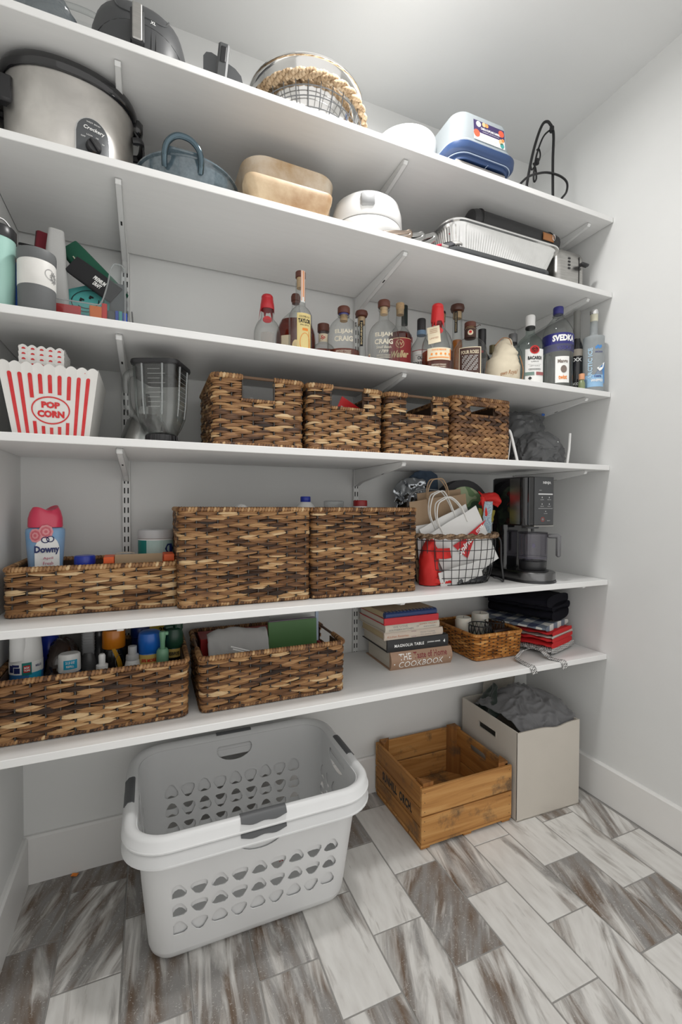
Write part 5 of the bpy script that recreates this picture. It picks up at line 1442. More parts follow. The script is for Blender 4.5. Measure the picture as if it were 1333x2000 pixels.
mb = MB(); write(mb, 'VODKA', on_cyl(.0552, .150, .42, .0014), w=.054, h=.013, bold=.02); obj('blue_lettering', mb, mat('violet_ink', (.05, .045, .22), .5), t, 0)
lab(t, 'back_label', .0535, .020, .118, -.15, .80, LABW)
mb = MB(); write(mb, 'Mango', on_cyl(.0535, .098, .34, .0016), w=.036, h=.018, bold=.03); disc(mb, on_cyl(.0535, .070, .40, .0016), .011, .014, 16); obj('label_print', mb, mat('print_taupe', (.18, .14, .12), .5), t, 0)
mb = MB(); write(mb, 'twist', on_cyl(.0535, .040, .34, .0016), w=.030, h=.016, bold=.03); obj('orange_print', mb, ORNG, t, 0)
mb = MB()
for s in (-1, 1): tube(mb, spline([on_cyl(.0535, .030, -.55 + s * .16, .001)(0, 0), on_cyl(.053, .075, -.55 + s * .17, .001)(0, 0), on_cyl(.054, .120, -.55 + s * .12, .001)(0, 0), on_cyl(.0545, .130, -.55, .001)(0, 0)], 5), .0022, 6)
obj('grip_moulding', mb, GLS, t)
# black flavoured bottle
t = bottle('black bottle with a long grey neck, between the blue-capped vodka and the frosted bottle', (1.571, -.318), -.875, [(.021, 0), (.0235, .003), (.0240, .03), (.0240, .165), (.0235, .180), (.0175, .205), (.0130, .222), (.0120, .25)], BLKGL)
part(t, 'neck_sleeve', [(.0128, .214), (.0132, .216), (.0125, .250), (.0125, .318), (.0135, .320), (.0135, .329), (.0120, .332), (.001, .3325)], glass('grey_film', (.6, .6, .58), (.5, .5, .48), .3, .3, .7, (.42, .42, .40))); part(t, 'shoulder_band', [(.0243, .150), (.0247, .151), (.0247, .176), (.0243, .177)], mat('taupe_band', (.36, .32, .27), .5))
mb = MB(); write(mb, 'VODKA', on_cyl(.0240, .040, .15, .0014), w=.034, h=.011, bold=.03); write(mb, 'XX', on_cyl(.0240, .135, .15, .0014), h=.014, bold=.03); obj('lettering', mb, INKW, t, 0)
# miniature
t = thing('miniature_bottle', 'tiny bottle with a peach-coloured cap in front of the black bottle', 'bottle', (1.535, -.372, z3), -.868, 'liquor bottles')
mb = MB(); lathe(mb, [(.010, 0), (.0125, .002), (.0125, .030), (.009, .040), (.007, .044)], 20); obj('glass', mb, mat('green_label_glass', (.20, .24, .12), .3), t); part(t, 'cap', [(.0095, .044), (.0105, .046), (.0105, .066), (.001, .069)], mat('peach_cap', (.70, .34, .18), .5))
# frosted bottle
t = bottle('frosted tall bottle with a pale blue mountain label, the right end of the bottle row', (1.598, -.372), -.904, [(.034, 0), (.0365, .003), (.0372, .01), (.0372, .196), (.0355, .205), (.024, .214), (.0145, .224), (.0132, .245), (.0128, .296)], FROST)
part(t, 'cap', [(.0145, .302), (.0152, .303), (.0152, .317), (.014, .3195), (.001, .320)], CHROME); part(t, 'cork', [(.0135, .275), (.0138, .303)], mat('pale_stopper', (.62, .60, .47), .5))
BLU = mat('ice_blue', (.07, .24, .55), .45); BLP = mat('pale_ice_blue', (.28, .48, .70), .45)
lab(t, 'blue_panel', .0372, .016, .062, -1.05, 1.05, BLP)
mb = MB(); mb.add([on_cyl(.0372, 0, .30, .0014)(u, v) for u, v in ((-.03, .030), (.035, .030), (.035, .110), (.020, .098), (.008, .086), (-.006, .060), (-.018, .052))], [tuple(range(7))]); obj('mountain_print', mb, BLU, t, 0)
mb = MB(); mb.add([on_cyl(.0372, 0, .30, .0022)(u, v) for u, v in ((.000, .086), (.032, .110), (.026, .090), (.020, .082), (.010, .074))], [tuple(range(5))]); write(mb, 'WHIPPED', on_cyl(.0372, .040, .35, .0022), w=.042, h=.010, bold=.03); obj('white_print', mb, INKW, t, 0)
mb = MB(); write(mb, 'ARCTIC ICE', on_cyl(.0372, .105, -.30, .0022), w=.120, h=.0155, rot=PI / 2, bold=.03); obj('lettering', mb, mat('lettering_ice', (.42, .60, .74), .5), t, 0)
mb = MB(); write(mb, 'ANCHOR', on_cyl(.0372, .148, .50, .0016), w=.028, h=.007, bold=.02); write(mb, '100%', on_cyl(.0372, .055, .42, .0026), w=.024, h=.008, bold=.02); obj('navy_lettering', mb, LABN, t, 0)
mb = MB()
for i in range(4): disc(mb, on_cyl(.0372, .165 + .004 * (i % 2), .25 + i * .14, .0016), .0045, .006, 8)
obj('berry_print', mb, BLU, t, 0, kind='stuff')

# ---------------------------------------------------------------- tumblers and can sleeves at the left
t = thing('tumbler', 'mint green steel tumbler with a black lid against the left wall', 'tumbler', (-.3185, -.345, z3), .3)
MINT = mat('mint_enamel', (.36, .60, .53), .35, coat=.2)
mb = MB(); lathe(mb, [(.026, 0), (.029, .003), (.031, .05), (.0325, .165), (.0325, .168)], 36); obj('cup', mb, MINT, t, 50)
mb = MB(); lathe(mb, [(.0335, .166), (.0340, .168), (.0340, .190), (.031, .194), (.012, .195)], 36); obj('lid', mb, BLACKPL, t, 40)
mb = MB(); tube(mb, spline([(-.028, -.012, .190), (-.014, -.020, .205), (.008, -.020, .208), (.026, -.012, .190)], 5), .0022, 6); obj('carry_loop', mb, CHROME, t)
t = thing('bottle_cooler', 'stout dark grey rubber cooler cup with a white band and a sketch', 'cooler cup', (-.2415, -.362, z3), .18)
GRY = mat('grey_rubber', (.115, .12, .122), .55, vary=.15)
mb = MB(); lathe(mb, [(.034, 0), (.0375, .003), (.0385, .0595)], 40, c1=False); obj('lower_sleeve', mb, GRY, t, 50)
mb = MB(); lathe(mb, [(.0378, .058), (.0388, .060), (.0388, .117), (.0378, .119)], 40, c0=False, c1=False); obj('white_band', mb, mat('band_white', (.68, .67, .64), .5, vary=.15), t, 50)
mb = MB(); lathe(mb, [(.0385, .1175), (.0395, .120), (.0400, .138), (.0390, .143), (.036, .142), (.034, .12), (.01, .11)], 40, c0=False); obj('upper_sleeve', mb, GRY, t, 50)
mb = MB(); disc(mb, on_cyl(.0388, .090, .72, .0010), .012, .012, 18, inner=.0012)
for i in range(9):
    a = i * .7; tube(mb, spline([on_cyl(.0388, .085, .95, .0012)(.010 * math.cos(a), .014 * math.sin(a)), on_cyl(.0388, .085, .95, .0012)(.004 * math.cos(a + 1), .006 * math.sin(a + 1)), on_cyl(.0388, .085, .95, .0012)(.009 * math.cos(a + 1.8), .012 * math.sin(a + 1.8))], 3), .0006, 4)
obj('sketch_print', mb, INKG, t, 0, kind='stuff')
# foam can sleeves: flat slabs a little open at the top
def sleeve_(nm, label, loc, rot, w, h, th, m, taper=.0, cat='can sleeve', rnd_=.4, seam=None):
    t = thing(nm, label, cat, loc, 0, 'foam drink sleeves', rot=rot)
    mb = MB(); R = []; n = 7
    for i in range(n):
        v = i / (n - 1); k = (1 - taper * v) * (1 if 0 < i < n - 1 else .96); tt = th * (.55 + .45 * math.sin(PI * min(v * .75 + .2, 1)))
        R.append([(x, y, h * v) for x, y, _ in rrect(w * k, tt, tt * rnd_, 0, 4)])
    loft(mb, R, True, True); obj('sleeve', mb, m, t, 50)
    if seam:
        mb = MB(); tube(mb, [(-w / 2 * (1 - taper * v) * .98, 0, h * v) for v in (0, .3, .6, 1)], .0016, 5); tube(mb, [(w / 2 * (1 - taper * v) * .98, 0, h * v) for v in (0, .3, .6, 1)], .0016, 5); obj('seam', mb, seam, t)
    return t
fm = lambda n, c: mat('foam_' + n, c, .85, vary=.12, vscale=30, bump=.2, bscale=900)
sleeve_('bottle_sleeve', 'dark red zipped bottle sleeve standing behind the grey cooler cup', (-.258, -.235, z3 + .004), (-.05, .06, .3), .060, .262, .026, fm('burgundy', (.16, .012, .022)), .25, seam=mat('zip_dark', (.05, .02, .02), .6))
sleeve_('bottle_sleeve', 'light grey tapered bottle sleeve standing right of the dark red one', (-.222, -.262, z3 + .004), (-.05, .02, .2), .074, .262, .030, fm('pale_grey', (.50, .50, .49), ), .50, rnd_=.48)
sleeve_('bottle_sleeve', 'black zipped sleeve with a white ring leaning behind the dark red one', (-.282, -.185, z3 + .004), (-.05, -.04, .2), .055, .245, .024, fm('black', (.018, .018, .02)), .1)
sleeve_('can_sleeve', 'red sleeve squeezed between the mint tumbler and the grey cooler cup', (-.315, -.285, z3), (0, 0, .3), .06, .178, .018, fm('red', (.45, .018, .022)))
sleeve_('can_sleeve', 'blue sleeve behind the gap right of the mint tumbler', (-.285, -.332, z3), (0, 0, .3), .026, .128, .012, fm('blue', (.03, .10, .42)))
# clear scoop-front bin
ACR = glass('acrylic', (.93, .945, .945), (.62, .66, .67), .02, .6)
t = thing('acrylic_bin', 'clear acrylic bin with a scooped front, full of foam drink sleeves', 'bin', (-.1785, -.216, z3))
bw, bd, bh = .245, .20, .178
def arc_top(x):     # scooped front outline
    x = abs(x) - (bw / 2 - .086)
    if x < .024: return .066
    if x < .046: return .066 + .058 * (1 - math.cos((x - .024) / .022 * PI / 2))
    if x < .052: return .124 + (x - .046) / .006 * .036
    return bh - .012 * max(0, (x - .072) / .014) ** 2 - .018 * max(0, (.064 - x) / .012) ** 2
mb = MB(); N_ = 60
xs = [-bw / 2 + bw * i / N_ for i in range(N_ + 1)]
for y in (-bd / 2, -bd / 2 + .0022): mb.add([(x, y, .0005) for x in xs] + [(x, y, arc_top(x)) for x in xs], [(i, i + 1, N_ + 2 + i, N_ + 1 + i) for i in range(N_)])
obj('front_panel', mb, ACR, t, 0)
mb = MB(); tube(mb, [(x, -bd / 2 + .0011, arc_top(x)) for x in xs], .0019, 6); tube(mb, [(bw / 2, -bd / 2 + .001, .001), (bw / 2, -bd / 2 + .001, bh - .012)], .0018, 6); tube(mb, [(-bw / 2, -bd / 2 + .001, .001), (-bw / 2, -bd / 2 + .001, bh - .012)], .0018, 6); obj('polished_edge', mb, glass('acrylic_edge', (.75, .78, .78), (.6, .63, .63), .1, .6, .35, (.75, .76, .76)), t)
for nm, s in (('left_panel', -1), ('right_panel', 1)): obj(nm, box(MB(), s * bw / 2 - .0011, s * bw / 2 + .0011, -bd / 2 + .003, bd / 2, .0005, bh - .012), ACR, t, 0)
obj('back_panel', box(MB(), -bw / 2 + .002, bw / 2 - .002, bd / 2 - .0022, bd / 2, .0005, bh - .012), ACR, t, 0); obj('base', box(MB(), -bw / 2 + .002, bw / 2 - .002, -bd / 2 + .003, bd / 2 - .003, .0005, .003), ACR, t, 0)
zb = z3 + .004
TEAL = fm('teal', (.10, .46, .44)); GRN = fm('green', (.012, .095, .055)); BLK = fm('black', (0, 0, 0))
ts = sleeve_('can_sleeve', 'teal foam can sleeve printed with a smiling face, tilted in the bin', (-0.1251, -0.2730, zb + 0.0420), (-.50, -.42, .05), .098, .118, .013, TEAL)
mb = MB(); F = lambda u, v: (u, -.0062 - .0012, .058 + v)
disc(mb, F, .040, n=30, inner=.0022)
tube(mb, [F(.027 * math.cos(a), .027 * math.sin(a)) for a in [PI + .25 + (PI - .5) * i / 14 for i in range(15)]], .0012, 4)
for s in (-1, 1):
    c, r = s * .012, .0055
    mb.add([F(c + x, .010 + y) for x, y in ((0, .008), (-.006, 0), (-.006, -.004), (-.003, -.006), (0, -.003), (.003, -.006), (.006, -.004), (.006, 0))], [tuple(range(8))])
obj('face_print', mb, INKK, ts, 0, kind='stuff')
t = sleeve_('bottle_sleeve', 'dark green zipped bottle sleeve leaning across the top of the bin', (-0.0777, -0.2290, zb + 0.1120), (-.15, -.72, .0), .072, .185, .026, GRN, .25)
mb = MB(); tube(mb, spline([(-.028, -.0125, .02), (-.018, -.0135, .08), (-.012, -.013, .15)], 5), .0022, 5); obj('zip', mb, mat('zip_pale', (.55, .55, .42), .5), t)
t = sleeve_('can_sleeve', 'black foam can sleeve with white print lying against the green one', (-0.0770, -0.2820, zb + 0.1040), (-.20, -.95, .0), .052, .135, .014, BLK)
mb = MB(); write(mb, 'PREMIUM', lambda u, v: (v + .004, -.0082, .052 - u), w=.034, h=.011, bold=.04); write(mb, 'DRAFT', lambda u, v: (v - .009, -.0082, .050 - u), w=.022, h=.011, bold=.04); obj('lettering', mb, INKW, t, 0)
sleeve_('can_sleeve', 'turquoise blue foam sleeve at the back right of the bin', (-0.1365, -0.1490, zb + 0.0750), (0, .10, -.1), .095, .125, .012, fm('sea_blue', (.012, .26, .42)), .25, rnd_=.48)
sleeve_('can_sleeve', 'grey rounded foam sleeve standing behind the right front corner of the bin', (-0.0761, -0.2790, zb + .020), (0, .03, 0), .046, .118, .012, fm('grey', (.10, .105, .11)), .25, rnd_=.48)
for i, (nm, c, x, w, h) in enumerate((('red sleeve standing at the left of the bin front', (.50, .03, .03), -.180, .050, .055), ('orange foam sleeve standing at the middle of the bin front', (.72, .16, .02), -.121, .026, .062), ('narrow scarlet sleeve right of the orange one in the bin', (.60, .025, .02), -.1015, .013, .072), ('dark grey sleeve standing right of the scarlet one in the bin', (.075, .078, .08), -.0865, .018, .056), ('royal blue sleeve standing beside the dark grey one in the bin', (.03, .075, .38), -.0735, .008, .058), ('teal sleeve standing between two blue ones in the bin', (.06, .32, .31), -.0655, .009, .058), ('blue sleeve in the right front corner of the bin', (.035, .085, .40), -.0555, .012, .055), ('purple sleeve lying low in the bin front', (.12, .04, .22), -.147, .020, .035))):
    sleeve_('can_sleeve', nm, (x * 1.036, -.301, zb), (0, .12 if i == 7 else 0, 0), w, h, .011 + .002 * (i % 2), fm(nm.split()[0] + str(i), c), -.15 if i in (0, 1) else 0)
mb = MB(); tube(mb, spline([(-.049, -.018, z3 + .175), (-.046, -.020, z3 + .13), (-.047, -.020, z3 + .09), (-.041, -.022, z3 + .05), (-.036, -.022, z3 + .03), (-.040, -.022, z3 + .002)], 5), .0022, 5)
tag(obj('hanging_cord', mb, INKG, None), 'thin grey cord hanging on the wall standard right of the clear bin', 'cord')
# ================================================================ fourth shelf: popcorn tubs, blender, bags
POPW = mat('popcorn_white', (.74, .73, .70), .4, vary=.05); POPR = mat('popcorn_red', (.60, .010, .014), .45, vary=.12, vscale=40, dark=(.72, .35, .33))
def tub(w0, w1, d0, d1, h, lob, sc, th=.0018):
    """square tub, flaring, scalloped all round the top"""
    mb = MB(); n = lob * 8
    def side(u, v):     # u 0..4 round the four sides, v height
        w, d = w0 + (w1 - w0) * v, d0 + (d1 - d0) * v
        s = int(u) % 4; f = u - int(u)
        P = [(-w / 2 + w * f, -d / 2), (w / 2, -d / 2 + d * f), (w / 2 - w * f, d / 2), (-w / 2, d / 2 - d * f)][s]
        top = h + sc * (abs(math.sin(PI * lob * f)) - .6)
        return (P[0], P[1], top * v)
    N4 = 4 * n
    for off in (0, 1):
        vs = []
        for j in range(5):
            for i in range(N4):
                x, y, z = side(4 * i / N4, j / 4); k = 1 - off * 2 * th / w0; vs.append((x * k, y * k, max(z, off * th)))
        fs = [(j * N4 + i, j * N4 + (i + 1) % N4, (j + 1) * N4 + (i + 1) % N4, (j + 1) * N4 + i) for j in range(4) for i in range(N4)]
        fs.append(tuple(range(N4))[::-1])
        mb.add(vs, fs if not off else [f[::-1] for f in fs])
        if off == 0: outer = vs[4 * N4:]
        else:
            inner = vs[4 * N4:]; mb.add(outer + inner, [(i, (i + 1) % N4, N4 + (i + 1) % N4, N4 + i) for i in range(N4)])
    return mb
t = thing('popcorn_tub', 'large white popcorn tub with red stripes and an oval reading POP CORN', 'popcorn tub', (-.2165, -.262, z4), 0)
W0, W1, D0, D1, Hh = .158, .205, .165, .215, .168
obj('tub', tub(W0, W1, D0, D1, Hh, 9, .007), POPW, t, 0)
def pf(u, v, o=.0007):     # on the front face; u,v in metres, u widens with height
    k = v / Hh; return (u * (W0 + (W1 - W0) * k) / W1, -(D0 + (D1 - D0) * k) / 2 - o, v)
mb = MB()
for i in range(9):
    c = (i - 4) * .0208; hw = .0044
    top = [(c + hw * math.cos(a), .142 + hw * math.sin(a)) for a in [PI * k / 8 for k in range(9)]]
    def seg(z0, z1): quad(mb, pf, c - hw, c + hw, z0, z1, 1)
    mb.add([pf(*p) for p in top], [tuple(range(9))])
    e = 1 - (c / .056) ** 2
    if e > 0:
        hh = .040 * math.sqrt(e)
        if .064 + hh < .142: seg(.064 + hh, .142)
        if .064 - hh > .002: seg(.002, .064 - hh)
    else: seg(.002, .142)
obj('stripes', mb, POPR, t, 0)
mb = MB(); O = lambda u, v: pf(u, .064 + v, .0012)
disc(mb, O, .0465, .0325, 40, inner=.0032); write(mb, 'POP', lambda u, v: O(u, v + .0125), w=.044, h=.0155, bold=.06); write(mb, 'CORN', lambda u, v: O(u, v - .0085), w=.066, h=.0165, bold=.06); obj('oval_print', mb, POPR, t, 0)
mb = MB(); write(mb, '.', lambda u, v: pf(.075 + u, .157 + v), h=.002); obj('chip', mb, POPR, t, 0)
sm = mesh('tub', tub(.066, .094, .066, .094, .125, 5, .006, .0012), POPW, 0)
mb = MB()
for i in range(5):
    c = (i - 2) * .0185; k = lambda u, v: (u * (.066 + .028 * v / .125) / .094, -(.066 + .028 * v / .125) / 2 - .0006, v)
    mb.add([k(c + .0042 * math.cos(a), .1165 + .0042 * math.sin(a)) for a in [PI * q / 8 for q in range(9)]], [tuple(range(9))]); quad(mb, k, c - .0042, c + .0042, .02, .110)
ss = mesh('stripes', mb, POPR, 0)
NTH = ['lowest', 'second from the bottom', 'third from the bottom', 'fourth from the bottom', 'fifth from the bottom', 'sixth from the bottom', 'second from the top', 'topmost']
for i in range(8):
    t = thing('small_popcorn_tub', 'small red-striped popcorn tub, %s of the nested stack inside the large tub' % NTH[i], 'popcorn tub', (-.236, -.300, z4 + .0045 + i * .0122), 0, 'nested small popcorn tubs')
    obj('tub', sm, None, t); obj('stripes', ss, None, t)

# blender: jar in front, motor base behind
JAR = glass('jar_glass', (.965, .975, .97), (.45, .48, .475), .02, 1.0)
t = thing('blender_jar', 'square ribbed glass blender jar with a black lid and handle, standing off its base', 'blender', (.032, -.300, z4), -.42)
mb = MB(); pr = [(.036, .026), (.040, .030), (.044, .050), (.052, .075), (.0555, .11), (.0595, .205), (.0605, .208)]
loft(mb, [rrect(2 * r, 2 * r, r * (.9 if z < .05 else .38), z, 6) for r, z in pr], True, False)
loft(mb, [rrect(2 * r, 2 * r, r * .36, z, 6) for r, z in ((.033, .032), (.040, .052), (.048, .078), (.0515, .11), (.0555, .205))], True, False); obj('jar', mb, JAR, t, 40)
mb = MB()
for s in (-1, 1):
    for k in (-.45, .45):
        for ax in (0, 1):
            f = (lambda r, z: (k * r, s * (r + .001), z)) if ax == 0 else (lambda r, z: (s * (r + .001), k * r, z))
            tube(mb, [f(r, z) for r, z in pr[3:6]], [.0014, .0024, .0028], 6)
obj('ribs', mb, glass('rib_glass', (.80, .83, .83), (.9, .9, .9), .02, 2.0, .25, (.8, .82, .82)), t, kind='stuff')
mb = MB()
for i in range(9):
    z = .095 + i * .012; r = .0555 + .004 * (z - .11) / .095
    quad(mb, lambda u, v: (u, -r - .0012, z + v), -.012, .034 if i % 2 else .020, -.0003, .0003); quad(mb, lambda u, v: (r + .0012, u, z + v), -.03, .02, -.0003, .0003)
obj('measure_marks', mb, mat('etched_mark', (.55, .56, .55), .5), t, 0, kind='stuff')
mb = MB(); tube(mb, spline([(-.058, 0, .196), (-.080, 0, .198), (-.094, 0, .190), (-.098, 0, .170), (-.096, 0, .130), (-.090, 0, .100), (-.074, 0, .080), (-.052, 0, .066)], 6), [.0085] * 43, 10, flat=1.25); obj('handle', mb, JAR, t, 60)
mb = MB(); loft(mb, [rrect(.124, .124, .022, .207, 6), rrect(.128, .128, .024, .211, 6), rrect(.126, .126, .024, .218, 6), rrect(.11, .11, .02, .2205, 6)], True, True); obj('lid', mb, BLACKPL, t, 40)
mb = MB(); loft(mb, [rrect(.104, .104, .018, .172, 6), rrect(.108, .108, .02, .206, 6)], True, False); obj('lid_plug', mb, glass('smoked_plastic', (.30, .30, .31), (.12, .12, .12), .08, .6), t, 40)
mb = MB(); lathe(mb, [(.040, 0), (.0415, .002), (.0405, .026), (.036, .029)], 32)
for i in range(20): a = 2 * PI * i / 20; tube(mb, [(.0412 * math.cos(a), .0412 * math.sin(a), .002), (.0402 * math.cos(a), .0402 * math.sin(a), .025)], .0016, 4)
obj('collar', mb, BLACKPL, t, 40, kind='stuff')
mb = MB()
for i in range(4):
    a = i * PI / 2 + .4; mb.add([(.004 * math.cos(a + 1.57), .004 * math.sin(a + 1.57), .036), (.027 * math.cos(a), .027 * math.sin(a), .044 + .008 * (i % 2)), (.004 * math.cos(a - 1.57), .004 * math.sin(a - 1.57), .036)], [(0, 1, 2)])
obj('blade', mb, CHROME, t, 0)
t = thing('blender_motor', 'silver cone-shaped blender motor base behind the glass jar', 'blender', (-.008, -.145, z4), .2)
mb = MB(); loft(mb, [rrect(.15, .15, .045, 0, 6), rrect(.148, .148, .045, .012, 6), rrect(.105, .105, .045, .085, 6), rrect(.075, .075, .036, .105, 6)], True, True); obj('housing', mb, metal('base_silver', (.50, .50, .49), .25, .12), t, 40)
mb = MB(); loft(mb, [ring(.105, .036, None, 8), ring(.128, .030, None, 8), ring(.129, .024, None, 8)], True, True); obj('coupling', mb, CHROME, t, 20)
mb = MB(); lathe(mb, [(.013, .128), (.014, .150), (.010, .170), (.001, .172)], 12); obj('drive_post', mb, GREYPL, t)
mb = MB(); box(mb, -.035, .035, -.071, -.058, .012, .052, .006, T=T3((0, .012, 0), rx=-.28)); obj('control_panel', mb, mat('pale_panel', (.62, .62, .63), .3), t, 20)
mb = MB(); tube(mb, spline([(.05, .02, .03), (.085, .01, .038), (.118, -.03, .026), (.136, -.07, .008), (.140, -.10, .0045)], 6), .0036, 7); obj('power_cord', mb, BLACKPL, t)

# contents of the four baskets
def f_at(x, y, z): return (x, y, z)
mb = MB(); crumple(mb, dome(.285, -.20, z4 + .06, .085, .09, .105), 44, 24, .012, 20, 21); tag(obj('white_cloth', mb, mat('white_cloth', (.66, .66, .64), .9, bump=.3, bscale=600), None, 70), 'white cloth showing through the notch of the basket beside the blender', 'cloth')
t = thing('red_packet', 'red blister-card packet standing in the second basket of the row', 'packet', (.560, -.300, z4 + .05), 0, rot=(0, .45, .1))
RPK = mat('packet_red', (.60, .012, .014), .35)
mb = MB(); box(mb, -.055, .055, -.001, .001, 0, .125, .001); obj('card', mb, RPK, t, 0)
mb = MB(); quad(mb, on_front(0, -.0015, 0), -.045, .012, .084, .096); quad(mb, on_front(0, -.0015, 0), -.020, -.012, .096, .106); obj('hang_slot', mb, mat('pale_grey_print', (.55, .55, .55), .5), t, 0)
mb = MB(); box(mb, .000, .048, -.012, -.0012, .045, .110, .004); obj('blister', mb, glass('blister', (.75, .78, .80), (.5, .5, .5), .05, .8, .3, (.4, .42, .45)), t); mb = MB(); box(mb, .008, .040, -.010, -.002, .050, .10, .003); obj('contents', mb, BLACKPL, t)
mb = MB(); box(mb, .735, .87, -.33, -.22, z4 + .012, z4 + .115, .01); tag(obj('black_box', mb, mat('dull_black', (.02, .02, .021), .6), None, 40), 'dark box low inside the third basket of the row', 'box')
mb = MB(); box(mb, 1.0, 1.125, -.30, -.10, z4 + .012, z4 + .165, .004); tag(obj('grey_box', mb, mat('box_grey', (.16, .17, .18), .5), None, 30), 'grey box seen through the handle hole of the braided basket', 'box')
mb = MB(); box(mb, .965, 1.10, -.26, -.08, z4 + .198, z4 + .206, .002, T=None); tag(obj('green_card', mb, mat('pale_green', (.30, .42, .34), .5), None, 30), 'thin pale green card lying on top of the braided basket', 'card')

# grey plastic carrier bags
BAGM = glass('grey_carrier_bag', (.50, .51, .52), (.22, .23, .24), .22, .6, .72, (.22, .225, .23))
mb = MB(); crumple(mb, dome(1.435, -.150, z4 + .105, .105, .090, .118, low=-.6), 96, 48, .017, 17, 31, 1.6); mb2 = mb
o = obj('plastic_bag', mb, BAGM, None, 30); tag(o, 'upper bundled grey plastic carrier bag, wedged between bracket and braided basket', 'plastic bag', 'grey plastic bags')
mb = MB(); crumple(mb, lambda u, v: (1.525 + .020 * math.cos(6.28 * u) * (1 + .8 * v), -.165 + .018 * math.sin(6.28 * u), z4 + .195 + .035 * v), 16, 8, .006, 60, 3); c_ = obj('knot', mb, BAGM, o, 30)
mb = MB(); box(mb, 1.528, 1.545, -.190, -.178, z4 + .222, z4 + .232, .003); obj('blue_tie', mb, mat('tie_blue', (.03, .12, .45), .4), o)
mb = MB(); crumple(mb, dome(1.430, -.255, z4 + .004, .098, .088, .118, low=-.02), 100, 48, .016, 19, 41, 1.6)
tag(obj('plastic_bag', mb, BAGM, None, 30), 'lower bundled grey plastic carrier bag, sitting in the white wire rack', 'plastic bag', 'grey plastic bags')
t = thing('wire_rack', 'white coated wire rack with upright ends, right of the braided basket', 'rack', (1.34, -.30, z4))
WRW = mat('white_coated_wire', (.76, .76, .75), .3)
mb = MB(); tube(mb, spline([(-.150, -.055, .112), (-.140, -.058, .10), (-.112, -.062, .004)], 4), .0048, 7); obj('end_bar', mb, WRW, t)
mb = MB(); tube(mb, [(.151, -.060, .120), (.147, -.060, .06), (.138, -.060, .0045)], .0048, 7); obj('end_bar', mb, WRW, t)
for x, h, y in ((-.132, .085, -.02), (.122, .092, .0), (.146, .092, .02)):
    mb = MB(); tube(mb, [(x, y - .03, h), (x - .012, y - .03, .003)], .0022, 6); obj('upright_wire', mb, WRW, t)
mb = MB()
for y in (-.060, -.02, .02): tube(mb, [(-.112, y, .0045), (.138, y, .0045)], .0022, 6)
obj('base_wires', mb, WRW, t, kind='stuff')
# ================================================================ fifth shelf
# low basket contents
t = thing('scent_bead_bottle', 'blue and white laundry scent bead bottle with pink cap and rose pictures', 'bottle', (-.262, -.172, z5 + .011), .17)
DB = mat('bottle_sky_blue', (.16, .34, .56), .3, vary=.8, vscale=7, dark=(.42, .47, .60)); PINK = mat('pink_cap', (.62, .045, .10), .28, coat=.2)
mb = MB(); pr = [(.038, 0), (.041, .004), (.0395, .06), (.0405, .11), (.0445, .16), (.0465, .195), (.0455, .206), (.039, .210)]
loft(mb, [ring(z, r, r * .62, 40, 2.4) for r, z in pr], True, True); obj('body', mb, DB, t, 50)
mb = MB(); R = []
n = 40
for k, (r, z) in enumerate(((.040, .211), (.0412, .214), (.0405, .235), (.036, .252), (.030, .262))):
    R.append([(x, y, z + (k / 4) ** 2 * (.011 * math.sin(math.atan2(y, x) * 2 + .5) * .6 + .004 * x / .04)) for x, y, _ in ring(0, r, r * .66, n, 2.4)])
R.append(ring(.259, .015, .010, n, 2.2)); loft(mb, R, True, True); obj('cap', mb, PINK, t, 50)
D = lambda z, a=.0, o=.0012: (lambda u, v: ((.0445 + o) * math.sin(a + u / .0445), -(.0445 + o) * .66 * max(.2, math.cos(a + u / .0445)) ** .8 - .001, z + v))
mb = MB(); mb.add([D(.128, .10)(u, v) for u, v in [(-.030, -.118), (.030, -.118), (.030, .02)] + [(.030 * math.cos(a), .020 + .040 * math.sin(a)) for a in [PI * i / 14 for i in range(1, 14)]] + [(-.030, .02)]], [tuple(range(17))]); obj('white_panel', mb, INKW, t, 0)
mb = MB(); write(mb, 'Downy', D(.150, .08, .0024), w=.058, h=.024, bold=.045); tube(mb, [D(.178, .10, .0024)(-.005 + .008 * math.cos(a), .0075 * math.sin(a)) for a in [2 * PI * i / 20 for i in range(20)]], .0011, 4, closed=True); tube(mb, [D(.178, .10, .0024)(.006 + .008 * math.cos(a), .002 + .0075 * math.sin(a)) for a in [2 * PI * i / 20 for i in range(20)]], .0011, 4, closed=True); obj('navy_lettering', mb, mat('navy_ink', (.012, .022, .12), .5), t, 0)
mb = MB(); write(mb, 'April', D(.128, .12, .0024), w=.022, h=.0085); write(mb, 'Fresh', D(.115, .12, .0024), w=.022, h=.0085); obj('pink_lettering', mb, mat('rose_ink', (.50, .05, .14), .5), t, 0)
for a, z in ((-.52, .190), (.02, .200)):
    mb = MB()
    for k, r in enumerate((.019, .014, .009, .0045)): disc(mb, D(z, a, .0016 + k * .0005), r * .9, r, 9 - k, mi=k % 2)
    obj('rose_print', mb, [mat('rose_pale', (.70, .28, .30), .5), mat('rose_deep', (.58, .12, .15), .5)], t, 0)
t = thing('powder_jar', 'jar with a royal blue screw lid in the long low basket', 'jar', (-.1665, -.185, z5 + .011))
mb = MB(); lathe(mb, [(.024, 0), (.026, .003), (.026, .104), (.022, .106)], 28); obj('jar', mb, WHITEPL, t); mb = MB(); lathe(mb, [(.0245, .1065), (.0265, .108), (.0265, .128), (.024, .131), (.001, .1315)], 32); obj('lid', mb, mat('royal_blue', (.012, .035, .36), .3), t, 40)
t = thing('carton', 'opened cardboard carton with orange tabs in the long low basket', 'carton', (-.027, -.190, z5 + .011), .03)
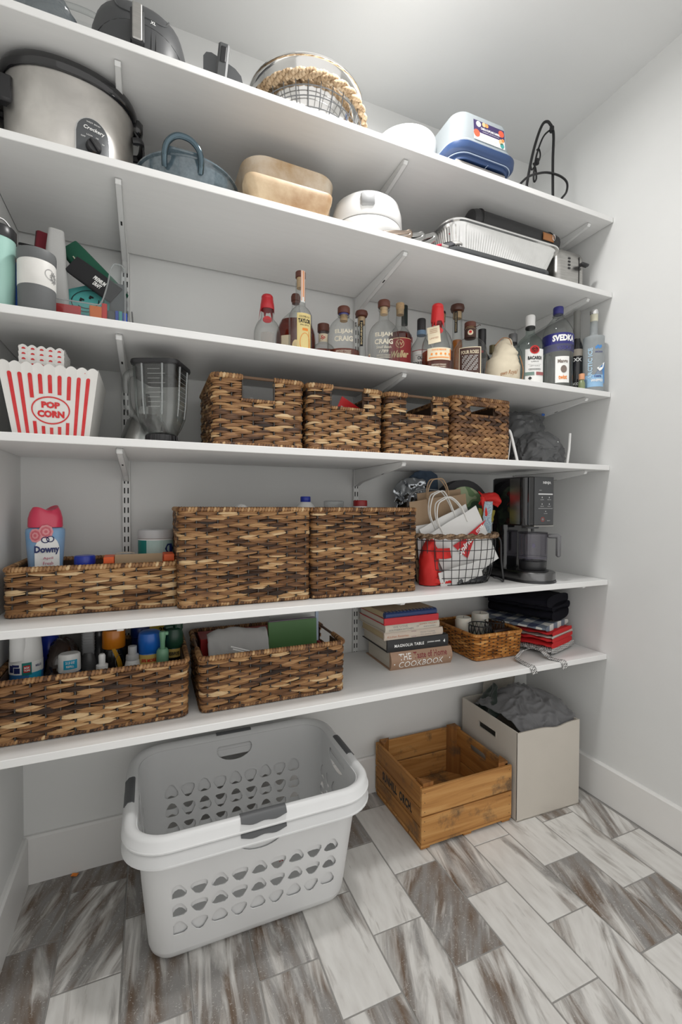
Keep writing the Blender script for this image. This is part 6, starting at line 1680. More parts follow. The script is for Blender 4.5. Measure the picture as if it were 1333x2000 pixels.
CARD_ = mat('brown_card', (.36, .255, .155), .75, vary=.1); ORC = mat('orange_card', (.78, .115, .02), .45)
mb = MB(); box(mb, -.092, .092, -.05, .05, 0, .112, .001); obj('box', mb, ORC, t, 0)
mb = MB(); box(mb, -.062, .060, -.052, -.0505, .090, .136, 0, T=T3((0, 0, 0), rx=-.0)); obj('front_flap', mb, CARD_, t, 0)
mb = MB(); box(mb, -.090, -.064, -.054, .02, .1125, .130, .001); obj('orange_tab', mb, ORC, t, 0); mb = MB(); box(mb, .064, .092, -.054, .02, .1125, .132, .001); obj('orange_tab', mb, ORC, t, 0)
mb = MB(); sheet(mb, lambda u, v: (-.062 + .05 * u, -.045 + .03 * v, .136 + .004 * math.sin(3 * u)), 4, 2); obj('torn_edge', mb, mat('pale_card', (.55, .46, .36), .8), t, 0)
t = thing('wipes_canister', 'teal and white wipes canister behind the orange carton', 'canister', (.0195, -.105, z5 + .011))
mb = MB(); lathe(mb, [(.050, 0), (.0515, .003), (.0515, .168), (.050, .170)], 40); obj('canister', mb, WHITEPL, t, 40); mb = MB(); lathe(mb, [(.0515, .1705), (.0532, .172), (.0532, .190), (.051, .197), (.02, .199), (.001, .199)], 40); obj('lid', mb, mat('lid_grey_white', (.52, .53, .54), .35), t, 40)
lab(t, 'label', .0515, .02, .166, -1.3, 1.3, mat('label_mint', (.42, .60, .57), .4, vary=.5, vscale=9)); lab(t, 'teal_panel', .0515, .02, .166, -1.35, -.55, mat('label_teal', (.012, .20, .18), .4), 1, .0012)
mb = MB(); disc(mb, on_cyl(.0515, .140, .80, .0018), .017, n=6); obj('hex_badge', mb, mat('navy_badge', (.01, .03, .16), .4), t, 0); mb = MB(); write(mb, 'Disinfecting', on_cyl(.0515, .116, .35, .0018), w=.045, h=.008, bold=.03); obj('lettering', mb, mat('navy_badge', (0, 0, 0)), t, 0)
# things in the tall baskets
t = thing('white_jug', 'white jug with a blue screw cap showing over the rim between the tall baskets', 'jug', (.404, -.17, z5 + .011)); t.location.x = .395
mb = MB(); lathe(mb, [(.032, 0), (.035, .004), (.035, .245), (.032, .268), (.022, .282), (.017, .286)], 32); obj('jug', mb, WHITEPL, t, 50); mb = MB(); lathe(mb, [(.0165, .284), (.0175, .286), (.0175, .302), (.016, .304), (.001, .3045)], 24); obj('cap', mb, mat('royal_blue', (0, 0, 0)), t, 40)
t.location = (.492, -.155, z5 + .011)
t = thing('clear_tub', 'clear plastic tub lid just showing over the right-hand tall basket', 'tub', (.592, -.165, z5 + .011)); mb = MB(); loft(mb, [rrect(.05, .05, .012, 0, 5), rrect(.056, .056, .014, .26, 5), rrect(.060, .060, .014, .275, 5), rrect(.060, .060, .014, .288, 5), rrect(.05, .05, .012, .290, 5)], True, True); obj('tub', mb, glass('clear_plastic', (0, 0, 0)), t, 40)
t = thing('red_capped_bottle', 'white bottle with a flat dark red cap in the right-hand tall basket', 'bottle', (.694, -.165, z5 + .011)); mb = MB(); lathe(mb, [(.028, 0), (.031, .004), (.031, .24), (.026, .266), (.0235, .272)], 30); obj('bottle', mb, WHITEPL, t, 50); mb = MB(); lathe(mb, [(.0235, .2715), (.025, .273), (.025, .290), (.0235, .2925), (.001, .293)], 28); obj('cap', mb, mat('deep_red', (.32, .010, .012), .35), t, 40)
mb = MB(); crumple(mb, dome(.262, -.225, z5 + .240, .022, .030, .046, low=-.3), 24, 14, .004, 60, 2); tag(obj('rag', mb, mat('white_cloth', (0, 0, 0)), None, 60), 'wisp of pale rag over the rim of the left-hand tall basket', 'cloth')

# wire basket of shopping bags
t = thing('wire_basket', 'black wire basket with a braided brown rope rim, full of shopping bags', 'wire basket', (1.062, -.205, z5))
pt_ = grid_basket(t, 1.0, .82, .168, 34, 5, WIRE, .0014, .168, .112, 2.7)
BRR = tone_mat('brown_rope', [(0, (.05, .03, .018)), (.4, (.16, .10, .058)), (.75, (.28, .19, .115)), (1, (.42, .31, .21))], .8, .6, gs=(200, 200, 200), grain=.5)
for ph in range(2):
    mb = MB(); n = 200; pts = []
    for i in range(n + 1):
        a = 2 * PI * i / n; x, y, _ = pt_(a, 1.0); b = a * 13 + ph * PI
        L = math.hypot(x, y); rr = 1 + .0048 * math.cos(b) / L; pts.append((x * rr * 1.015, y * rr * 1.015, .176 + .0052 * math.sin(b)))
    rope(mb, pts, .0064, .012, rnd, 1, .55, 7, depth=.25); obj('rope_strand', mb, BRR, t, 60)
mb = MB(); tube(mb, spline([(.172, -.050, .170), (.186, -.055, .150), (.176, -.070, .08), (.172, -.085, .02), (.160, -.098, .004), (.150, -.092, .012), (.130, -.080, .018)], 6), .0038, 7); obj('side_handle', mb, WIRE, t)
WPAP = mat('white_paper', (.66, .655, .64), .75, vary=.05, vscale=14, bump=.05, bscale=150); KRAFT = mat('kraft_paper', (.34, .235, .145), .8, vary=.15, vscale=50)
TW_W = mat('white_twine', (.70, .69, .66), .8, bump=.3, bscale=900); TW_K = mat('kraft_twine', (.42, .29, .18), .8)
def paper_bag(label, X, Y, Z, w, h, tilt, yaw, m, hm=None, hx=.25, hh=.085, lean=0.0, thick=.012, hskew=0.0):
    """Z is the bottom-centre height; tilt raises the right side"""
    t = thing('paper_bag', label, 'shopping bag', (X, Y, Z), rot=(lean, -tilt, yaw), group='shopping bags in the wire basket')
    mb = MB(); n = 14
    for s in (-1, 1):
        def F(u, v): return (-w / 2 + w * u, s * thick * (.5 * math.sin(PI * min(1, u * 8 + .12)) * .6 + .25 * math.sin(PI * u)) * (.25 + .75 * (1 - v)) + .0012 * s, h * v + .0015 * math.sin(9 * u + 4 * v))
        sheet(mb, F, n, 10)
    for u in (-w / 2, w / 2): mb.add([(u, -.003, 0), (u, .003, 0), (u, .0014, h), (u, -.0014, h)], [(0, 1, 2, 3)])
    obj('bag', mb, m, t, 60)
    if hm:
        for s in (-1, 1):
            mb = MB(); a = w * hx
            tube(mb, spline([(-a, s * .004, h - .035), (-a * .98, s * .005, h + hh * .35), (-a * .55 + hskew, s * .010, h + hh * .92), (hskew, s * .012, h + hh), (a * .55 + hskew, s * .010, h + hh * .92), (a * .98, s * .005, h + hh * .35), (a, s * .004, h - .035)], 6), .0024, 7)
            obj('handle', mb, hm, t)
    return t
pb = paper_bag('front white paper bag, tilted, printed with a red pennant logo', 1.122, -.268, .904, .232, .226, .48, -.06, WPAP, TW_W, .24, .085)
def pl_(X, Zw, o=.0062):
    dx, dz = X - 1.106, Zw - .902; c, s = math.cos(.46), math.sin(.46)
    return (dx * c + dz * s, -o - .003, -dx * s + dz * c)
mb = MB()
mb.add([pl_(*p) for p in ((1.004, 1.012), (1.066, .962), (1.098, 1.040), (1.052, 1.036))], [(0, 1, 2, 3)]); mb.add([pl_(*p) for p in ((1.070, 1.052), (1.148, 1.104), (1.104, 1.040))], [(0, 1, 2)]); mb.add([pl_(*p) for p in ((1.052, 1.036), (1.098, 1.040), (1.104, 1.040), (1.070, 1.052))], [(0, 1, 2, 3)])
obj('pennant', mb, mat('logo_red', (.50, .010, .016), .5), pb, 0)
mb = MB()
def onb(cx, cz, ang): return lambda u, v: pl_(cx + u * math.cos(ang) - v * math.sin(ang), cz + u * math.sin(ang) + v * math.cos(ang), .0070)
write(mb, 'Spirits', onb(1.060, 1.010, .80), w=.085, h=.030, shear=.25, bold=.03); write(mb, 'STORE', onb(1.118, 1.070, .72), w=.036, h=.011, bold=.04); obj('lettering', mb, INKW, pb, 0)
paper_bag('second white paper bag just behind the front one', 1.092, -.246, .900, .218, .240, .43, -.04, WPAP, TW_W, .22, .090, hskew=.01)
paper_bag('third white paper bag, standing more upright at the left of the basket', 1.030, -.226, .885, .235, .215, .12, -.03, WPAP, None)
paper_bag('front brown kraft bag, its top edge showing above the white bags', 1.035, -.206, .890, .250, .300, .13, -.02, KRAFT, TW_K, .18, .070)
paper_bag('rear brown kraft bag with a tall loop handle', 1.050, -.182, .890, .195, .325, .10, -.02, KRAFT, None)
paper_bag('small white paper bag lying low in the front of the basket', 1.045, -.290, .880, .18, .060, .22, -.05, WPAP, None, thick=.006)
SILVF = metal('silver_foil_bag', (.50, .53, .56), .2, .3, scale=22); DEN = mat('denim', (.055, .085, .13), .85, vary=.5, vscale=120, bump=.4, bscale=700)
mb = MB(); crumple(mb, lambda u, v: (.865 + .145 * u, -.115 + .03 * v + .02 * math.sin(5 * u), z5 + .285 + .115 * v ** .7 * (.55 + .45 * math.sin(PI * min(1, u * .75 + .15))) + .045 * u), 40, 24, .012, 24, 6, 1.4); o = obj('foil_bag', mb, SILVF, None, 30); md = o.modifiers.new('film', 'SOLIDIFY'); md.thickness = .002
o.location = (0, -.005, -.03); tag(o, 'crumpled silver foil bag leaning at the back left of the wire basket', 'bag')
mb = MB(); crumple(mb, lambda u, v: (.925 + .16 * u, -.095 + .03 * v, z5 + .12 + .255 * v + .055 * math.sin(PI * u * .8)), 40, 24, .014, 18, 16); o = obj('denim_bag', mb, DEN, None, 60); md = o.modifiers.new('cloth', 'SOLIDIFY'); md.thickness = .006; tag(o, 'faded blue denim bag bunched behind the brown paper bags', 'bag')
mb = MB(); tube(mb, spline([(.905, -.150, z5 + .285), (.912, -.150, z5 + .325), (.955, -.150, z5 + .345), (1.03, -.150, z5 + .345), (1.06, -.15, z5 + .335)], 6), .0065, 7, flat=.5); tag(obj('bag_strap', mb, mat('grey_strap', (.28, .29, .30), .7), None), 'grey webbing strap looping out behind the kraft bags', 'strap')
t = thing('insulated_bag', 'dark rounded tote with a green camouflage panel behind the shopping bags', 'bag', (1.165, -.125, z5 + .01), -.1)
CAMO, _t, _b = nt('green_camouflage'); _L = _t.links.new
_v = N(_t, 'ShaderNodeTexNoise', Scale=16.0, Detail=1.0); _c = N(_t, 'ShaderNodeTexCoord'); _L(_c.outputs['Object'], _v.inputs['Vector'])
_r = ramp(_t, [(.40, (.04, .09, .05)), (.45, (.15, .25, .12)), (.53, (.15, .25, .12)), (.56, (.35, .42, .26))]); _r.color_ramp.interpolation = 'CONSTANT'; _L(_v.outputs['Fac'], _r.inputs['Fac']); _L(_r.outputs['Color'], _b.inputs['Base Color']); _b.inputs['Roughness'].default_value = .8
mb = MB(); loft(mb, [[(.125 * math.cos(a) * (1 if math.sin(a) > 0 else 1), y, .24 + (.140 * math.sin(a) if math.sin(a) > 0 else .22 * math.sin(a))) for a in [2 * PI * i / 36 for i in range(36)]] for y in (-.02, .03)], True, True); obj('shell', mb, mat('charcoal_nylon', (.03, .03, .032), .7), t, 40)
mb = MB(); loft(mb, [[(.100 * math.cos(a), y, .235 + (.118 * math.sin(a) if math.sin(a) > 0 else .20 * math.sin(a))) for a in [2 * PI * i / 36 for i in range(36)]] for y in (-.026, -.0205)], True, True); obj('camouflage_panel', mb, CAMO, t, 40)
REDF = mat('red_fabric', (.60, .018, .014), .7, vary=.2, vscale=20, bump=.3, bscale=700)
def flap(nm, label, f, m, amp, seed, parent=None, nu=26, nv=20, sc=30):
    mb = MB(); crumple(mb, f, nu, nv, amp, sc, seed, 1.3); o = obj(nm, mb, m, parent, 60)
    md = o.modifiers.new('cloth', 'SOLIDIFY'); md.thickness = .003
    return o if parent else tag(o, label, 'bag')
rb_ = flap('red_bag', 'bright red fabric bag flopping over the right rim of the wire basket', lambda u, v: (1.178 + .088 * u, -.212 - .020 * math.sin(PI * v) + .012 * math.sin(4 * u), z5 + .296 + .046 * v - .016 * u * u - .006 * math.sin(6 * u)), REDF, .005, 51)
flap('hanging_end', '', lambda u, v: (1.176 + .020 * u + .018 * (1 - v), -.226 - .006 * math.sin(PI * u), z5 + .246 + .075 * v), REDF, .003, 52, rb_, 12, 14)
flap('olive_bag', 'olive green cloth bag hanging at the right of the wire basket', lambda u, v: (1.178 + .078 * u, -.214 - .016 * math.sin(PI * u), z5 + .240 + (.038 - .030 * u * u) * (2 * v - 1) - .012 * math.sin(PI * u) + .022 * u), mat('olive_cloth', (.27, .23, .035), .8, bump=.3, bscale=700), .004, 53)
flap('patterned_bag', 'pale blue speckled cloth bag between the red and olive ones', lambda u, v: (1.184 + .036 * u + .010 * (v - .5), -.236 + .004 * math.sin(5 * u), z5 + .165 + .138 * v), mat('speckled_blue', (.50, .58, .62), .8, vary=1.0, vscale=260, dark=(.06, .14, .22)), .003, 54)
flap('orange_bag', 'orange nylon bag bulging through the right side of the wire basket', lambda u, v: (1.188 + .050 * math.sin(PI * (.15 + .7 * v)) * (.5 + .5 * u), -.205 + .05 * u, z5 + .050 + .150 * v), mat('orange_nylon', (.72, .15, .01), .6, bump=.2, bscale=500), .005, 55)
mb = MB(); crumple(mb, dome(.932, -.248, z5 + .008, .030, .030, .155, low=-.02), 30, 22, .009, 26, 4); o = obj('red_tote', mb, REDF, None, 60); tag(o, 'red fabric tote bunched inside the left front of the wire basket', 'bag')
mb = MB(); crumple(mb, lambda u, v: (.935 + .062 * u, -.285 - .012 * math.sin(PI * u) + .008 * v, z5 + .098 + .036 * v), 16, 8, .004, 40, 4); q_ = obj('strap', mb, REDF, o, 60); md = q_.modifiers.new('cloth', 'SOLIDIFY'); md.thickness = .006
mb = MB(); crumple(mb, lambda u, v: (.925 + .070 * u, -.280 - .012 * u + .02 * v, z5 + .008 + .060 * v * (1 - .6 * u)), 18, 12, .006, 40, 4); q_ = obj('strap_end', mb, REDF, o, 60); md = q_.modifiers.new('cloth', 'SOLIDIFY'); md.thickness = .004
mb = MB(); crumple(mb, dome(1.075, -.222, z5 + .006, .115, .068, .035, low=0), 50, 14, .009, 30, 9, 1.4); tag(obj('dark_liner', mb, mat('black_film', (.03, .032, .036), .3, coat=.2), None, 40), 'dark crinkled bags lying in the bottom of the wire basket', 'bag')

# coffee maker
GB = mat('piano_black', (.008, .008, .009), .10, coat=.5); DG = mat('machine_grey', (.045, .047, .050), .35, .4); BST = metal('black_steel', (.17, .17, .172), .24, .1, stretch=(1, 1, 8))
t = thing('coffee_maker', 'black single-carafe coffee maker with a touch panel, at the right of the shelf', 'coffee maker', (1.356, -.250, z5))
def stad(x0, x1, yb, yf, z, m=12):   # straight back, round front
    r = (x1 - x0) / 2; cx = (x0 + x1) / 2
    return [(x1, yb, z), (x0, yb, z)] + [(cx - r * math.cos(PI * i / m), yf + r - r * math.sin(PI * i / m), z) for i in range(m + 1)]
mb = MB(); loft(mb, [stad(-.076, .076, .10, -.143, 0), stad(-.078, .078, .10, -.145, .006), stad(-.078, .078, .10, -.145, .036), stad(-.074, .074, .098, -.141, .040)], True, True); obj('base', mb, BST, t, 30)
mb = MB(); loft(mb, [stad(-.079, .079, .101, -.146, .0), stad(-.082, .082, .101, -.149, .0008), stad(-.080, .080, .101, -.147, .009)], True, True); obj('foot', mb, BLACKPL, t, 30)
mb = MB(); lathe(mb, [(.058, .0402), (.058, .0425), (.054, .043)], 36, T=T3((0, -.062, 0))); obj('warming_plate', mb, BLACKPL, t)
mb = MB(); loft(mb, [rrect(.136, .082, .022, z, 6, 0, .056) for z in (.040, .214)], True, True); obj('column', mb, GB, t, 40)
mb = MB(); loft(mb, [rrect(w, d, .026, z, 8, .0, .002) for w, d, z in ((.132, .186, .212), (.136, .190, .216), (.136, .190, .392), (.128, .182, .3965))], True, True); obj('head', mb, GB, t, 40)
mb = MB(); sheet(mb, lambda u, v: (-.0684 - .0004, -.066 + .052 * u, .217 + .174 * v), 1, 1); obj('side_gleam', mb, metal('gleam_metal', (.36, .35, .34), .3, .1, stretch=(1, 1, 10)), t, 0)  # lighter metal sheet standing in for a reflection on the gloss black side
mb = MB(); box(mb, -.030, .066, -.1005, -.090, .214, .396, .002); obj('touch_panel', mb, mat('panel_matt', (.055, .057, .06), .42), t, 30); mb = MB(); box(mb, -.055, -.0315, -.098, -.088, .214, .394, .002); obj('gloss_strip', mb, GB, t, 30)
mb = MB(); box(mb, -.030, .066, -.1005, -.06, .208, .2135, .001); obj('silver_trim', mb, SILV, t, 0)
PF = lambda x, z: on_front(.018 + x, -.1005, z, .0006)
mb = MB(); write(mb, 'NINJA', PF(.012, .373), w=.040, h=.0125, bold=.05); quad(mb, PF(.005, .331), -.036, .036, -.0025, .0025); quad(mb, PF(.005, .277), -.036, .036, -.0005, .0005)
write(mb, 'BREW', PF(-.020, .345), w=.012, h=.0025)
for i, s in enumerate(('CLASSIC', 'RICH', 'OVER ICE', 'SPECIALTY')):
    x, z = (-.012, .024)[i % 2], (.317, .292)[i // 2]; write(mb, s, PF(x, z - .007), w=.017, h=.0032); disc(mb, PF(x, z + .0015), .002, .003, 8)
write(mb, 'CLEAN', PF(.006, .258), w=.017, h=.003); disc(mb, PF(.006, .266), .003, .003, 3); write(mb, 'DELAY', PF(.022, .231), w=.015, h=.003); disc(mb, PF(-.008, .236), .0035, n=10, inner=.001); obj('panel_lettering', mb, mat('panel_print', (.60, .60, .60), .5), t, 0)
mb = MB(); disc(mb, PF(-.008, .236), .0085, n=20, inner=.0012); obj('power_ring', mb, mat('ring_red', (.55, .05, .03), .4), t, 0)
mb = MB(); lathe(mb, [(.030, .200), (.032, .212)], 24, T=T3((0, -.05, 0))); tube(mb, [(0, -.062, .188), (0, -.062, .201)], .006, 8); obj('brew_spout', mb, GREYPL, t)
t2 = thing('coffee_carafe', 'smoky clear coffee carafe with a grey handle standing on the coffee maker', 'carafe', (1.358, -.312, z5 + .0435), -.797)
CAR = glass('carafe_plastic', (.74, .72, .78), (.30, .29, .34), .04, .8)
mb = MB(); lathe(mb, [(.049, .034), (.051, .038), (.0515, .09), (.0515, .138)], 40, c1=False); obj('jug', mb, CAR, t2, 50)
mb = MB(); lathe(mb, [(.047, 0), (.0485, .003), (.050, .033), (.047, .034)], 40); obj('base_cup', mb, BLACKPL, t2, 40); mb = MB(); lathe(mb, [(.0525, .137), (.0530, .139), (.0530, .142), (.0515, .143), (.02, .1435), (.001, .1435)], 40); obj('lid', mb, glass('carafe_lid', (.55, .54, .58), (.25, .25, .28), .06, .8), t2, 40)
mb = MB(); box(mb, .050, .094, -.010, .010, .121, .138, .005); box(mb, .080, .098, -.011, .011, .050, .136, .006); obj('handle', mb, mat('handle_grey', (.13, .13, .135), .4), t2, 40)
mb = MB(); tube(mb, [(.0517 * math.cos(a), .0517 * math.sin(a), .048) for a in [2 * PI * i / 32 for i in range(32)]], .0008, 4, closed=True); disc(mb, on_cyl(.0515, .095, .05, .001), .006, .009, 12); write(mb, 'LOCK', on_cyl(.0515, .043, -.3, .001), w=.02, h=.006); obj('markings', mb, mat('violet_mark', (.10, .09, .14), .5), t2, 0)
# ================================================================ lowest shelf
zc = z6 + .011
def pot(label, x, y, prof, m, name='bottle', cat='bottle', n=28, sy=1.0, p=2.0, rot=0.0, sub='body', group='cleaning supplies in the long basket'):
    t = thing(name, label, cat, (x, y, zc), rot, group)
    mb = MB(); loft(mb, [ring(z, r, r * sy, n, p) for r, z in prof], True, True); obj(sub, mb, m, t, 45)
    return t
BL1 = mat('label_blue', (.035, .17, .42), .45, vary=.3, vscale=160); CY = mat('label_cyan', (.02, .36, .56), .4); ROY = mat('royal_blue', (0, 0, 0)); BLUC = mat('bright_blue_cap', (.012, .13, .52), .3, coat=.1)
t = pot('big white jug with a blue and cyan label at the left of the cleaning basket', -.300, -.215, [(.034, 0), (.037, .004), (.0375, .02), (.0375, .152), (.0360, .185), (.033, .215), (.030, .235), (.020, .245)], WHITEPL, 'jug', 'jug', rot=.21)
lab(t, 'label', .0375, .02, .128, -1.4, 1.4, BL1); lab(t, 'cyan_panel', .0375, .02, .130, .15, 1.0, CY, 1, .0010); lab(t, 'white_band', .0375, .128, .158, -1.4, 1.4, INKW, 1, .0008)
lab(t, 'badge', .0375, .126, .158, -.25, .30, mat('label_teal', (0, 0, 0)), 1, .0014); lab(t, 'badge_panel', .0375, .133, .151, -.16, .22, INKR, 1, .0020)
mb = MB(); write(mb, 'BOX', on_cyl(.0375, .1455, .03, .0028), w=.011, h=.0055, bold=.05); write(mb, 'TOPS', on_cyl(.0375, .1385, .03, .0028), w=.012, h=.005, bold=.05); obj('badge_lettering', mb, INKW, t, 0)
mb = MB()
for i in range(9): quad(mb, on_cyl(.0375, .030 + i * .010, -.45, .0014), -.018, .018, -.0010, .0010, 4)
obj('small_print', mb, mat('print_pale_blue', (.20, .36, .55), .5), t, 0, kind='stuff')
mb = MB(); quad(mb, on_cyl(.0375, .143, -.95, .0016), -.006, .006, -.009, .009, 2); quad(mb, on_cyl(.0375, .150, -.62, .0016), -.010, .008, -.002, .004, 2); quad(mb, on_cyl(.0375, .140, -.55, .0016), -.007, .007, -.008, .006, 2); write(mb, 'KILLS', on_cyl(.0375, .146, .75, .0016), w=.016, h=.006, bold=.04); obj('print_blocks', mb, mat('navy_ink', (0, 0, 0)), t, 0, kind='stuff')
mb = MB(); crumple(mb, lambda u, v: (.018 * math.sin(6.28 * u) - .018, -.030 + .010 * math.cos(6.28 * u), .165 + .06 * v), 12, 6, .001, 30, 2); obj('grip', mb, WHITEPL, t, 60)
t = pot('dark blue bottle behind the big white jug', -.262, -.130, [(.026, 0), (.028, .004), (.028, .16), (.022, .190), (.012, .200)], ROY); 
mb = MB(); crumple(mb, dome(-.225, -.165, zc + .02, .045, .08, .165, low=-.1), 40, 24, .008, 30, 15, 1.5); tag(obj('refill_pouch', mb, mat('dark_brown_film', (.028, .015, .011), .15, coat=.3), None, 40), 'dark brown glossy refill pouch behind the white-capped refill', 'pouch', 'cleaning supplies in the long basket')
mb = MB(); box(mb, -.245, -.185, -.065, -.055, zc, zc + .20, .002); tag(obj('grey_cardboard', mb, mat('grey_board', (.30, .29, .27), .7), None, 0), 'grey cardboard standing at the back of the cleaning basket', 'box', 'cleaning supplies in the long basket')
t = pot('squat bottle with a wide white cap reading 21.5 OZ REFILL', -.198, -.238, [(.030, 0), (.033, .004), (.034, .085), (.030, .112), (.024, .120)], mat('navy_liquid', (.015, .06, .16), .2, coat=.3), rot=.14)
mb = MB(); loft(mb, [ring(z, r, r * .8, 30, 2.3) for r, z in ((.0245, .120), (.0265, .122), (.0265, .150), (.0255, .165), (.022, .168))], True, True); obj('cap', mb, WHITEPL, t, 40)
CF = lambda z, o=.0012: on_cyl(.0265, z, .05, o, .8)
mb = MB(); quad(mb, CF(.1425), -.015, .017, -.0125, .0115, 6); obj('cap_label', mb, CY, t, 0); mb = MB(); write(mb, '21.5 OZ', CF(.1475, .0022), w=.020, h=.0065, bold=.03); write(mb, 'REFILL', CF(.1375, .0022), w=.017, h=.0055, bold=.03); obj('lettering', mb, INKW, t, 0)
t = pot('translucent grey bottle with a ribbed flat spout', -.163, -.150, [(.020, 0), (.024, .004), (.024, .10), (.018, .125), (.014, .140)], glass('grey_bottle', (.5, .5, .5), (.3, .3, .3), .15, .5, .5, (.35, .355, .36)))
mb = MB(); loft(mb, [rrect(.032, .018, .006, z, 4) for z in (.135, .195)] + [rrect(.024, .014, .005, .203, 4)], True, True)
for i in range(7): loft(mb, [rrect(.034, .020, .006, z, 4) for z in (.145 + i * .008, .148 + i * .008)], True, True)
obj('ribbed_spout', mb, mat('spout_grey', (.26, .265, .27), .35), t, 30)
t = pot('dark grey bottle with a ball top, left of the orange-topped one', -.136, -.125, [(.018, 0), (.020, .004), (.020, .12), (.014, .14), (.0135, .165), (.0155, .172), (.0165, .185), (.012, .197), (.002, .200)], mat('dark_grey_gloss', (.06, .06, .063), .25, coat=.2))
t = pot('small bottle with a white pump nozzle at the front of the cleaning basket', -.118, -.268, [(.020, 0), (.022, .003), (.022, .105), (.012, .122)], WHITEPL); mb = MB(); lathe(mb, [(.0135, .122), (.0145, .124), (.0145, .136), (.008, .138), (.0085, .160), (.006, .165), (.001, .1655)], 20); obj('pump', mb, WHITEPL, t, 40)
t = pot('black bottle with a translucent orange cap and yellow swoosh label', -.096, -.165, [(.028, 0), (.031, .004), (.0315, .145), (.028, .152)], mat('gloss_black', (.012, .012, .012), .2, coat=.2))
mb = MB(); lathe(mb, [(.0300, .152), (.0312, .154), (.0305, .195), (.028, .204), (.001, .205)], 32); obj('cap', mb, mat('amber_orange', (.62, .20, .012), .25, coat=.2), t, 40)
mb = MB(); sheet(mb, lambda u, v: on_cyl(.0315, .05 + .105 * v, .1, .0012)(-.004 + .016 * math.sin(3.2 * v + .2) * .8 + .016 * u * (1.1 - .5 * v), 0), 4, 12); obj('yellow_swoosh', mb, mat('swoosh_yellow', (.60, .30, .015), .4), t, 0)
mb = MB(); disc(mb, on_cyl(.0315, .115, .55, .0014), .013, .022, 18, inner=.002); obj('oval_print', mb, SILV, t, 0)
t = pot('white flip-top bottle beside the yellow swoosh bottle', -.045, -.228, [(.018, 0), (.020, .003), (.021, .11), (.017, .128)], WHITEPL); mb = MB(); lathe(mb, [(.0165, .128), (.0175, .130), (.0165, .142), (.0105, .145)], 20); lathe(mb, [(.0108, .144), (.0115, .146), (.0115, .166), (.001, .167)], 20); obj('cap', mb, mat('cap_grey_white', (.50, .50, .50), .4), t, 40)
t = pot('navy spray can at the back, behind the blue-capped can', -.026, -.092, [(.026, 0), (.029, .004), (.029, .15), (.026, .158)], mat('navy_can', (.012, .022, .12), .25, .4)); mb = MB(); lathe(mb, [(.027, .158), (.0285, .160), (.0285, .186), (.024, .193), (.001, .194)], 28); obj('cap', mb, mat('navy_cap', (.012, .03, .17), .3), t, 40)
t = pot('yellow spray can with a bright blue cap and red lettering', .0, -.205, [(.029, 0), (.031, .003), (.0318, .008), (.0318, .135), (.029, .142)], BLUC); mb = MB(); lathe(mb, [(.0305, .140), (.0318, .142), (.0312, .185), (.029, .195), (.022, .199), (.001, .1995)], 34); obj('cap', mb, BLUC, t, 40)
lab(t, 'yellow_label', .0318, .085, .138, -1.4, 1.4, mat('label_mustard', (.62, .44, .12), .45)); lab(t, 'blue_label', .0318, .015, .098, -1.4, 1.4, ROY, 1, .0010)
mb = MB(); write(mb, "50% MORE", on_cyl(.0318, .122, -.1, .0016), w=.040, h=.010, bold=.03, shear=.15); disc(mb, on_cyl(.0318, .096, -.38, .0018), .012, .009, 18); obj('red_lettering', mb, INKR, t, 0); mb = MB(); write(mb, 'WAX', on_cyl(.0318, .096, -.38, .0028), w=.014, h=.007, bold=.03); obj('oval_lettering', mb, INKW, t, 0)
t = pot('clear bottle with a mint green pump top', .034, -.243, [(.019, 0), (.021, .003), (.0215, .100), (.016, .118)], glass('clear_plastic', (0, 0, 0))); MG = mat('mint_green', (.17, .36, .22), .35)
mb = MB(); lathe(mb, [(.0160, .116), (.0170, .118), (.0165, .148), (.012, .155)], 24); lathe(mb, [(.0065, .155), (.0070, .175), (.0095, .196), (.0085, .203), (.001, .204)], 16); box(mb, -.004, .016, -.005, .005, .192, .202, .002); obj('pump', mb, MG, t, 40)
t = pot('black and orange spray can with a dark green trigger top', .066, -.175, [(.027, 0), (.0295, .003), (.0295, .135), (.027, .142)], mat('gloss_black', (0, 0, 0))); DGn = mat('dark_green_plastic', (.012, .055, .030), .35)
mb = MB(); lathe(mb, [(.0285, .138), (.0295, .140), (.0285, .175), (.024, .192), (.016, .196)], 30); box(mb, .002, .027, -.012, .012, .185, .222, .006); box(mb, -.026, .004, -.010, .010, .190, .206, .005); tube(mb, [(.015 + .009 * math.cos(a), -.0135, .200 + .013 * math.sin(a)) for a in [2 * PI * i / 18 for i in range(18)]], .003, 6, closed=True); obj('trigger_top', mb, DGn, t, 40)
lab(t, 'yellow_label', .0295, .112, .137, -1.5, 1.5, mat('label_mustard', (0, 0, 0))); mb = MB(); write(mb, 'DEBRIS', on_cyl(.0295, .124, -.1, .0014), w=.036, h=.010, bold=.03); obj('lettering', mb, INKK, t, 0)
mb = MB(); P = [(-.026, .112)] + [(-.026 + .052 * i / 16, .100 - .010 * ((i * 7) % 5) / 4) for i in range(17)] + [(.026, .112)]; mb.add([on_cyl(.0295, 0, .15, .0012)(u, v) for u, v in P], [tuple(range(len(P)))]); obj('flame_print', mb, ORNG, t, 0)
t = thing('repellent_box', 'yellow and red box at the back right of the cleaning basket', 'box', (.045, -.085, zc), 0, 'cleaning supplies in the long basket')
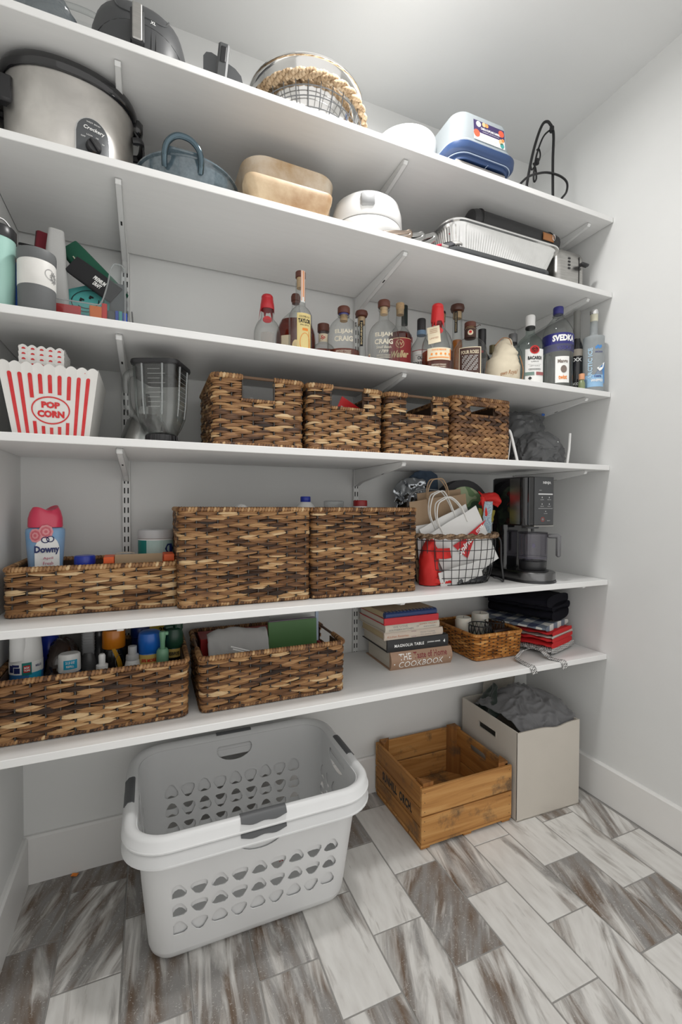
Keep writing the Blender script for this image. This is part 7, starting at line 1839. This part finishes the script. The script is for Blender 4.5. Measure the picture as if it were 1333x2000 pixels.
mb = MB(); box(mb, -.045, .045, -.02, .02, 0, .195, .001); obj('carton', mb, mat('box_yellow', (.62, .46, .05), .5), t, 0); mb = MB(); mb.add([(u, -.0206, v) for u, v in ((.0, .150), (.044, .150), (.044, .194), (.018, .194), (.008, .180))], [(0, 1, 2, 3, 4)]); obj('red_print', mb, INKR, t, 0); mb = MB(); write(mb, '25', on_front(-.008, -.0205, .174), w=.020, h=.014, bold=.04); obj('number', mb, INKK, t, 0)

# second long basket contents
t = thing('game_box', 'red and blue board game box at the back of the basket with the green booklet', 'box', (.272, -.105, zc), .0)
mb = MB(); box(mb, -.125, .125, -.05, .05, 0, .142, .002); obj('box', mb, mat('game_red', (.36, .022, .02), .4), t, 0); mb = MB(); box(mb, -.020, .1255, -.0515, -.045, .118, .1335, .0); obj('blue_band', mb, mat('game_blue', (.015, .10, .34), .4), t, 0)
mb = MB(); write(mb, 'GAME NIGHT', on_front(-.03, -.050, .137, .0008), w=.10, h=.004); obj('lettering', mb, LABC, t, 0)
mb = MB()
def foldc(u, v): return (.165 + .185 * u, -.225 + .06 * v + .01 * math.sin(4 * u), z6 + .02 + .165 * math.sin(PI * (.12 + .40 * v)) ** .8 * (1 + .05 * math.sin(5 * u)) - .018 * (1 - u))
crumple(mb, foldc, 36, 18, .006, 18, 4); o = obj('folded_cloth', mb, mat('grey_white_cloth', (.50, .495, .485), .85, bump=.3, bscale=600), None, 70); md = o.modifiers.new('cloth', 'SOLIDIFY'); md.thickness = .016; tag(o, 'pale grey folded cloth in the basket left of the cookbooks', 'cloth')
mb = MB(); tube(mb, [(.222, -.268, z6 + .155), (.275, -.262, z6 + .135), (.33, -.26, z6 + .10)], .0028, 6); tube(mb, [(.226, -.278, z6 + .150), (.28, -.27, z6 + .128)], .0028, 6); o = obj('white_cable', mb, WHITEPL, bpy.data.objects['folded_cloth']); o.name = 'drawstring'
t = thing('green_folder', 'plain green booklet standing in the basket left of the cookbooks', 'booklet', (.438, -.195, zc), .02, rot=(-.06, 0, .02))
mb = MB(); box(mb, -.083, .083, -.006, .006, 0, .185, .001); obj('cover', mb, mat('folder_green', (.085, .20, .065), .45, vary=.1), t, 0)
mb = MB(); box(mb, -.080, .080, -.0045, .0115, .004, .187, .0); obj('pages', mb, mat('mauve_print', (.22, .17, .22), .6, vary=.5, vscale=50), t, 0)
t = thing('clear_folder', 'clear plastic folder behind the green booklet', 'folder', (.450, -.160, zc), .03); mb = MB(); box(mb, -.085, .085, -.002, .002, 0, .200); obj('sleeve', mb, glass('clear_plastic', (0, 0, 0)), t, 0); mb = MB(); box(mb, .078, .088, -.004, .004, .05, .205); obj('blue_edge', mb, mat('pale_blue_edge', (0, 0, 0)), t, 0)
mb = MB(); crumple(mb, dome(.535, -.18, zc, .012, .06, .10), 20, 12, .004, 50, 6); tag(obj('red_pouch', mb, mat('game_red', (0, 0, 0)), None, 60), 'red cloth at the right end of the basket left of the cookbooks', 'cloth')

# the cookbooks
PAPER = mat('book_pages', (.60, .56, .48), .8, vary=.5, vscale=300, stretch=(.02, .02, 8)); PAPERY = mat('yellowed_pages', (.50, .40, .24), .8, vary=.5, vscale=300, stretch=(.02, .02, 8))
def book(label, x0, x1, yf, depth, z0, z1, cover, pages=PAPER, rot=0.0, rnd_sp=.004, hard=.0022, inset=.004, spinem=None):
    w, h = x1 - x0, z1 - z0
    t = thing('cookbook', label, 'book', ((x0 + x1) / 2, yf + depth / 2, z0), rot, 'stack of cookbooks')
    mb = MB(); box(mb, -w / 2 + inset, w / 2 - inset, -depth / 2 + .006, depth / 2 - inset, hard, h - hard); obj('pages', mb, pages, t, 0)
    mb = MB(); box(mb, -w / 2, w / 2, -depth / 2 + .001, depth / 2, 0, hard, .0005); box(mb, -w / 2, w / 2, -depth / 2 + .001, depth / 2, h - hard, h, .0005); obj('cover', mb, cover, t, 20)
    mb = MB(); n = 8
    arcp = [(-depth / 2 - rnd_sp * math.sin(PI * i / n) + .001, h * i / n) for i in range(n + 1)]; inn = [(-depth / 2 + .006, h), (-depth / 2 + .006, 0)]
    prism(mb, arcp + inn, -w / 2, w / 2, axis='X'); obj('spine', mb, spinem or cover, t, 30)
    S = lambda u, v: (u, -depth / 2 - rnd_sp * math.sin(PI * max(0, min(1, .5 + v / h))) + .0004, h / 2 + v)
    return t, S, w, h
TAN = mat('cover_tan', (.34, .21, .135), .5, vary=.12, vscale=20); BKB = mat('cover_black', (.012, .012, .013), .5); CRM = mat('cover_cream', (.56, .51, .43), .55, vary=.2, vscale=15); CRM2 = mat('cover_beige', (.54, .46, .385), .5, vary=.2, vscale=12); RDC = mat('cover_red', (.50, .012, .022), .45)
t, S, w, h = book('thick tan cookbook at the bottom of the stack, with white and maroon lettering', .776, 1.026, -.252, .205, z6, z6 + .0635, TAN, rnd_sp=.012, hard=.003, inset=.008, rot=-.03)
mb = MB(); write(mb, 'THE', lambda u, v: S(u - .070, v + .0145), w=.048, h=.0205, bold=.01); write(mb, 'COOKBOOK', lambda u, v: S(u - .004, v - .0125), w=.182, h=.0225, bold=.0); disc(mb, lambda u, v: S(u - .113, v - .008), .0025, n=8); disc(mb, lambda u, v: S(u + .113, v - .008), .0025, n=8); obj('white_lettering', mb, INKW, t, 0)
mb = MB(); write(mb, 'Taste of Home', lambda u, v: S(u + .033, v + .0150), w=.138, h=.0215, bold=.015); obj('red_lettering', mb, mat('maroon_ink', (.20, .018, .022), .5), t, 0)
t, S, w, h = book('black cookbook with white spine lettering, second from the bottom of the stack', .764, 1.013, -.252, .215, z6 + .0645, z6 + .107, BKB, rot=-.03, inset=.006)
mb = MB(); write(mb, 'MAGNOLIA TABLE', lambda u, v: S(u - .038, v), w=.118, h=.0105, bold=.02, space=1.15); write(mb, 'JOANNA GAINES', lambda u, v: S(u + .062, v + .001), w=.054, h=.0062, bold=.015); write(mb, '4', lambda u, v: S(u + .106, v), h=.012, bold=.02); obj('lettering', mb, INKW, t, 0)
t, S, w, h = book('beige cookbook with a small dark square picture on its spine', .750, .990, -.250, .19, z6 + .108, z6 + .135, CRM2, PAPERY, rot=-.015)
mb = MB(); quad(mb, S, -.012, .008, -.010, .010, 1); obj('spine_picture', mb, mat('picture_dark', (.06, .05, .075), .5, vary=1, vscale=200, dark=(.4, .2, .25)), t, 0)
mb = MB(); write(mb, 'Kitchen Favorites', lambda u, v: S(u - .066, v - .002), w=.085, h=.008, shear=.1); obj('rust_lettering', mb, mat('rust_ink', (.45, .17, .09), .6), t, 0); mb = MB(); write(mb, 'Home Cooking', lambda u, v: S(u + .055, v + .003), w=.06, h=.006); write(mb, 'for every day', lambda u, v: S(u + .058, v - .005), w=.065, h=.005); obj('grey_lettering', mb, INKG, t, 0)
t, S, w, h = book('cream cookbook with grey and rust lettering, directly under the red book', .748, .972, -.253, .215, z6 + .136, z6 + .1615, CRM, rot=.01, inset=.005)
mb = MB(); write(mb, 'WE LOVE', lambda u, v: S(u - .052, v + .005), w=.06, h=.007); write(mb, 'SOUTHERN KITCHEN', lambda u, v: S(u - .048, v - .005), w=.10, h=.0065, bold=.01); write(mb, 'OF', lambda u, v: S(u + .018, v + .0), w=.01, h=.006); write(mb, 'RECIPES', lambda u, v: S(u + .070, v - .004), w=.05, h=.005); obj('grey_lettering', mb, INKG, t, 0); mb = MB(); write(mb, 'JAMES VILLAS', lambda u, v: S(u + .062, v + .005), w=.075, h=.0065); obj('rust_lettering', mb, mat('rust_ink', (0, 0, 0)), t, 0)
t, S, w, h = book('plain bright red book, second from the top of the stack', .745, .968, -.256, .20, z6 + .1625, z6 + .1865, RDC, rot=.0, rnd_sp=.001, inset=.004)
# spiral book on top
t = thing('cookbook', 'tan spiral-bound book with a navy comb binding on top of the stack', 'book', (.850, -.155, z6 + .1875), .02, 'stack of cookbooks')
mb = MB(); box(mb, -.105, .105, -.092, .10, .001, .0185); obj('pages', mb, PAPERY, t, 0); mb = MB(); box(mb, -.106, .106, -.100, .102, .0185, .0200); obj('cover', mb, mat('old_tan_cover', (.38, .27, .17), .7, vary=.6, vscale=25), t, 0); mb = MB(); box(mb, -.106, .106, -.096, .102, 0, .001); obj('back_cover', mb, mat('old_tan_cover', (0, 0, 0)), t, 0)
NV = mat('navy_comb', (.012, .035, .13), .3)
mb = MB(); tube(mb, [(-.106, -.097, .010), (.106, -.097, .010)], .0105, 12); obj('comb_spine', mb, NV, t, 40)
mb = MB()
for i in range(15): x = -.100 + i * .0143; box(mb, x - .003, x + .003, -.104, -.086, .0185, .0218, .0008)
obj('comb_teeth', mb, NV, t, 0, kind='stuff')

# honey wicker tray with candles
woven('wicker_tray', 'honey-coloured wicker tray holding candles, right of the cookbooks', (1.218, -.162, z6), .212, .25, .096, 51, sp=.020, rowh=.0066, wickm=HONEY, base=.5, spread=.14, band=.05, flare=.008, group='none', rim_r=.0068, linerm=mat('honey_inner', (.20, .08, .016), .6), hz=.62)
bpy.data.objects['wicker_tray'].pop('group', None)
WAXC = mat('candle_wax', (.70, .67, .60), .45, sub=.15)
for x, y, r, h_, l in ((1.112, -.165, .030, .128, 'shorter white pillar candle at the left end of the wicker tray'), (1.245, -.150, .034, .134, 'taller white pillar candle in the middle of the wicker tray'), (1.178, -.120, .028, .105, 'low white pillar candle between the other two, at the back of the tray')):
    x = min(max(x, 1.15), 1.3)
    t = thing('pillar_candle', l, 'candle', (x, y, z6 + .0085), 0, 'pillar candles in the wicker tray'); mb = MB(); lathe(mb, [(r - .001, 0), (r, .002), (r, h_ - .003), (r - .004, h_), (r * .5, h_ - .004), (.001, h_ - .005)], 36); obj('wax', mb, WAXC, t, 40); mb = MB(); tube(mb, [(0, 0, h_ - .006), (.001, 0, h_ + .004)], .0008, 5); obj('wick', mb, INKK, t)
def holder(label, x, y, r, h_):
    t = thing('candle_holder', label, 'candle holder', (x, y, z6 + .0085), 0, 'lattice candle holders'); mb = MB()
    for z in (.002, h_): tube(mb, [(r * math.cos(a), r * math.sin(a), z) for a in [2 * PI * i / 32 for i in range(32)]], .0022, 6, closed=True)
    obj('band', mb, IRON, t); mb = MB(); n = 16
    for s in (-1, 1):
        for i in range(n): tube(mb, [(r * math.cos(2 * PI * i / n + s * k * .10), r * math.sin(2 * PI * i / n + s * k * .10), .002 + (h_ - .002) * k / 8) for k in range(9)], .0013, 4)
    obj('lattice', mb, IRON, t, kind='stuff'); mb = MB(); lathe(mb, [(r - .003, .0005), (r - .003, .002)], 28); obj('base', mb, IRON, t)
holder('larger black lattice candle holder at the front left of the wicker tray', 1.176, -.232, .042, .112); holder('smaller black lattice candle holder at the right of the wicker tray', 1.262, -.215, .036, .112)
t = thing('leather_case', 'dark brown leather case in the front of the wicker tray', 'case', (1.262, -.258, z6 + .0095), .05); mb = MB(); box(mb, -.045, .04, -.010, .010, 0, .092, .005); obj('case', mb, mat('dark_brown_leather', (.03, .014, .010), .4, bump=.2), t, 40)

# pile of folded cloths
BLKC = mat('black_fleece', (.006, .006, .010), .95, vary=.3, vscale=200, bump=.5, bscale=900, spec=.15); NVY = mat('navy_hem', (.02, .022, .045), .9, bump=.4, bscale=600)
REDC = mat('red_apron_cotton', (.50, .010, .012), .8, vary=.15, vscale=40, bump=.2, bscale=800); GRC = mat('grey_cotton', (.14, .14, .142), .85, bump=.3, bscale=700); OATC = mat('oatmeal_cotton', (.45, .41, .37), .85, bump=.3, bscale=700)
def plaid():
    m, t, b = nt('navy_white_plaid'); L = t.links.new; tc = N(t, 'ShaderNodeTexCoord'); sp_ = N(t, 'ShaderNodeSeparateXYZ'); L(tc.outputs['Object'], sp_.inputs[0]); s = []
    for ax, f in (('X', 14.0), ('Y', 14.0)):
        w = N(t, 'ShaderNodeMath', operation='MULTIPLY'); w.inputs[1].default_value = f; L(sp_.outputs[ax], w.inputs[0]); fr = N(t, 'ShaderNodeMath', operation='FRACT'); L(w.outputs[0], fr.inputs[0]); g = N(t, 'ShaderNodeMath', operation='GREATER_THAN'); g.inputs[1].default_value = .5; L(fr.outputs[0], g.inputs[0]); s.append(g)
    a = N(t, 'ShaderNodeMath', operation='ADD'); L(s[0].outputs[0], a.inputs[0]); L(s[1].outputs[0], a.inputs[1]); h_ = N(t, 'ShaderNodeMath', operation='MULTIPLY'); h_.inputs[1].default_value = .5; L(a.outputs[0], h_.inputs[0])
    r = ramp(t, [(0, (.62, .61, .58)), (.5, (.16, .19, .24)), (1, (.035, .045, .10))]); L(h_.outputs[0], r.inputs['Fac']); L(r.outputs['Color'], b.inputs['Base Color']); b.inputs['Roughness'].default_value = .95
    nz = N(t, 'ShaderNodeTexNoise', Scale=600.0); L(tc.outputs['Object'], nz.inputs['Vector']); bp = N(t, 'ShaderNodeBump', Strength=.8, Distance=.003); L(nz.outputs['Fac'], bp.inputs['Height']); L(bp.outputs['Normal'], b.inputs['Normal'])
    return m
def hound():
    m, t, b = nt('houndstooth'); L = t.links.new; tc = N(t, 'ShaderNodeTexCoord'); mp = N(t, 'ShaderNodeMapping'); mp.inputs['Rotation'].default_value = (0.2, 0.3, .4); L(tc.outputs['Object'], mp.inputs['Vector'])
    c1 = N(t, 'ShaderNodeTexChecker', Scale=190.0); L(mp.outputs['Vector'], c1.inputs['Vector']); c1.inputs['Color1'].default_value = (.012, .012, .012, 1); c1.inputs['Color2'].default_value = (.68, .67, .65, 1)
    w = N(t, 'ShaderNodeTexWave', Scale=76.0, wave_type='BANDS', bands_direction='DIAGONAL'); L(mp.outputs['Vector'], w.inputs['Vector']); r = ramp(t, [(.48, (0, 0, 0)), (.52, (1, 1, 1))]); L(w.outputs['Fac'], r.inputs['Fac'])
    mx = N(t, 'ShaderNodeMix', data_type='RGBA'); mx.inputs['Factor'].default_value = .22; L(c1.outputs['Color'], mx.inputs['A']); L(r.outputs['Color'], mx.inputs['B']); L(mx.outputs['Result'], b.inputs['Base Color']); b.inputs['Roughness'].default_value = .85
    return m
PLA, HND = plaid(), hound()
def pile(nm, label, x, y, z, w, d, layers, m, rot, amp=.003, seed=1, cat='cloth', tilt=0.0, mats=None, ny=16, pw=5.0):
    """folded cloth: every layer a rounded slab, the folds showing at the front"""
    t = thing(nm, label, cat, (x, y, z), rot, 'folded cloths at the end of the lowest shelf')
    for i, (zz, h_, dx, dw) in enumerate(layers):
        mb = MB(); n = 30; ww = w + dw
        def F(u, v):
            a = 2 * PI * u; c, s = math.cos(a), math.sin(a); p = pw; q = (abs(c) ** p + abs(s) ** p) ** (-1 / p)
            e = 1 - .10 * abs(2 * v - 1) ** 4
            return (dx + ww / 2 * c * q * e, -d / 2 + d * v, zz + h_ / 2 + h_ / 2 * s * q + tilt * (dx + ww / 2 * c * q))
        crumple(mb, F, n, ny, amp, 22, seed + i)
        g = [F(k / n, 0) for k in range(n)]; b = [F(k / n, 1) for k in range(n)]
        mb.add(g, [tuple(range(n))]); mb.add(b, [tuple(range(n))[::-1]])
        obj('fold', mb, (mats[i] if mats else m), t, 60)
    return t
px, py, pr_ = 1.462, -.178, .34
pile('black_blanket', 'thick black fleece blanket folded on top of the cloth pile', px - .002, py + .005, z6 + .120, .225, .275, [(.0, .050, .024, -.045), (.034, .040, .030, -.03), (.058, .050, -.004, .0)], BLKC, pr_, .006, 3, 'blanket', pw=2.8)
pile('plaid_throw', 'navy and white plaid fuzzy throw under the black blanket', px - .018, py + .0, z6 + .093, .235, .285, [(.0, .026, 0, 0)], PLA, pr_, .006, 8, 'throw', pw=3.0)
pile('red_apron', 'red cotton apron folded under the plaid throw, with an oatmeal lining', px - .004, py - .006, z6 + .030, .205, .300, [(.0, .024, -.006, .0), (.022, .020, .0, .0), (.038, .012, -.002, .004), (.048, .018, -.004, -.01)], REDC, pr_ - .02, .009, 12, 'apron', mats=[REDC, REDC, OATC, REDC])
pile('houndstooth_apron', 'black and white houndstooth apron at the bottom of the cloth pile', px + .004, py - .002, z6 + .008, .222, .300, [(.0, .026, .0, .0)], HND, pr_ - .03, .0042, 20, 'apron')
def tie(pts, w, par):
    P = spline(pts, 6); k = len(P) - 1; mb = MB()
    sheet(mb, lambda u, v: P[min(k, int(round(u * k)))] + Vector((w * (v - .5), .15 * w * (v - .5), .0015 * math.sin(6 * u + 3 * v))), k, 3)
    o = obj('apron_tie', mb, HND, None, 60); md = o.modifiers.new('cloth', 'SOLIDIFY'); md.thickness = .0012; o.parent = par
    o.matrix_parent_inverse = Matrix.Identity(4); bpy.context.view_layer.update(); o.matrix_parent_inverse = par.matrix_world.inverted()
ha = bpy.data.objects['houndstooth_apron']
tie([(1.395, -.300, z6 + .024), (1.330, -.300, z6 + .020), (1.268, -.330, z6 + .010), (1.262, -.375, z6 + .004), (1.262, -.408, z6 + .003), (1.266, -.414, z6 - .006), (1.272, -.414, z6 - .024)], .026, ha)
tie([(1.395, -.318, z6 + .030), (1.385, -.345, z6 + .022), (1.392, -.375, z6 + .006), (1.412, -.405, z6 + .004), (1.418, -.4135, z6 - .008), (1.420, -.414, z6 - .026)], .028, ha)
mb = MB(); crumple(mb, dome(1.565, -.140, z6 + .002, .045, .080, .095, low=0), 30, 16, .009, 26, 7); tag(obj('grey_shirt', mb, GRC, None, 60), 'grey cotton shirt tucked at the wall end of the cloth pile', 'clothes', 'folded cloths at the end of the lowest shelf')
mb = MB(); mb.add([(.012 * math.cos(2 * PI * i / 6) - .218, -.026 + .008 * math.sin(2 * PI * i / 6), .001 if i % 2 else .005) for i in range(6)], [tuple(range(6))]); tag(obj('orange_crumb', mb, ORNG, None, 0), 'tiny orange scrap on the tiles by the back baseboard', 'scrap')
